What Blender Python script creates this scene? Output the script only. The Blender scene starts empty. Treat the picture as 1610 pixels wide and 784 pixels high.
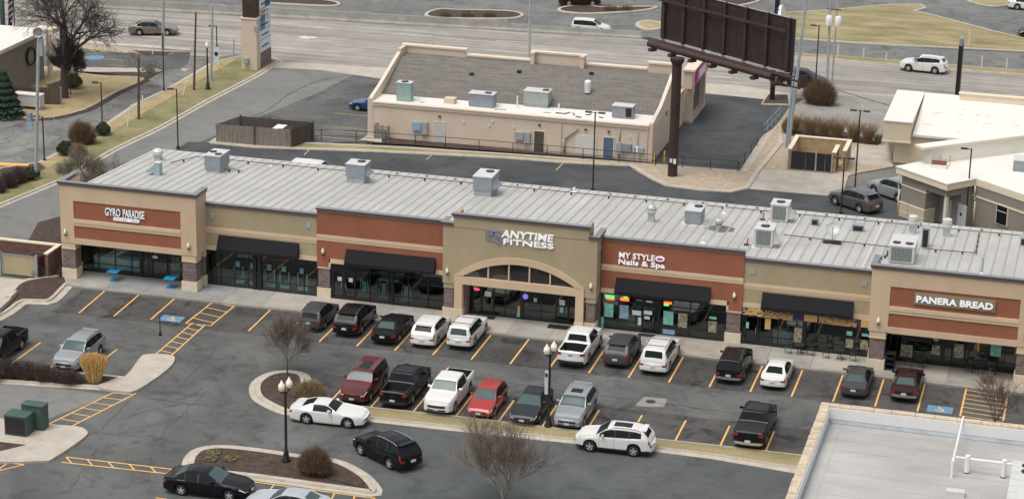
import bpy, bmesh, math, random
from mathutils import Vector, Matrix, noise
C = bpy.context
R = math.radians
sc = C.scene
col = sc.collection
rnd = random.Random(7)

# ------------------------------------------------------------------ camera
CAM = (39.7558, -140.5986, 55.9932); YAW, PIT, ROL, FPX = -0.257601, 0.31775, 0.020938, 3608.53
PW, PH = 1610, 784
cy, sy, cp, sp = math.cos(YAW), math.sin(YAW), math.cos(PIT), math.sin(PIT)
fw = Vector((sy*cp, cy*cp, -sp)); rt = Vector((cy, -sy, 0)); up = rt.cross(fw)
cr, sr = math.cos(ROL), math.sin(ROL)
rx, ux = rt*cr+up*sr, rt*-sr+up*cr
cam = bpy.data.cameras.new('camera'); co = bpy.data.objects.new('camera', cam); col.objects.link(co)
co.matrix_world = Matrix(((rx.x, ux.x, -fw.x, CAM[0]), (rx.y, ux.y, -fw.y, CAM[1]), (rx.z, ux.z, -fw.z, CAM[2]), (0, 0, 0, 1)))
cam.sensor_width = 36; cam.lens = FPX/PW*36; cam.clip_start = 1; cam.clip_end = 3000
sc.camera = co

# ------------------------------------------------------------------ light: flat overcast day
w = bpy.data.worlds.new("World"); sc.world = w; w.use_nodes = True
nt = w.node_tree; bg = nt.nodes['Background']
sky = nt.nodes.new('ShaderNodeTexSky'); sky.sky_type = 'NISHITA'; sky.sun_disc = False
SUN_EL, SUN_AZ = R(68), R(215)
sky.sun_elevation = SUN_EL; sky.sun_rotation = SUN_AZ; sky.air_density = 1.0; sky.dust_density = 4.0; sky.altitude = 200
hs = nt.nodes.new('ShaderNodeHueSaturation'); hs.inputs['Saturation'].default_value = 0.28
nt.links.new(sky.outputs[0], hs.inputs['Color']); nt.links.new(hs.outputs[0], bg.inputs[0]); bg.inputs[1].default_value = 0.115
sl = bpy.data.lights.new('sun', 'SUN'); sl.energy = 1.05; sl.angle = R(34); sl.color = (1, .955, .89)
so = bpy.data.objects.new('sun', sl); col.objects.link(so)
sd = Vector((math.sin(SUN_AZ)*math.cos(SUN_EL), math.cos(SUN_AZ)*math.cos(SUN_EL), math.sin(SUN_EL)))
so.rotation_euler = sd.to_track_quat('Z', 'Y').to_euler()
vs = sc.view_settings; vs.view_transform = 'Standard'; vs.look = 'None'; vs.gamma = 1; vs.use_curve_mapping = False
vs.exposure = 0.70

# ------------------------------------------------------------------ placing
def ray(px, py): return rx*((px-PW/2)/FPX) + ux*(-(py-PH/2)/FPX) + fw
CV = Vector(CAM)
def gp(px, py, z=0.0):
    d = ray(px, py); return CV + d*((z-CAM[2])/d.z)
def g2(px, py, z=0.0):
    p = gp(px, py, z); return (p.x, p.y)
RZ, RS, RY = 6.24, .0617, 8.7
def roofz(y): return RZ - RS*(y-RY)

# ------------------------------------------------------------------ materials
MATS = {}
def srgb(h):
    h = h.lstrip('#'); f = lambda c: c/12.92 if c <= .04045 else ((c+.055)/1.055)**2.4
    return tuple(f(int(h[i:i+2], 16)/255) for i in (0, 2, 4))
def lin(c): return srgb(c) if isinstance(c, str) else tuple(c)
def mat(name, c, rough=.8, var=.12, scale=3.0, bump=0.0, bscale=40.0, metal=0.0, spec=.5, c2=None, emit=None, es=0, coat=0.0, stretch=(1, 1, 1), fine=0.0):
    if name in MATS: return MATS[name]
    c = lin(c); m = bpy.data.materials.new(name); m.use_nodes = True; t = m.node_tree; b = t.nodes['Principled BSDF']
    b.inputs['Roughness'].default_value = rough; b.inputs['Metallic'].default_value = metal
    b.inputs['Specular IOR Level'].default_value = spec; b.inputs['Coat Weight'].default_value = coat
    b.inputs['Coat Roughness'].default_value = .05
    tc = t.nodes.new('ShaderNodeTexCoord'); mp = t.nodes.new('ShaderNodeMapping'); mp.inputs['Scale'].default_value = stretch
    t.links.new(tc.outputs['Object'], mp.inputs[0])
    n = t.nodes.new('ShaderNodeTexNoise'); n.inputs['Scale'].default_value = scale; n.inputs['Detail'].default_value = 8; n.inputs['Roughness'].default_value = .62
    t.links.new(mp.outputs[0], n.inputs['Vector'])
    r = t.nodes.new('ShaderNodeValToRGB'); r.color_ramp.elements[0].position = .32; r.color_ramp.elements[1].position = .68
    a = tuple(max(0, x*(1-var)) for x in c) if c2 is None else c
    d = tuple(min(1, x*(1+var)) for x in c) if c2 is None else lin(c2)
    r.color_ramp.elements[0].color = (*a, 1); r.color_ramp.elements[1].color = (*d, 1)
    t.links.new(n.outputs[0], r.inputs[0])
    out = r.outputs[0]
    if fine:
        n2 = t.nodes.new('ShaderNodeTexNoise'); n2.inputs['Scale'].default_value = 9; n2.inputs['Detail'].default_value = 6
        t.links.new(tc.outputs['Object'], n2.inputs['Vector'])
        mr = t.nodes.new('ShaderNodeMapRange'); mr.inputs[1].default_value = .3; mr.inputs[2].default_value = .7
        mr.inputs[3].default_value = 1-fine; mr.inputs[4].default_value = 1+fine; t.links.new(n2.outputs[0], mr.inputs[0])
        mx = t.nodes.new('ShaderNodeVectorMath'); mx.operation = 'SCALE'; t.links.new(out, mx.inputs[0]); t.links.new(mr.outputs[0], mx.inputs['Scale']); out = mx.outputs[0]
    t.links.new(out, b.inputs['Base Color'])
    if bump:
        n3 = t.nodes.new('ShaderNodeTexNoise'); n3.inputs['Scale'].default_value = bscale; n3.inputs['Detail'].default_value = 5
        bp = t.nodes.new('ShaderNodeBump'); bp.inputs['Strength'].default_value = bump; bp.inputs['Distance'].default_value = .03
        t.links.new(tc.outputs['Object'], n3.inputs['Vector']); t.links.new(n3.outputs[0], bp.inputs['Height']); t.links.new(bp.outputs[0], b.inputs['Normal'])
    if emit: b.inputs['Emission Color'].default_value = (*lin(emit), 1); b.inputs['Emission Strength'].default_value = es
    MATS[name] = m; return m

def asphalt(name, dark, light, crack=.5, stain=.35, cs=.16, rough=.86):
    """worn asphalt: big blotches, tyre-dark patches, sealed cracks, grit"""
    m = bpy.data.materials.new(name); m.use_nodes = True; t = m.node_tree; b = t.nodes['Principled BSDF']; N = t.nodes.new; L = t.links.new
    b.inputs['Roughness'].default_value = rough; b.inputs['Specular IOR Level'].default_value = .3
    tc = N('ShaderNodeTexCoord')
    def noi(s, d=6, r=.6, dist=0, off=0, st=(1, 1, 1)):
        mp = N('ShaderNodeMapping'); mp.inputs['Location'].default_value = (off, off*.7, 0); mp.inputs['Scale'].default_value = st; L(tc.outputs['Object'], mp.inputs[0])
        n = N('ShaderNodeTexNoise'); n.inputs['Scale'].default_value = s; n.inputs['Detail'].default_value = d; n.inputs['Roughness'].default_value = r; n.inputs['Distortion'].default_value = dist
        L(mp.outputs[0], n.inputs['Vector']); return n.outputs[0]
    def rng(x, a, bb, c, d):
        r = N('ShaderNodeMapRange'); r.inputs[1].default_value = a; r.inputs[2].default_value = bb; r.inputs[3].default_value = c; r.inputs[4].default_value = d; L(x, r.inputs[0]); return r.outputs[0]
    def mul(x, y):
        r = N('ShaderNodeMath'); r.operation = 'MULTIPLY'; L(x, r.inputs[0]); L(y, r.inputs[1]); return r.outputs[0]
    ramp = N('ShaderNodeValToRGB'); ramp.color_ramp.elements[0].position = .3; ramp.color_ramp.elements[1].position = .7
    ramp.color_ramp.elements[0].color = (*lin(dark), 1); ramp.color_ramp.elements[1].color = (*lin(light), 1)
    L(noi(.16, 7, .62, .6), ramp.inputs[0])
    f = rng(noi(.55, 9, .72, .8, 11), .5, .64, 1, 1-stain)
    f = mul(f, rng(noi(1.7, 6, .7, .2, 31, (.35, 1, 1)), .3, .7, .93, 1.07))
    f = mul(f, rng(noi(14, 5, .8, 0, 5), .3, .7, .86, 1.14))
    f = mul(f, rng(noi(70, 2, .8, 0, 7), .3, .7, .9, 1.1))
    # cracks
    dn = N('ShaderNodeTexNoise'); dn.inputs['Scale'].default_value = .5; dn.inputs['Detail'].default_value = 6; L(tc.outputs['Object'], dn.inputs['Vector'])
    vm = N('ShaderNodeVectorMath'); vm.operation = 'MULTIPLY_ADD'; vm.inputs[1].default_value = (3.2, 3.2, 0); L(dn.outputs['Color'], vm.inputs[0]); L(tc.outputs['Object'], vm.inputs[2])
    vo = N('ShaderNodeTexVoronoi'); vo.feature = 'DISTANCE_TO_EDGE'; vo.inputs['Scale'].default_value = cs; L(vm.outputs[0], vo.inputs['Vector'])
    ck = rng(vo.outputs['Distance'], .002, .011, 1-crack, 1); gate = rng(noi(.09, 3, .5, 0, 61), .42, .56, 0, 1)
    mxx = N('ShaderNodeMix'); mxx.data_type = 'FLOAT'; mxx.inputs[2].default_value = 1; L(gate, mxx.inputs[0]); L(ck, mxx.inputs[3]); f = mul(f, mxx.outputs[0])
    sc_ = N('ShaderNodeVectorMath'); sc_.operation = 'SCALE'; L(ramp.outputs[0], sc_.inputs[0]); L(f, sc_.inputs['Scale']); L(sc_.outputs[0], b.inputs['Base Color'])
    bp = N('ShaderNodeBump'); bp.inputs['Strength'].default_value = .25; bp.inputs['Distance'].default_value = .02; L(noi(45, 4), bp.inputs['Height']); L(bp.outputs[0], b.inputs['Normal'])
    MATS[name] = m; return m

def brickmat(name, c1, c2, mortar, w=.4, h=.2, rough=.85):
    m = bpy.data.materials.new(name); m.use_nodes = True; t = m.node_tree; b = t.nodes['Principled BSDF']; b.inputs['Roughness'].default_value = rough
    tc = t.nodes.new('ShaderNodeTexCoord'); sx = t.nodes.new('ShaderNodeSeparateXYZ'); cb = t.nodes.new('ShaderNodeCombineXYZ'); ad = t.nodes.new('ShaderNodeMath')
    t.links.new(tc.outputs['Object'], sx.inputs[0]); t.links.new(sx.outputs[0], ad.inputs[0]); t.links.new(sx.outputs[1], ad.inputs[1])
    t.links.new(ad.outputs[0], cb.inputs[0]); t.links.new(sx.outputs[2], cb.inputs[1])
    br = t.nodes.new('ShaderNodeTexBrick'); t.links.new(cb.outputs[0], br.inputs['Vector']); br.inputs['Scale'].default_value = 1
    br.inputs['Brick Width'].default_value = w; br.inputs['Row Height'].default_value = h; br.inputs['Mortar Size'].default_value = .012
    br.inputs['Color1'].default_value = (*lin(c1), 1); br.inputs['Color2'].default_value = (*lin(c2), 1); br.inputs['Mortar'].default_value = (*lin(mortar), 1)
    t.links.new(br.outputs[0], b.inputs['Base Color']); MATS[name] = m; return m

def glassmat(name, tint, alpha, rough=.03):
    m = bpy.data.materials.new(name); m.use_nodes = True; t = m.node_tree; t.nodes.remove(t.nodes['Principled BSDF']); out = t.nodes['Material Output']
    tr = t.nodes.new('ShaderNodeBsdfTransparent'); tr.inputs[0].default_value = (*tint, 1)
    gl = t.nodes.new('ShaderNodeBsdfGlossy'); gl.inputs['Roughness'].default_value = rough; gl.inputs[0].default_value = (.8, .9, .9, 1)
    fr = t.nodes.new('ShaderNodeFresnel'); fr.inputs[0].default_value = 1.5; ad = t.nodes.new('ShaderNodeMath'); ad.operation = 'ADD'; ad.inputs[1].default_value = alpha
    t.links.new(fr.outputs[0], ad.inputs[0]); mx = t.nodes.new('ShaderNodeMixShader'); t.links.new(ad.outputs[0], mx.inputs[0]); t.links.new(tr.outputs[0], mx.inputs[1]); t.links.new(gl.outputs[0], mx.inputs[2])
    t.links.new(mx.outputs[0], out.inputs[0]); MATS[name] = m; return m

M = MATS
asphalt('asphalt_front', (.070, .071, .068), (.138, .139, .132), crack=.2, stain=.36)
asphalt('asphalt_lower', (.066, .072, .072), (.105, .112, .11), crack=.15, stain=.25)
asphalt('asphalt_stalls', (.042, .040, .039), (.105, .101, .095), crack=.15, stain=.62, cs=.25)
asphalt('asphalt_rear', (.042, .046, .048), (.088, .092, .092), crack=.15, stain=.3)
asphalt('asphalt_side', (.150, .148, .138), (.205, .20, .186), crack=.15, stain=.15)
asphalt('asphalt_lane', (.095, .097, .094), (.24, .235, .215), crack=.4, stain=.45)
asphalt('asphalt_far', (.115, .118, .114), (.20, .20, .19), crack=.2, stain=.35)
asphalt('asphalt_old', (.215, .20, .18), (.30, .285, .255), crack=.3, stain=.2)
# highway: concrete lanes with streaks along the travel direction
def highway():
    m = bpy.data.materials.new('highway_concrete'); m.use_nodes = True; t = m.node_tree; b = t.nodes['Principled BSDF']; N = t.nodes.new; L = t.links.new
    b.inputs['Roughness'].default_value = .85; tc = N('ShaderNodeTexCoord')
    mp = N('ShaderNodeMapping'); mp.inputs['Scale'].default_value = (.035, 1.1, 1); L(tc.outputs['Object'], mp.inputs[0])
    n = N('ShaderNodeTexNoise'); n.inputs['Scale'].default_value = .9; n.inputs['Detail'].default_value = 8; n.inputs['Roughness'].default_value = .6; L(mp.outputs[0], n.inputs[0])
    r = N('ShaderNodeValToRGB'); e = r.color_ramp.elements; e[0].position = .33; e[0].color = (.17, .16, .145, 1); e[1].position = .66; e[1].color = (.38, .345, .30, 1); L(n.outputs[0], r.inputs[0])
    n2 = N('ShaderNodeTexNoise'); n2.inputs['Scale'].default_value = .4; n2.inputs['Detail'].default_value = 9; L(tc.outputs['Object'], n2.inputs[0])
    mr = N('ShaderNodeMapRange'); mr.inputs[1].default_value = .3; mr.inputs[2].default_value = .7; mr.inputs[3].default_value = .86; mr.inputs[4].default_value = 1.12; L(n2.outputs[0], mr.inputs[0])
    s = N('ShaderNodeVectorMath'); s.operation = 'SCALE'; L(r.outputs[0], s.inputs[0]); L(mr.outputs[0], s.inputs['Scale']); L(s.outputs[0], b.inputs['Base Color']); MATS['highway'] = m
highway()
mat('concrete', (.42, .375, .315), .85, .14, .7, .15, 60, fine=.1)
mat('concrete_walk', (.30, .285, .25), .85, .2, .45, .12, 50, fine=.1)
mat('walk_a', (.33, .29, .24), .85, .18, .5, fine=.1); mat('walk_b', (.27, .255, .225), .85, .2, .6, fine=.1); mat('walk_c', (.36, .325, .28), .85, .15, .5, fine=.1); mat('walk_grey', (.24, .245, .235), .85, .2, .5, fine=.1)
mat('kerb_concrete', (.43, .38, .31), .85, .16, 1.3, fine=.12)
mat('barrier_concrete', (.30, .29, .26), .85, .18, .8, fine=.1)
mat('mulch', (.030, .020, .015), .95, c2=(.085, .055, .04), scale=2.2, bump=.8, bscale=9, fine=.45)
mat('grass_dry', (.36, .285, .16), .95, c2=(.15, .145, .055), scale=.3, stretch=(.55, 1.3, 1), bump=.5, bscale=14, fine=.28)
mat('grass_lawn', (.42, .32, .175), .95, c2=(.27, .215, .105), scale=.5, bump=.4, bscale=12, fine=.22)
mat('grass_green', (.12, .13, .05), .95, c2=(.29, .24, .12), scale=.32, bump=.5, bscale=12, fine=.28)
mat('gravel', (.37, .30, .215), .95, .22, 2.5, .5, 20, fine=.25)
mat('ground_base', (.16, .15, .13), .95, .25, .2, fine=.2)
mat('paint_yellow', (.84, .47, .13), .7, c2=(.60, .36, .13), scale=3.5, fine=.25)
mat('paint_faded', (.42, .34, .16), .8, .25, 2, fine=.25)
mat('paint_white', (.60, .58, .53), .8, .2, 2)
mat('paint_blue', (.12, .24, .36), .7, .25, 3)
mat('stucco_cream', (.565, .42, .28), .9, .075, .55, .12, 30, stretch=(1, 1, .45), fine=.04)
mat('stucco_cream_trim', (.62, .47, .31), .9, .04, 1, .08, 30)
mat('stucco_tan', (.375, .305, .19), .9, .08, .55, .12, 30, stretch=(1, 1, .45), fine=.04)
mat('stucco_red', (.285, .102, .056), .9, .1, .55, .12, 30, stretch=(1, 1, .45), fine=.04)
mat('cornice_dark', (.05, .035, .036), .5, .1)
mat('cornice_taupe', (.205, .155, .13), .7, .08)
mat('cap_grey', (.24, .25, .255), .45, .12, 2, metal=.3)
mat('stone_base', (.64, .54, .40), .85, .06, 1.5)
brickmat('brick_brown', (.125, .085, .08), (.20, .145, .135), (.27, .22, .20), .42, .21)
brickmat('brick_red', (.13, .06, .05), (.19, .085, .07), (.20, .14, .12), .42, .21)
brickmat('stone_ochre', (.36, .25, .13), (.46, .34, .19), (.22, .16, .1), .5, .2)
brickmat('stone_block', (.52, .42, .30), (.66, .56, .43), (.34, .27, .2), .55, .2)
mat('awning_black', (.0045, .0045, .0065), .9, .2, 4)
mat('frame_black', (.012, .011, .011), .4, .2)
mat('frame_bronze', (.03, .024, .02), .4, .2)
mat('metal_grey', (.34, .36, .37), .5, .08, 2, metal=.2)
mat('metal_bluegrey', (.25, .275, .30), .55, .1, 2, metal=.2)
mat('metal_light', (.56, .555, .53), .5, .08, 2, metal=.1)
mat('metal_green', (.25, .36, .33), .5, .1, 2)
mat('metal_greygreen', (.30, .34, .32), .5, .1, 2)
mat('metal_teal', (.29, .38, .41), .5, .1, 2)
mat('galvanised', (.42, .44, .44), .45, .15, 1.5, metal=.3)
mat('fan_black', (.012, .012, .012), .7)
mat('fin_grey', (.13, .155, .15), .6, .25, 3, stretch=(8, 8, .3))
mat('sealant_white', (.66, .63, .57), .7, .15, 2)
mat('pipe_brown', (.11, .055, .04), .7, .2)
mat('white_roof', (.70, .675, .615), .6, .05, .5, fine=.03)
mat('white_wall', (.70, .665, .58), .7, .04, 1)
mat('membrane_light', (.66, .66, .64), .6, .05, .6)
mat('cream_wall', (.62, .52, .37), .85, .04, 1)
mat('cream_trim', (.70, .60, .45), .85, .04, 1)
mat('taupe_wall', (.245, .215, .175), .85, .06, 1, .1, 30)
mat('tan_wall', (.58, .475, .375), .9, .05, .6, .1, 20)
mat('tan_trim', (.66, .555, .45), .85, .05, 1)
mat('door_white', (.62, .58, .54), .6, .04)
mat('door_grey', (.46, .47, .45), .6, .04)
mat('door_dark', (.07, .062, .055), .6, .05)
mat('door_blue', (.085, .125, .20), .6, .05)
mat('box_blue', (.25, .35, .44), .5, .1)
mat('steel_brown', (.043, .022, .018), .7, .3, 1.2, fine=.15)
mat('steel_brown_panel', (.028, .016, .014), .75, .3, 1.0)
mat('post_black', (.009, .009, .010), .45)
mat('post_wood', (.10, .065, .045), .9, .25, 2, stretch=(4, 4, .4))
mat('wood_fence', (.23, .20, .165), .9, .25, 1.6, stretch=(5, 5, .3), fine=.2)
mat('wood_fence_dark', (.085, .066, .055), .9, .25, 1.6, stretch=(5, 5, .3))
mat('globe', (.82, .74, .58), .4, .03)
mat('white_plastic', (.72, .72, .70), .5, .05)
mat('bark', (.085, .062, .052), .95, .25, 6)
mat('bark_dark', (.068, .052, .045), .95, .25, 6)
mat('twig_bg', (.17, .135, .11), .95, .3, 6)
mat('twig_red', (.15, .105, .08), .95, .3, 6)
mat('twig_brown', (.15, .095, .055), .95, .3, 6)
mat('twig_tan', (.24, .165, .09), .95, .3, 6)
mat('twig_grey', (.19, .165, .125), .95, .3, 6)
mat('grass_straw', (.66, .44, .175), .9, .25, 5)
mat('leaf_dark', (.028, .042, .018), .8, .35, 6)
mat('leaf_olive', (.06, .058, .022), .85, .35, 6)
mat('needle', (.028, .055, .035), .85, .35, 6)
mat('rubber', (.012, .012, .012), .85)
mat('rim_silver', (.52, .53, .54), .3, .03, metal=.3)
mat('rim_dark', (.03, .03, .03), .5)
mat('trim_black', (.014, .014, .014), .6)
mat('chrome', (.65, .66, .68), .2, .02, metal=.9)
mat('tail_red', (.30, .012, .012), .25, .05, coat=.6)
mat('head_lens', (.62, .64, .66), .15, .03, coat=.6)
mat('plate', (.5, .55, .6), .6, .2, 30)
mat('car_glass', (.012, .015, .016), .12, .02, spec=.12)
mat('car_glass_teal', (.06, .092, .092), .12, .02, spec=.3)
mat('neon_red', (.4, .02, .05), emit=(1, .04, .09), es=2.2)
mat('neon_orange', (.5, .08, .02), emit=(1, .13, .02), es=1.6)
mat('neon_green', (.05, .4, .1), emit=(.08, .85, .2), es=1.0)
mat('neon_violet', (.2, .1, .5), emit=(.25, .18, .7), es=.5)
mat('letter_white', (.85, .85, .87), .4, .02, emit=(.95, .97, 1), es=.12)
mat('poster_mint', (.20, .50, .40), .7, .35, 3)
mat('poster_blue', (.22, .32, .42), .7, .35, 4)
mat('poster_tan', (.26, .24, .16), .7, .8, 4)
mat('poster_white', (.55, .62, .60), .7, .2, 4)
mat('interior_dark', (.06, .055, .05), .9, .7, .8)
mat('interior_floor', (.06, .055, .048), .9, .3, 1)
mat('machine_teal', (.50, .80, .77), .5, .1)
mat('table_blue', (.015, .25, .52), .45, .05)
mat('yellow_steel', (.60, .40, .04), .6, .1)
mat('cabinet_green', (.048, .085, .068), .6, .15, 2)
mat('rust', (.16, .06, .03), .9, .3, 2)
mat('purple', (.045, .03, .085), .7, .2)
mat('ochre', (.60, .38, .13), .7, .1)
mat('hay_graphic', (.50, .36, .20), .8, .55, 9, stretch=(1, 1, 2.5))
mat('mat_black', (.012, .012, .013), .95)
mat('pink', (.55, .05, .25), .5, .1, 3)
glassmat('store_glass', (.56, .66, .66), .06)
mat('arch_glass', (.03, .028, .026), .04, .05, spec=.9)

def roofmetal():
    m = bpy.data.materials.new('roof_metal'); m.use_nodes = True; t = m.node_tree; b = t.nodes['Principled BSDF']; N = t.nodes.new; L = t.links.new
    b.inputs['Roughness'].default_value = .5; b.inputs['Metallic'].default_value = .15; tc = N('ShaderNodeTexCoord')
    mp = N('ShaderNodeMapping'); mp.inputs['Scale'].default_value = (1.32, .12, 1); L(tc.outputs['Object'], mp.inputs[0])
    n = N('ShaderNodeTexNoise'); n.inputs['Scale'].default_value = 1.2; n.inputs['Detail'].default_value = 6; n.inputs['Roughness'].default_value = .7; L(mp.outputs[0], n.inputs[0])
    r = N('ShaderNodeValToRGB'); e = r.color_ramp.elements; e[0].position = .3; e[0].color = (.42, .408, .38, 1); e[1].position = .7; e[1].color = (.525, .51, .475, 1); L(n.outputs[0], r.inputs[0])
    n2 = N('ShaderNodeTexNoise'); n2.inputs['Scale'].default_value = .25; n2.inputs['Detail'].default_value = 9; n2.inputs['Distortion'].default_value = .4; L(tc.outputs['Object'], n2.inputs[0])
    mr = N('ShaderNodeMapRange'); mr.inputs[1].default_value = .3; mr.inputs[2].default_value = .7; mr.inputs[3].default_value = .92; mr.inputs[4].default_value = 1.06; L(n2.outputs[0], mr.inputs[0])
    s = N('ShaderNodeVectorMath'); s.operation = 'SCALE'; L(r.outputs[0], s.inputs[0]); L(mr.outputs[0], s.inputs['Scale']); L(s.outputs[0], b.inputs['Base Color']); MATS['roof_metal'] = m
roofmetal()
mat('seam_metal', (.40, .39, .365), .55, .06, 1.5, metal=.1)
mat('shingle', (.15, .136, .12), .95, .22, 1.2, .5, 18, fine=.3, stretch=(.5, 2.5, 2.5))
mat('membrane_grey', (.37, .36, .34), .75, .2, .3, fine=.1, stretch=(.5, 1, 1))
mat('flashing_grey', (.27, .30, .315), .7, .25, .7)

# ------------------------------------------------------------------ mesh helpers
class MB:
    def __init__(s): s.v = []; s.f = []; s.m = []
    def add(s, vs, fs, mi=0):
        o = len(s.v); s.v += [tuple(p) for p in vs]
        for f in fs: s.f.append(tuple(i+o for i in f)); s.m.append(mi)
        return s
    def box(s, x0, x1, y0, y1, z0, z1, mi=0):
        vs = [(x0, y0, z0), (x1, y0, z0), (x1, y1, z0), (x0, y1, z0), (x0, y0, z1), (x1, y0, z1), (x1, y1, z1), (x0, y1, z1)]
        return s.add(vs, [(3, 2, 1, 0), (4, 5, 6, 7), (0, 1, 5, 4), (1, 2, 6, 5), (2, 3, 7, 6), (3, 0, 4, 7)], mi)
    def obox(s, c, u, sx, sy, z0, z1, mi=0):
        """box about c with x axis along unit dir u"""
        v = (-u[1], u[0]); P = []
        for z in (z0, z1):
            for a, b in ((-1, -1), (1, -1), (1, 1), (-1, 1)): P.append((c[0]+u[0]*a*sx/2+v[0]*b*sy/2, c[1]+u[1]*a*sx/2+v[1]*b*sy/2, z))
        return s.add(P, [(3, 2, 1, 0), (4, 5, 6, 7), (0, 1, 5, 4), (1, 2, 6, 5), (2, 3, 7, 6), (3, 0, 4, 7)], mi)
    def tube(s, a, b, r0, r1=None, n=8, mi=0, cap=True):
        r1 = r0 if r1 is None else r1; a = Vector(a); b = Vector(b); d = (b-a)
        if d.length < 1e-6: return s
        q = d.to_track_quat('Z', 'Y').to_matrix(); P = []
        for p, r in ((a, r0), (b, r1)):
            for i in range(n):
                t = 2*math.pi*i/n; P.append(p + q @ Vector((math.cos(t)*r, math.sin(t)*r, 0)))
        F = [(i, (i+1) % n, n+(i+1) % n, n+i) for i in range(n)]
        if cap: F += [tuple(range(n-1, -1, -1)), tuple(range(n, 2*n))]
        return s.add(P, F, mi)
    def lathe(s, prof, c=(0, 0, 0), n=16, mi=0, axis='Z'):
        P = []
        for r, z in prof:
            for i in range(n):
                t = 2*math.pi*i/n; x, y = r*math.cos(t), r*math.sin(t)
                P.append((c[0]+x, c[1]+y, c[2]+z) if axis == 'Z' else (c[0]+x, c[1]+z, c[2]+y))
        F = []
        for k in range(len(prof)-1):
            for i in range(n):
                j = (i+1) % n; F.append((k*n+i, k*n+j, (k+1)*n+j, (k+1)*n+i) if axis == 'Z' else (k*n+j, k*n+i, (k+1)*n+i, (k+1)*n+j))
        return s.add(P, F, mi)
    def prism(s, poly, z0, z1, mi=0):
        n = len(poly); P = [(x, y, z0) for x, y in poly]+[(x, y, z1) for x, y in poly]
        return s.add(P, [tuple(range(n-1, -1, -1)), tuple(range(n, 2*n))]+[(i, (i+1) % n, n+(i+1) % n, n+i) for i in range(n)], mi)
    def wallprism(s, poly, y0, y1, mi=0):   # polygon in xz extruded along y
        n = len(poly); P = [(x, y0, z) for x, z in poly]+[(x, y1, z) for x, z in poly]
        return s.add(P, [tuple(range(n)), tuple(range(2*n-1, n-1, -1))]+[((i+1) % n, i, n+i, n+(i+1) % n) for i in range(n)], mi)
    def build(s, name, mats, parent=None, smooth=0, local=False):
        me = bpy.data.meshes.new(name)
        o3 = Vector((0, 0, 0))
        if parent is not None and not local:
            p = parent
            while p is not None: o3 = o3 + p.location; p = p.parent
        me.from_pydata([(x-o3.x, y-o3.y, z-o3.z) for x, y, z in s.v], [], s.f)
        if isinstance(mats, str): mats = [mats]
        for m in mats: me.materials.append(M[m] if isinstance(m, str) else m)
        for p, mi in zip(me.polygons, s.m): p.material_index = mi
        bm = bmesh.new(); bm.from_mesh(me); bmesh.ops.recalc_face_normals(bm, faces=bm.faces)
        if smooth:
            for f in bm.faces: f.smooth = True
        bm.to_mesh(me); bm.free()
        if smooth: me.set_sharp_from_angle(angle=R(smooth))
        o = bpy.data.objects.new(name, me); col.objects.link(o)
        if parent is not None: o.parent = parent
        return o
def xform(mb, m4):
    mb.v = [tuple(m4 @ Vector(v)) for v in mb.v]; return mb
def tag(o, label=None, cat=None, group=None, kind=None):
    if label: o['label'] = label
    if cat: o['category'] = cat
    if group: o['group'] = group
    if kind: o['kind'] = kind
    return o
def thing(name, label, cat, loc=(0, 0, 0), rz=0, group=None):
    o = bpy.data.objects.new(name, None); col.objects.link(o); o.location = loc; o.rotation_euler = (0, 0, rz); o.empty_display_size = .3
    return tag(o, label, cat, group)
def copy_tree(o, parent=None):
    c = o.copy(); col.objects.link(c)
    if parent is not None: c.parent = parent
    for ch in [x for x in KIDS.get(o.name, [])] if False else list(o.children): copy_tree(ch, c)
    return c
def part(mb, name, mats, parent, smooth=0, local=False, label=None):
    o = mb.build(name, mats, parent, smooth, local)
    if label: o['label'] = label
    return o
def sheet(name, poly, z, m, world=False):
    pts = poly if world else [g2(*p) for p in poly]
    mb = MB(); mb.add([(x, y, z) for x, y in pts], [tuple(range(len(pts)))]); o = mb.build(name, m)
    me = o.data
    if me.polygons[0].normal.z < 0: me.flip_normals()
    bm = bmesh.new(); bm.from_mesh(me); bmesh.ops.triangulate(bm, faces=bm.faces); bm.to_mesh(me); bm.free()
    return tag(o, kind='structure')
def smooth_poly(pts, k=4):
    n = len(pts); out = []
    for i in range(n):
        p0, p1, p2, p3 = (Vector(pts[(i+j) % n]) for j in (-1, 0, 1, 2))
        for q in range(k):
            t = q/k; out.append(tuple(.5*((2*p1)+(-p0+p2)*t+(2*p0-5*p1+4*p2-p3)*t*t+(-p0+3*p1-3*p2+p3)*t**3)))
    return out
def offset(pts, d):
    n = len(pts); A = sum(pts[i][0]*pts[(i+1) % n][1]-pts[(i+1) % n][0]*pts[i][1] for i in range(n)); s = 1 if A > 0 else -1; out = []
    for i in range(n):
        a, b, c = Vector(pts[i-1]), Vector(pts[i]), Vector(pts[(i+1) % n]); e1 = (b-a).normalized(); e2 = (c-b).normalized()
        n1 = Vector((-e1.y, e1.x))*s; n2 = Vector((-e2.y, e2.x))*s; nn = (n1+n2)
        if nn.length < 1e-4: nn = n1
        nn.normalize(); k = 1/max(.5, nn.dot(n1)); out.append((b.x+nn.x*d*k, b.y+nn.y*d*k))
    return out
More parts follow.
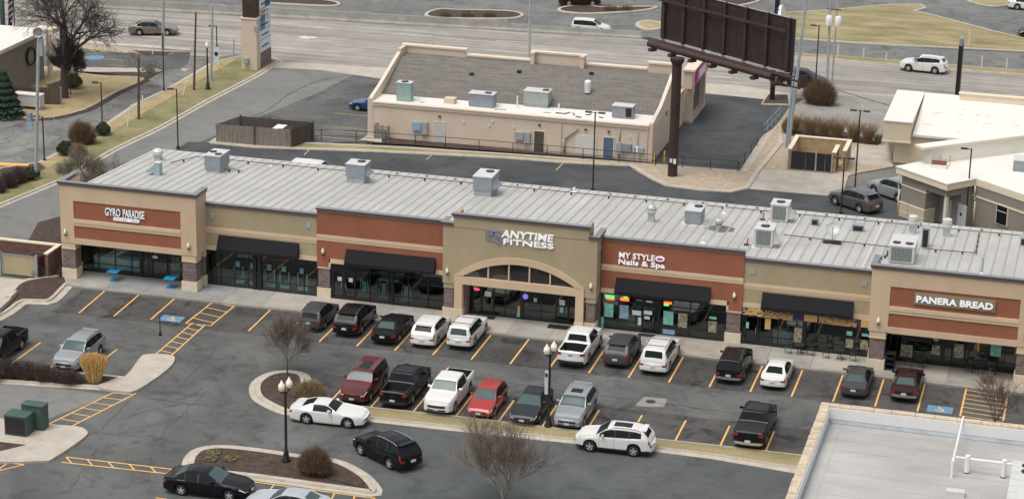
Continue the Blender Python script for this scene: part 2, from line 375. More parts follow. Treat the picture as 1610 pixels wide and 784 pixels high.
def island(name, px, fill, kerb=.3, h=.13, gutter=0.0, smooth=3, world=False, fillz=.10):
    pts = px if world else [g2(*p) for p in px]
    if smooth: pts = smooth_poly(pts, smooth)
    inn = offset(pts, kerb); n = len(pts); mb = MB()
    mid = offset(pts, .04)
    P = [(x, y, 0) for x, y in pts]+[(x, y, h) for x, y in mid]+[(x, y, h) for x, y in inn]+[(x, y, .02) for x, y in inn]; F = []
    for i in range(n):
        j = (i+1) % n
        for k in range(3): F.append((k*n+i, k*n+j, (k+1)*n+j, (k+1)*n+i))
    mb.add(P, F); tag(mb.build('kerb', 'kerb_concrete'), kind='structure')
    if gutter:
        go = offset(pts, -gutter); mb = MB(); mb.add([(x, y, .012) for x, y in pts]+[(x, y, .008) for x, y in go], [(i, (i+1) % n, n+(i+1) % n, n+i) for i in range(n)])
        tag(mb.build('gutter', 'kerb_concrete'), kind='structure')
    sheet(name, inn, fillz, fill, world=True)
def kerbline(px, width=.3, h=.13, gut=.35, world=False, side=1, name='kerb'):
    """open kerb along a polyline, gutter on its +side"""
    pts = [Vector(p) for p in (px if world else [g2(*q) for q in px])]; L = []; 
    for i, p in enumerate(pts):
        d = (pts[min(i+1, len(pts)-1)]-pts[max(i-1, 0)]).normalized(); L.append(Vector((-d.y, d.x))*side)
    mb = MB(); n = len(pts); rows = [(-width, 0), (-width, h), (-.03, h), (0, .015), (gut, .01)]
    P = [(p.x+l.x*o, p.y+l.y*o, z) for o, z in rows for p, l in zip(pts, L)]; F = []
    for k in range(len(rows)-1):
        for i in range(n-1): F.append((k*n+i, k*n+i+1, (k+1)*n+i+1, (k+1)*n+i))
    mb.add(P, F); return tag(mb.build(name, 'kerb_concrete'), kind='structure')
def text(body, parent, name, m, x0, x1, z0, z1, y, depth=.06, bold=.0, rot=None, shear=0, xf=None):
    cu = bpy.data.curves.new('t', 'FONT'); cu.body = body; cu.size = 1; cu.extrude = .05; cu.offset = bold; cu.shear = shear; cu.resolution_u = 3
    o = bpy.data.objects.new('t', cu); col.objects.link(o); C.view_layer.update()
    me = bpy.data.meshes.new_from_object(o.evaluated_get(C.evaluated_depsgraph_get())); bpy.data.objects.remove(o)
    xs = [v.co.x for v in me.vertices]; ys = [v.co.y for v in me.vertices]; a, b, c, d = min(xs), max(xs), min(ys), max(ys)
    o3 = parent.location
    for v in me.vertices:
        X = x0+(v.co.x-a)/(b-a)*(x1-x0); Z = z0+(v.co.y-c)/(d-c)*(z1-z0); Y = y-(v.co.z+.05)/.1*depth
        p = xf(X, Y, Z) if xf else (X, Y, Z)
        v.co = (p[0]-o3.x, p[1]-o3.y, p[2]-o3.z)
    me.materials.clear(); me.materials.append(M[m]); me.name = name
    r = bpy.data.objects.new(name, me); col.objects.link(r); r.parent = parent; return r

# ================================================================== GROUND AND ROADS
def wsheet(n, pts, z, m): return sheet(n, pts, z, m, world=True)
wsheet('ground', [(-1500, -600), (1500, -600), (1500, 2200), (-1500, 2200)], -.06, 'ground_base')
wsheet('far_parking_lot', [(-300, 96), (-9, 99.4), (5, 106), (300, 118), (300, 420), (-300, 420)], -.03, 'asphalt_far')
wsheet('highway', [(-300, 54.3), (-60.6, 74.7), (-31.8, 77), (.7, 80.1), (20, 81), (300, 92), (300, 110), (31, 96.8), (6, 97.4), (-9, 99.6), (-24, 98.4), (-51, 95.8), (-300, 76)], -.02, 'highway')
wsheet('frontage_road', [(4, 97.6), (31, 97), (300, 96), (300, 120), (31, 106.4), (5, 104.7), (-4, 104)], -.015, 'asphalt_far')
wsheet('front_parking_lot', [(-75, -220), (140, -220), (140, 8.6), (-33, 8.6), (-37, 6), (-75, 6)], 0, 'asphalt_front')
wsheet('lower_road', [(-2, -12.6), (140, -9), (140, -220), (-30, -220), (-8, -24), (-1.0, -21.0)], .004, 'asphalt_lower')
wsheet('lower_drive', [(-75, -24), (-23, -19.5), (-20.5, -13.4), (-75, -13)], .004, 'asphalt_side')
wsheet('parking_stalls', [(-31, -.15), (-13.5, -.15), (37.6, -.15), (37.6, 5.15), (-31, 5.15)], .006, 'asphalt_stalls')
wsheet('parking_stalls', [(-8.6, -10.3), (24.6, -9.9), (24.6, -5.3), (-8.6, -5.6)], .006, 'asphalt_stalls')
wsheet('side_road', [(-52, -20), (-46.4, 21.9), (-43.6, 48), (-42.3, 76), (-33, 77.2), (-34.6, 64), (-37.5, 50), (-39, 40), (-40, 14), (-43, -20)], .004, 'asphalt_side')
wsheet('restaurant_parking_lot', [(-39.2, 40), (-37.5, 50), (-34.6, 64), (-33, 77), (-24, 77.8), (-24, 50), (-30, 47)], .008, 'asphalt_front')
wsheet('rear_drive', [(-39.4, 22), (-39.4, 44.6), (-30, 46.5), (0, 50), (24, 50), (45, 60), (60, 40), (45, 20)], .012, 'asphalt_rear')
wsheet('drive_through_lane', [(1.6, 50.3), (9.6, 47), (13.3, 78.8), (.8, 79.6), (1, 74)], .008, 'asphalt_rear')
sheet('concrete_apron', [(443, 98), (500, 100), (606, 107), (640, 112), (598, 124), (500, 110), (430, 107)], .012, 'concrete')
sheet('concrete_apron', [(1085, 128), (1160, 134), (1250, 148), (1238, 160), (1100, 146)], .012, 'concrete')
sheet('concrete_apron', [(1193, 267), (1336, 271), (1323, 310), (1176, 297)], .018, 'concrete')
sheet('gravel_yard', [(1226, 190), (1242, 168), (1262, 182), (1395, 222), (1405, 262), (1345, 273), (1335, 277), (1196, 270), (1204, 214)], .014, 'gravel')
sheet('old_parking_lot', [(1246, 168), (1262, 157), (1316, 150), (1402, 157), (1394, 225), (1380, 222), (1265, 190)], .018, 'asphalt_old')
sheet('concrete_pad', [(1352, 226), (1392, 230), (1402, 262), (1330, 256), (1338, 238)], .02, 'concrete')
sheet('hedge_bed', [(1228, 196), (1258, 188), (1386, 224), (1380, 229), (1236, 213)], .022, 'mulch')
sheet('side_lane', [(0, 188), (60, 186), (83, 186), (133, 174), (163, 158), (186, 145), (230, 124), (256, 112), (292, 104), (296, 96), (382, 84), (395, 84), (312, 113), (259, 143), (216, 162), (166, 196), (93, 239), (63, 256), (0, 258), (-150, 330), (-300, 250)], .004, 'asphalt_lane')
sheet('side_lot', [(76, 74), (180, 80), (300, 82), (292, 104), (256, 112), (70, 110), (66, 95)], .006, 'asphalt_front')
# grass between the lane and the side road
island('road_verge', [(440, 97), (400, 122), (332, 157), (252, 202), (179, 237), (100, 283), (0, 324), (-120, 380), (-120, 320), (0, 265), (63, 256), (93, 240), (166, 197), (216, 163), (259, 143), (312, 113), (335, 99), (383, 88), (425, 90)], 'grass_green', kerb=.3, smooth=0, gutter=.3)
sheet('dry_grass', [(63, 257), (93, 241), (166, 198), (216, 164), (259, 144), (312, 114), (335, 100), (378, 92), (350, 107), (310, 130), (262, 158), (215, 185), (170, 212), (110, 245), (75, 266)], .104, 'grass_lawn')
sheet('bare_strip', [(0, 266), (60, 257), (72, 266), (40, 285), (0, 303)], .106, 'mulch')
# lawn of the building on the left
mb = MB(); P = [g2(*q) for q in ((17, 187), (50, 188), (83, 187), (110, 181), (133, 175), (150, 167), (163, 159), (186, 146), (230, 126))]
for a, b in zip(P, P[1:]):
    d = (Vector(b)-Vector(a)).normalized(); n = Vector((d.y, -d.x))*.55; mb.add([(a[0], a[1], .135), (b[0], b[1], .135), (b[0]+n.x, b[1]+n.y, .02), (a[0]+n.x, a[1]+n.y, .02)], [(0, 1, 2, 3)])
tag(mb.build('kerb', 'mulch'), kind='structure')  # dark strip along the lawn kerb, shadow line put into its colour
mb = MB().prism([g2(-60, 255), g2(45, 260), g2(45, 263), g2(-60, 259)], 0, .14); tag(mb.build('kerb', 'paint_yellow'), kind='structure')
island('lawn', [(17, 186), (83, 186), (133, 174), (163, 158), (186, 145), (230, 125), (190, 121), (143, 119), (116, 113), (84, 108), (60, 112), (20, 150)], 'grass_lawn', kerb=.22, smooth=2)
sheet('mulch_bed', smooth_poly([(72, 137), (90, 130), (118, 118), (127, 127), (120, 138), (95, 141)], 3), .112, 'mulch')
sheet('mulch_bed', [(140, 115), (165, 114), (256, 112), (233, 124), (190, 120)], .114, 'mulch')
sheet('footpath', [(68, 106), (150, 108), (246, 109), (255, 113), (250, 115), (150, 115), (68, 112)], .118, 'concrete')
sheet('footpath', [(98, 65), (178, 72), (300, 80), (300, 76), (178, 67), (98, 60)], .02, 'concrete')
sheet('roadside_bed', [(100, 67), (178, 74), (273, 83), (262, 88), (176, 82), (100, 73)], .024, 'gravel')
sheet('roadside_bed', [(210, 80), (272, 82), (262, 88), (225, 87)], .03, 'mulch')
sheet('faded_patch', [(287, 107), (297, 109), (291, 113), (284, 111)], .012, 'paint_faded')
# verge behind the mall
island('rear_verge', [(330, 226), (400, 233), (600, 240), (800, 250), (886, 257), (989, 262), (1023, 282), (1046, 293), (1100, 300), (1150, 303), (1178, 297), (1195, 271), (1232, 226), (1226, 196), (1204, 214), (1168, 270), (1060, 262), (930, 252), (800, 243), (640, 233), (560, 229), (470, 225), (345, 216)], 'grass_dry', kerb=.45, smooth=0, gutter=.3)
sheet('gravel_corner', [(985, 261), (1023, 279), (1046, 290), (1100, 297), (1150, 300), (1173, 295), (1192, 270), (1226, 226), (1222, 200), (1204, 217), (1170, 272), (1060, 264), (1000, 258)], .104, 'gravel')
sheet('wall_bed', [(575, 226), (640, 229), (900, 248), (1000, 256), (1025, 259), (1025, 256), (800, 236), (583, 211)], .108, 'mulch')
sheet('concrete_pad', [(566, 222), (581, 212), (600, 214), (600, 226)], .12, 'concrete')
# highway verges
island('highway_verge', [(1226, 83), (1340, 90), (1610, 112), (1900, 138), (1900, 146), (1610, 119), (1340, 97), (1226, 88)], 'grass_dry', kerb=.2, smooth=0, h=.1)
island('grass_field', [(1190, 56), (1196, 30), (1233, 21), (1300, 17), (1400, 8), (1448, 8), (1457, 14), (1440, 18), (1500, 33), (1560, 49), (1610, 61), (1800, 110), (1800, 98), (1610, 82), (1400, 72), (1230, 61)], 'grass_dry', kerb=.3, smooth=0)
island('planted_island', [(1518, 0), (1545, 9), (1570, 11), (1592, 6), (1600, -10), (1540, -14)], 'grass_dry', kerb=.3)
island('planted_island', [(400, -8), (400, 4), (470, 9), (520, 11), (536, 8), (520, 2), (440, -6)], 'mulch', kerb=.4)
island('planted_island', [(668, 22), (680, 29), (760, 31), (810, 30), (824, 24), (800, 18), (720, 16), (690, 15)], 'mulch', kerb=.4)
island('planted_island', [(876, 15), (885, 20), (930, 23), (1012, 18), (1035, 12), (1010, 11), (950, 12), (925, 9), (895, 10)], 'mulch', kerb=.4)
island('planted_island', [(1090, -2), (1140, 12), (1192, 4), (1196, -8), (1120, -10)], 'mulch', kerb=.4)
island('planted_island', [(998, 40), (1010, 47), (1030, 48), (1050, 42), (1030, 34), (1008, 34)], 'grass_lawn', kerb=.5)
# front lot: islands, kerbs, paths
island('planting_island', [(401, 613), (405, 601), (421, 590), (445, 585), (469, 587), (480, 595), (480, 610), (476, 628), (468, 645), (450, 648), (425, 638), (406, 626)], 'mulch', kerb=.35, gutter=.4, smooth=3)
island('median', [(486, 632), (545, 637.5), (700, 653.5), (909, 678), (1120, 700.2), (1285, 719.5), (1285, 742), (1251, 737.5), (1120, 716), (1026, 704.5), (855, 687.5), (700, 671), (578, 657.5), (486, 648)], 'grass_dry', kerb=.13, smooth=0)
sheet('gutter', [(486, 648), (578, 657.5), (700, 671), (855, 687.5), (1026, 704.5), (1120, 716), (1251, 737.5), (1285, 742), (1285, 748.5), (1251, 744), (1120, 721.5), (1026, 709.5), (855, 692.5), (700, 676), (578, 662.5), (486, 653)], .02, 'kerb_concrete')
island('planting_island', [(295, 730), (300, 717), (316, 706), (351, 702.5), (400, 707), (470, 717), (524, 724), (556, 737), (580, 754), (591, 775), (545, 771), (400, 751), (320, 743), (299, 737)], 'mulch', kerb=.4, gutter=.35, smooth=3)
island('planting_island', [(-80, 566), (26, 577), (110, 586), (197, 594), (155, 610), (0, 600), (-80, 594)], 'mulch', kerb=.22, gutter=.3, smooth=0)
def path(px, z=.14, m='concrete'):
    pts = smooth_poly([g2(*p) for p in px], 3); mb = MB().prism(pts, -.01, z); return tag(mb.build('footpath', m), kind='structure')
path([(155, 610), (196, 594.5), (219, 566), (231, 559), (266, 560), (275, 567), (262, 584), (216, 615), (190, 617)])
path([(-40, 660), (57, 668), (118, 672), (137, 680), (131, 691), (88, 720), (64, 727), (-40, 722)])
sheet('mulch_bed', [(-40, 693), (0, 697), (42, 702), (0, 712), (-40, 712)], .146, 'mulch')
sheet('concrete_pad', [(-20, 676), (2, 672), (64, 683), (46, 700), (-20, 690)], .152, 'concrete')
island('corner_bed', [(-12, 490), (0, 478), (12, 466), (24, 450), (40, 442), (68, 437), (96, 434), (122, 430), (122, 444), (106, 448), (88, 467), (72, 475), (38, 474), (22, 484), (0, 498)], 'mulch', kerb=.28, gutter=.5, smooth=2)
sheet('concrete_apron', [(-60, 432), (0, 436), (58, 441), (40, 444), (22, 452), (10, 468), (-60, 500)], .02, 'concrete')
sheet('roadside_bed', [(46, 376), (60, 350), (95, 340), (100, 388), (60, 386), (30, 384)], .03, 'mulch')
sheet('drain_surround', [(998, 638), (1012, 623), (1049, 627), (1044, 640)], .012, 'asphalt_old')
def disc(name, c, r, z, m, n=20): return wsheet(name, [(c[0]+math.cos(6.2832*i/n)*r, c[1]+math.sin(6.2832*i/n)*r) for i in range(n)], z, m)
disc('drain_cover', g2(1023, 631), .33, .016, 'frame_bronze')
# pavement in front of the shops
mb = MB().prism([(-32.6, 5.35), (-31.6, 5.08), (38.5, 5.08), (38.5, 8.75), (-33.4, 8.75), (-33.4, 6.7)], -.01, .15); tag(mb.build('pavement', 'concrete_walk'), kind='structure')
mb = MB()
x = -29.5; pr_ = random.Random(12)
while x < 38:
    mb.box(x, x+.035, 5.1, 8.42, .15, .1535)
    k_ = pr_.choice(('walk_a', 'walk_b', 'walk_c', None)) if x > -22 else 'walk_grey'
    if k_: wsheet('pavement_slab', [(x+.036, 5.35), (x+3.049, 5.35), (x+3.049, 8.4), (x+.036, 8.4)], .1515, k_)
    x += 3.05
mb.box(-31.5, 38.4, 5.32, 5.345, .15, .1532); tag(mb.build('pavement_joint', 'ground_base'), kind='structure')
mb = MB().box(-30.9, -17, 5.1, 8.4, .15, .154); 

# ------------------------------------------------------------------ painted markings
Z = .014; yb, ww = MB(), .10
def line(a, b, w=.1, mbx=None, z=Z):
    a, b = Vector(a), Vector(b); d = (b-a).normalized(); n = Vector((-d.y, d.x))*w/2
    (mbx or yb).add([(a.x-n.x, a.y-n.y, z), (b.x-n.x, b.y-n.y, z), (b.x+n.x, b.y+n.y, z), (a.x+n.x, a.y+n.y, z)], [(0, 1, 2, 3)])
D = 2.74
for px in [(165, 457, 124, 492), (220, 462, 179, 497), (277, 467, 237, 502), (425, 487, 391, 520)]: line(g2(px[0], px[1]), g2(px[2], px[3]), .12)
for i in (-5, -4, -3, -2, -1, 0, 1, 2, 3, 4, 5, 6, 7, 8, 9, 10, 11, 12): line((i*D, 5.02), (i*D, 0.02), .12)
line((13*D, 5.02), (13*D, 0.1), .12)
for i, x in enumerate([-6.58, -3.78, -.95, 1.87, 4.7, 7.56, 10.38, 13.2, 16.06, 18.9, 21.75]): line((x, -10.15), (x, -6.15), .12)
for a, b in [((64, 538), (16, 573)), ((184, 549), (162, 566)), ((85, 573), (76, 580))]: line(g2(*a), g2(*b), .12)
def hatch(p1, p2, q1, q2, n, slant=0, w=.11):
    p1, p2, q1, q2 = (Vector(g2(*p)) for p in (p1, p2, q1, q2)); line(p1, p2, w); line(q1, q2, w)
    for i in range(n+1):
        t = i/n; s = min(1, max(0, t+slant)); line(p1.lerp(p2, t), q1.lerp(q2, s), w*.85, z=Z+.002)
hatch((334, 475), (292, 508), (372, 478), (331, 512), 4, .12)
hatch((302, 508), (243, 558), (322, 511), (268, 560), 7, .05)
hatch((178, 617), (77, 666), (214, 618), (112, 670), 6, .04)
hatch((104, 718), (270, 737), (96, 726), (262, 744), 5, .1)
hatch((400, 757), (590, 783), (360, 770), (560, 800), 6, .12)
hatch((-40, 722), (38, 730), (-40, 745), (5, 738), 3, .1)
a, b = 12*D, 13*D
for k in range(7): line((a, 4.8-k*.78), (b, 4.5-k*.78), .09, z=Z+.002)
for k, (p, q) in enumerate([((245, 782), (262, 784)), ((395, 775), (440, 781))]): line(g2(*p), g2(*q))
tag(yb.build('painted_markings', 'paint_yellow'), kind='structure')
fb = MB()
for (a, b) in [((495, 224), (555, 232)), ((501, 214), (575, 223)), ((515, 205), (580, 211)), ((524, 199), (580, 205)), ((526, 178), (580, 183)), ((490, 232), (478, 244)), ((583, 226), (571, 239)), ((679, 244), (670, 251)), ((886, 256), (874, 268)), ((1354, 163), (1358, 171))]: line(g2(*a), g2(*b), .11, fb, .022)
for (a, b) in [((120, 74), (132, 80)), ((136, 76), (150, 82)), ((150, 77), (165, 83)), ((117, 88), (160, 84)), ((165, 93), (212, 97)), ((170, 103), (199, 104))]: line(g2(*a), g2(*b), .14, fb, .03)
tag(fb.build('painted_markings', 'paint_faded'), kind='structure')
wb = MB()
for (a, b) in [((626, 53), (680, 57)), ((780, 64), (840, 68)), ((300, 38), (332, 41)), ((1040, 86), (1110, 91)), ((1120, 120), (1150, 122)), ((1100, 105), (1180, 110)), ((470, 42), (520, 45))]: line(g2(*a), g2(*b), .16, wb, .0)
tag(wb.build('lane_lines', 'paint_white'), kind='structure')
def poly_px(name, pts, z, m): return sheet(name, pts, z, m)
poly_px('turn_arrow', [(468, 59), (482, 56.5), (482, 58.3), (494, 58), (500, 60.3), (484, 60.6), (484, 62.2)], .003, 'paint_white')
poly_px('turn_arrow', [(150, 21), (170, 23), (170, 25), (150, 23)], .003, 'paint_white')
# blue accessible-parking panels with wheelchair symbol
def access(cx, cy, s=.78, cracked=False):
    wsheet('accessible_bay_panel', [(cx-s*1.05, cy-s*.75), (cx+s*1.05, cy-s*.75), (cx+s*1.05, cy+s*.75), (cx-s*1.05, cy+s*.75)], .018, 'paint_blue')
    mb = MB(); n = 18; P = []; F = []
    for i in range(14):
        t = R(150)+R(260)*i/13
        for r in (.36*s, .26*s): P.append((cx-.05*s+math.cos(t)*r, cy-.15*s+math.sin(t)*r*.9, .022))
    for i in range(13): F.append((2*i, 2*i+1, 2*i+3, 2*i+2))
    mb.add(P, F)
    for a, b, w in [((-.1, .5), (-.05, -.05), .12), ((-.05, .2), (.22, .2), .09), ((-.05, -.05), (.25, -.05), .11), ((.25, -.05), (.38, -.42), .1), ((.38, -.42), (.52, -.36), .08), ((-.16, .58), (-.02, .58), .15)]:
        line((cx+a[0]*s, cy+a[1]*s), (cx+b[0]*s, cy+b[1]*s), w*s, mb, .0225)
    tag(mb.build('wheelchair_symbol', 'paint_yellow'), kind='structure')
p = g2(270, 501); access(p[0], p[1]); p = g2(1478, 643); access(p[0], p[1]-.05)
p = g2(149, 91); disc('accessible_bay_panel', p, 1.0, .02, 'paint_blue')

# tarred crack seams and stains with a shape of their own
mb = MB(); rr = random.Random(3)
def crack(pts, w=.05):
    P = [Vector(g2(*p)) for p in pts]; Q = []
    for a, b in zip(P, P[1:]):
        n = max(2, int((b-a).length/.5)); 
        for i in range(n): Q.append(a.lerp(b, i/n)+Vector((rr.uniform(-.1, .1), rr.uniform(-.1, .1))))
    for a, b in zip(Q, Q[1:]): line(a, b, w*rr.uniform(.6, 1.3), mb, .0125)
for c_ in [[(160, 675), (200, 630), (215, 622)], [(215, 622), (330, 640), (400, 648)], [(180, 662), (250, 640), (330, 632)], [(150, 682), (240, 686), (300, 700)], [(290, 600), (330, 560), (345, 540)], [(250, 690), (265, 670), (330, 610)], [(620, 520), (640, 500)], [(560, 570), (650, 580), (700, 590), (900, 615)], [(900, 615), (1050, 635), (1250, 660)], [(1040, 600), (1060, 570)], [(430, 540), (470, 560), (465, 580)], [(130, 740), (110, 770), (60, 784)], [(470, 560), (400, 620)], [(330, 470), (480, 500), (620, 520)], [(1160, 560), (1300, 590)], [(200, 540), (260, 548)], [(160, 500), (230, 515), (255, 530)]]:
    crack(c_, .03)
for c_ in [[(0, 176), (0, 180)], [(400, 184), (430, 168), (450, 150), (487, 132), (520, 122), (560, 118)]]: crack(c_, .11)
mat('crack_tar', (.045, .044, .042), .9, .3, 4); tag(mb.build('crack_seams', 'crack_tar'), kind='structure')

# ================================================================== CAMERA-SIDE: stone-parapet building at lower right
def near_building():
    t = thing('flat_roof_building', 'near building with stone coping and grey flat roof at bottom right', 'building', (25.7, -15.4, 0))
    x0, y1, zt, zr = 25.7, -15.3, 6.0, 5.0; X1, Y0 = 60, -60; cw = .46
    mb = MB(); mb.box(x0+.03, x0+cw-.03, Y0, y1-.03, 0, zt-.14); mb.box(x0+cw-.03, X1, y1-cw+.03, y1-.03, 0, zt-.14); part(mb, 'stone_wall', 'stone_block', t)
    mb = MB(); y = y1; r = random.Random(4)
    while y > Y0: l = r.uniform(.42, .6); mb.box(x0-.04+r.uniform(-.015, .02), x0+cw, y-l+.02, y, zt-.14, zt+r.uniform(-.02, .02)); y -= l
    x = x0+cw+.02
    while x < X1: l = r.uniform(1.0, 1.4); mb.box(x, x+l-.025, y1-cw, y1+.04+r.uniform(-.015, .02), zt-.14, zt+r.uniform(-.015, .015)); x += l
    mat('coping_stone', (.50, .41, .30), .85, .22, 1.6, fine=.15); part(mb, 'stone_coping', 'coping_stone', t)
    mb = MB(); mb.box(x0+cw, x0+cw+.06, Y0, y1-cw, zr+.22, zt-.1); mb.box(x0+cw+.06, X1, y1-cw-.06, y1-cw, zr+.22, zt-.1)
    part(mb, 'parapet_lining', 'membrane_light', t)
    mb = MB(); mb.add([(x0+cw, Y0, zr+.22), (x0+cw+.16, Y0, zr+.02), (x0+cw+.16, y1-cw-.2, zr+.02), (x0+cw, y1-cw-.02, zr+.22)], [(0, 1, 2, 3)])
    mb.add([(x0+cw+.03, y1-cw-.03, zr+.22), (x0+cw+.2, y1-cw-.2, zr+.02), (X1, y1-cw-.2, zr+.02), (X1, y1-cw-.03, zr+.22)], [(0, 1, 2, 3)]); part(mb, 'flashing', 'flashing_grey', t)
    mb = MB(); mb.box(x0+cw, X1, Y0, y1-cw, zr-.2, zr); part(mb, 'roof', 'membrane_grey', t)
    mb = MB(); k = 0; y = y1-1.5
    while y > Y0: mb.box(x0+cw+.9, X1, y, y+.03, zr, zr+.006); y -= 1.55
    mb.box(x0+cw+.8, x0+cw+.83, Y0, y1-.8, zr, zr+.007); mb.box(x0+cw+2.2, x0+cw+2.23, y1-1.9, y1-.8, zr, zr+.007); part(mb, 'roof_seam', 'flashing_grey', t)
    # white gas pipe crossing the parapet
    g = thing('roof_pipe', 'white pipe run standing on near grey roof beside the parapet', 'pipe', gp(1496, 753, zr))
    a = gp(1496, 750, zr); b = gp(1505, 690, zr+1.0)
    P = MB(); P.tube((a.x, a.y, zr), (a.x, a.y, zr+1.02), .09); P.tube((a.x, a.y, zr+1.0), (a.x+.05, y1+.0, zr+1.08), .06); 
    c = Vector((a.x, a.y+.9, zr)); e = Vector((a.x+3.4, a.y+.85, zr+.9))
    P.tube((c.x, c.y, zr+.86), (e.x, e.y, zr+.86), .075); part(P, 'pipe', 'white_plastic', g, 40)
    for dx in (.75, 2.75):
        P = MB(); P.tube((c.x+dx, c.y, zr+.06), (c.x+dx, c.y, zr+1.0), .15); P.lathe([(.15, 0), (.13, .06), (0, .08)], (c.x+dx, c.y, zr+1.0)); s = part(P, 'pipe_support', 'white_plastic', g, 40)
        P = MB(); P.tube((c.x+dx, c.y, zr), (c.x+dx, c.y, zr+.06), .155); part(P, 'foot', 'rubber', s)
    u = gp(1585, 784, zr); ux0 = u.x
    h = thing('rooftop_unit', 'large pale rooftop unit with round fans on near grey roof', 'rooftop unit', (ux0+1.5, u.y, zr))
    P = MB(); P.box(ux0, ux0+4, u.y-5, u.y+1.9, zr+.1, zr+1.5)
    for k in range(8): P.box(ux0-.02, ux0+4.02, u.y-5+.86*k, u.y-4.97+.86*k, zr+.1, zr+1.52)
    part(P, 'cabinet', 'metal_light', h)
    for fy in (1.35, .55): P = MB(); P.lathe([(.0, .03), (.4, .03), (.43, 0)], (ux0+.95, u.y+fy, zr+1.5), 24); part(P, 'fan', 'fan_black', h)
    P = MB().box(ux0-3.3, ux0-2.3, u.y-.6, u.y-.1, zr, zr+.3); tag(P.build('roof_hatch', 'metal_light'), 'low pale metal box on near grey roof beside the rooftop unit', 'roof box')
near_building()

# ================================================================== THE SHOPPING STRIP
mall = thing('shopping_strip', 'long single-storey row of shops with grey ribbed metal roof, cream, tan and red walls', 'shopping strip', (1.5, 8.5, 0))
mp = lambda mb, n, m, par=mall, **k: part(mb, n, m, par, **k)
YB = 24.0; XL, XR = -33.45, 38.2
# roof: one sloping deck with standing seams (extended forward over the end and middle bays)
def roof():
    mb = MB(); segs = [(XL, -22.75, 6.95), (-22.75, -4.1, 8.75), (-4.1, 7.0, 7.45), (7.0, 25.95, 8.75), (25.95, XR, 6.72)]
    ys = lambda a: [(a, roofz(a)), (YB+.35, roofz(YB+.35))]
    for a, b, y0 in segs:
        z0, z1 = roofz(y0), roofz(YB+.35)
        mb.add([(a, y0, z0), (b, y0, z0), (b, YB+.35, z1), (a, YB+.35, z1), (a, y0, z0-.12), (b, y0, z0-.12), (b, YB+.35, z1-.12), (a, YB+.35, z1-.12)], [(0, 1, 2, 3), (7, 6, 5, 4), (2, 3, 7, 6), (0, 3, 7, 4), (1, 2, 6, 5), (0, 1, 5, 4)])
    o = mp(mb, 'roof', 'roof_metal')
    mb = MB(); x = XL+.1
    while x < XR:
        y0 = [s for s in segs if s[0] <= x <= s[1]][0][2]+.02
        z0, z1 = roofz(y0), roofz(YB+.35); h = .06; wd = .085
        mb.add([(x-wd, y0, z0), (x-.012, y0, z0+h), (x+.012, y0, z0+h), (x+wd, y0, z0), (x-wd, YB+.35, z1), (x-.012, YB+.35, z1+h), (x+.012, YB+.35, z1+h), (x+wd, YB+.35, z1)], [(0, 4, 5, 1), (1, 5, 6, 2), (2, 6, 7, 3), (0, 1, 2, 3)])
        x += .76
    part(mb, 'standing_seam', 'seam_metal', o)
    mb = MB()
    for yy in (14.6,): mb.add([(XL, yy, roofz(yy)+.004), (XR, yy, roofz(yy)+.004), (XR, yy+.04, roofz(yy+.04)+.004), (XL, yy+.04, roofz(yy+.04)+.004)], [(0, 1, 2, 3)])
    part(mb, 'lap_joint', 'flashing_grey', o)
    mb = MB().box(XL-.05, XR, YB+.352, YB+.5, roofz(YB)-.2, roofz(YB)-.03); part(mb, 'gutter', 'metal_light', o)
    mb = MB().add([(XL-.12, 9, roofz(9)+.02), (XL+.02, 9, roofz(9)+.02), (XL+.02, YB+.35, roofz(YB+.35)+.02), (XL-.12, YB+.35, roofz(YB+.35)+.02), (XL-.12, 9, roofz(9)-.2), (XL-.12, YB+.35, roofz(YB+.35)-.2)], [(0, 1, 2, 3), (0, 3, 5, 4)]); part(mb, 'edge_trim', 'metal_light', o)
roof()
mb = MB().box(XL, XR, YB-.2, YB, 0, roofz(YB)-.13).box(XL, XL+.2, 9.4, YB-.2, 0, 5.0).box(XR-.2, XR, 8.6, YB-.2, 0, 5.0)
mb.add([(XL, 9.4, 5.0), (XL, YB-.2, 5.0), (XL, YB-.2, roofz(YB)-.13), (XL, 9.4, roofz(9.4)-.13), (XL+.2, 9.4, 5.0), (XL+.2, YB-.2, 5.0), (XL+.2, YB-.2, roofz(YB)-.13), (XL+.2, 9.4, roofz(9.4)-.13)], [(0, 1, 2, 3), (7, 6, 5, 4), (3, 2, 6, 7)])
mp(mb, 'rear_wall', 'stucco_tan')
mp(MB().box(XL+.25, XR-.25, 8.62, 15, .1, .152), 'shop_floor', 'interior_floor')
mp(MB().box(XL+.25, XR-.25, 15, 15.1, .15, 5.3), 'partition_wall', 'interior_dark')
mp(MB().box(XL+.25, XR-.25, 8.7, 14.99, 3.3, 3.36), 'ceiling', 'interior_dark')

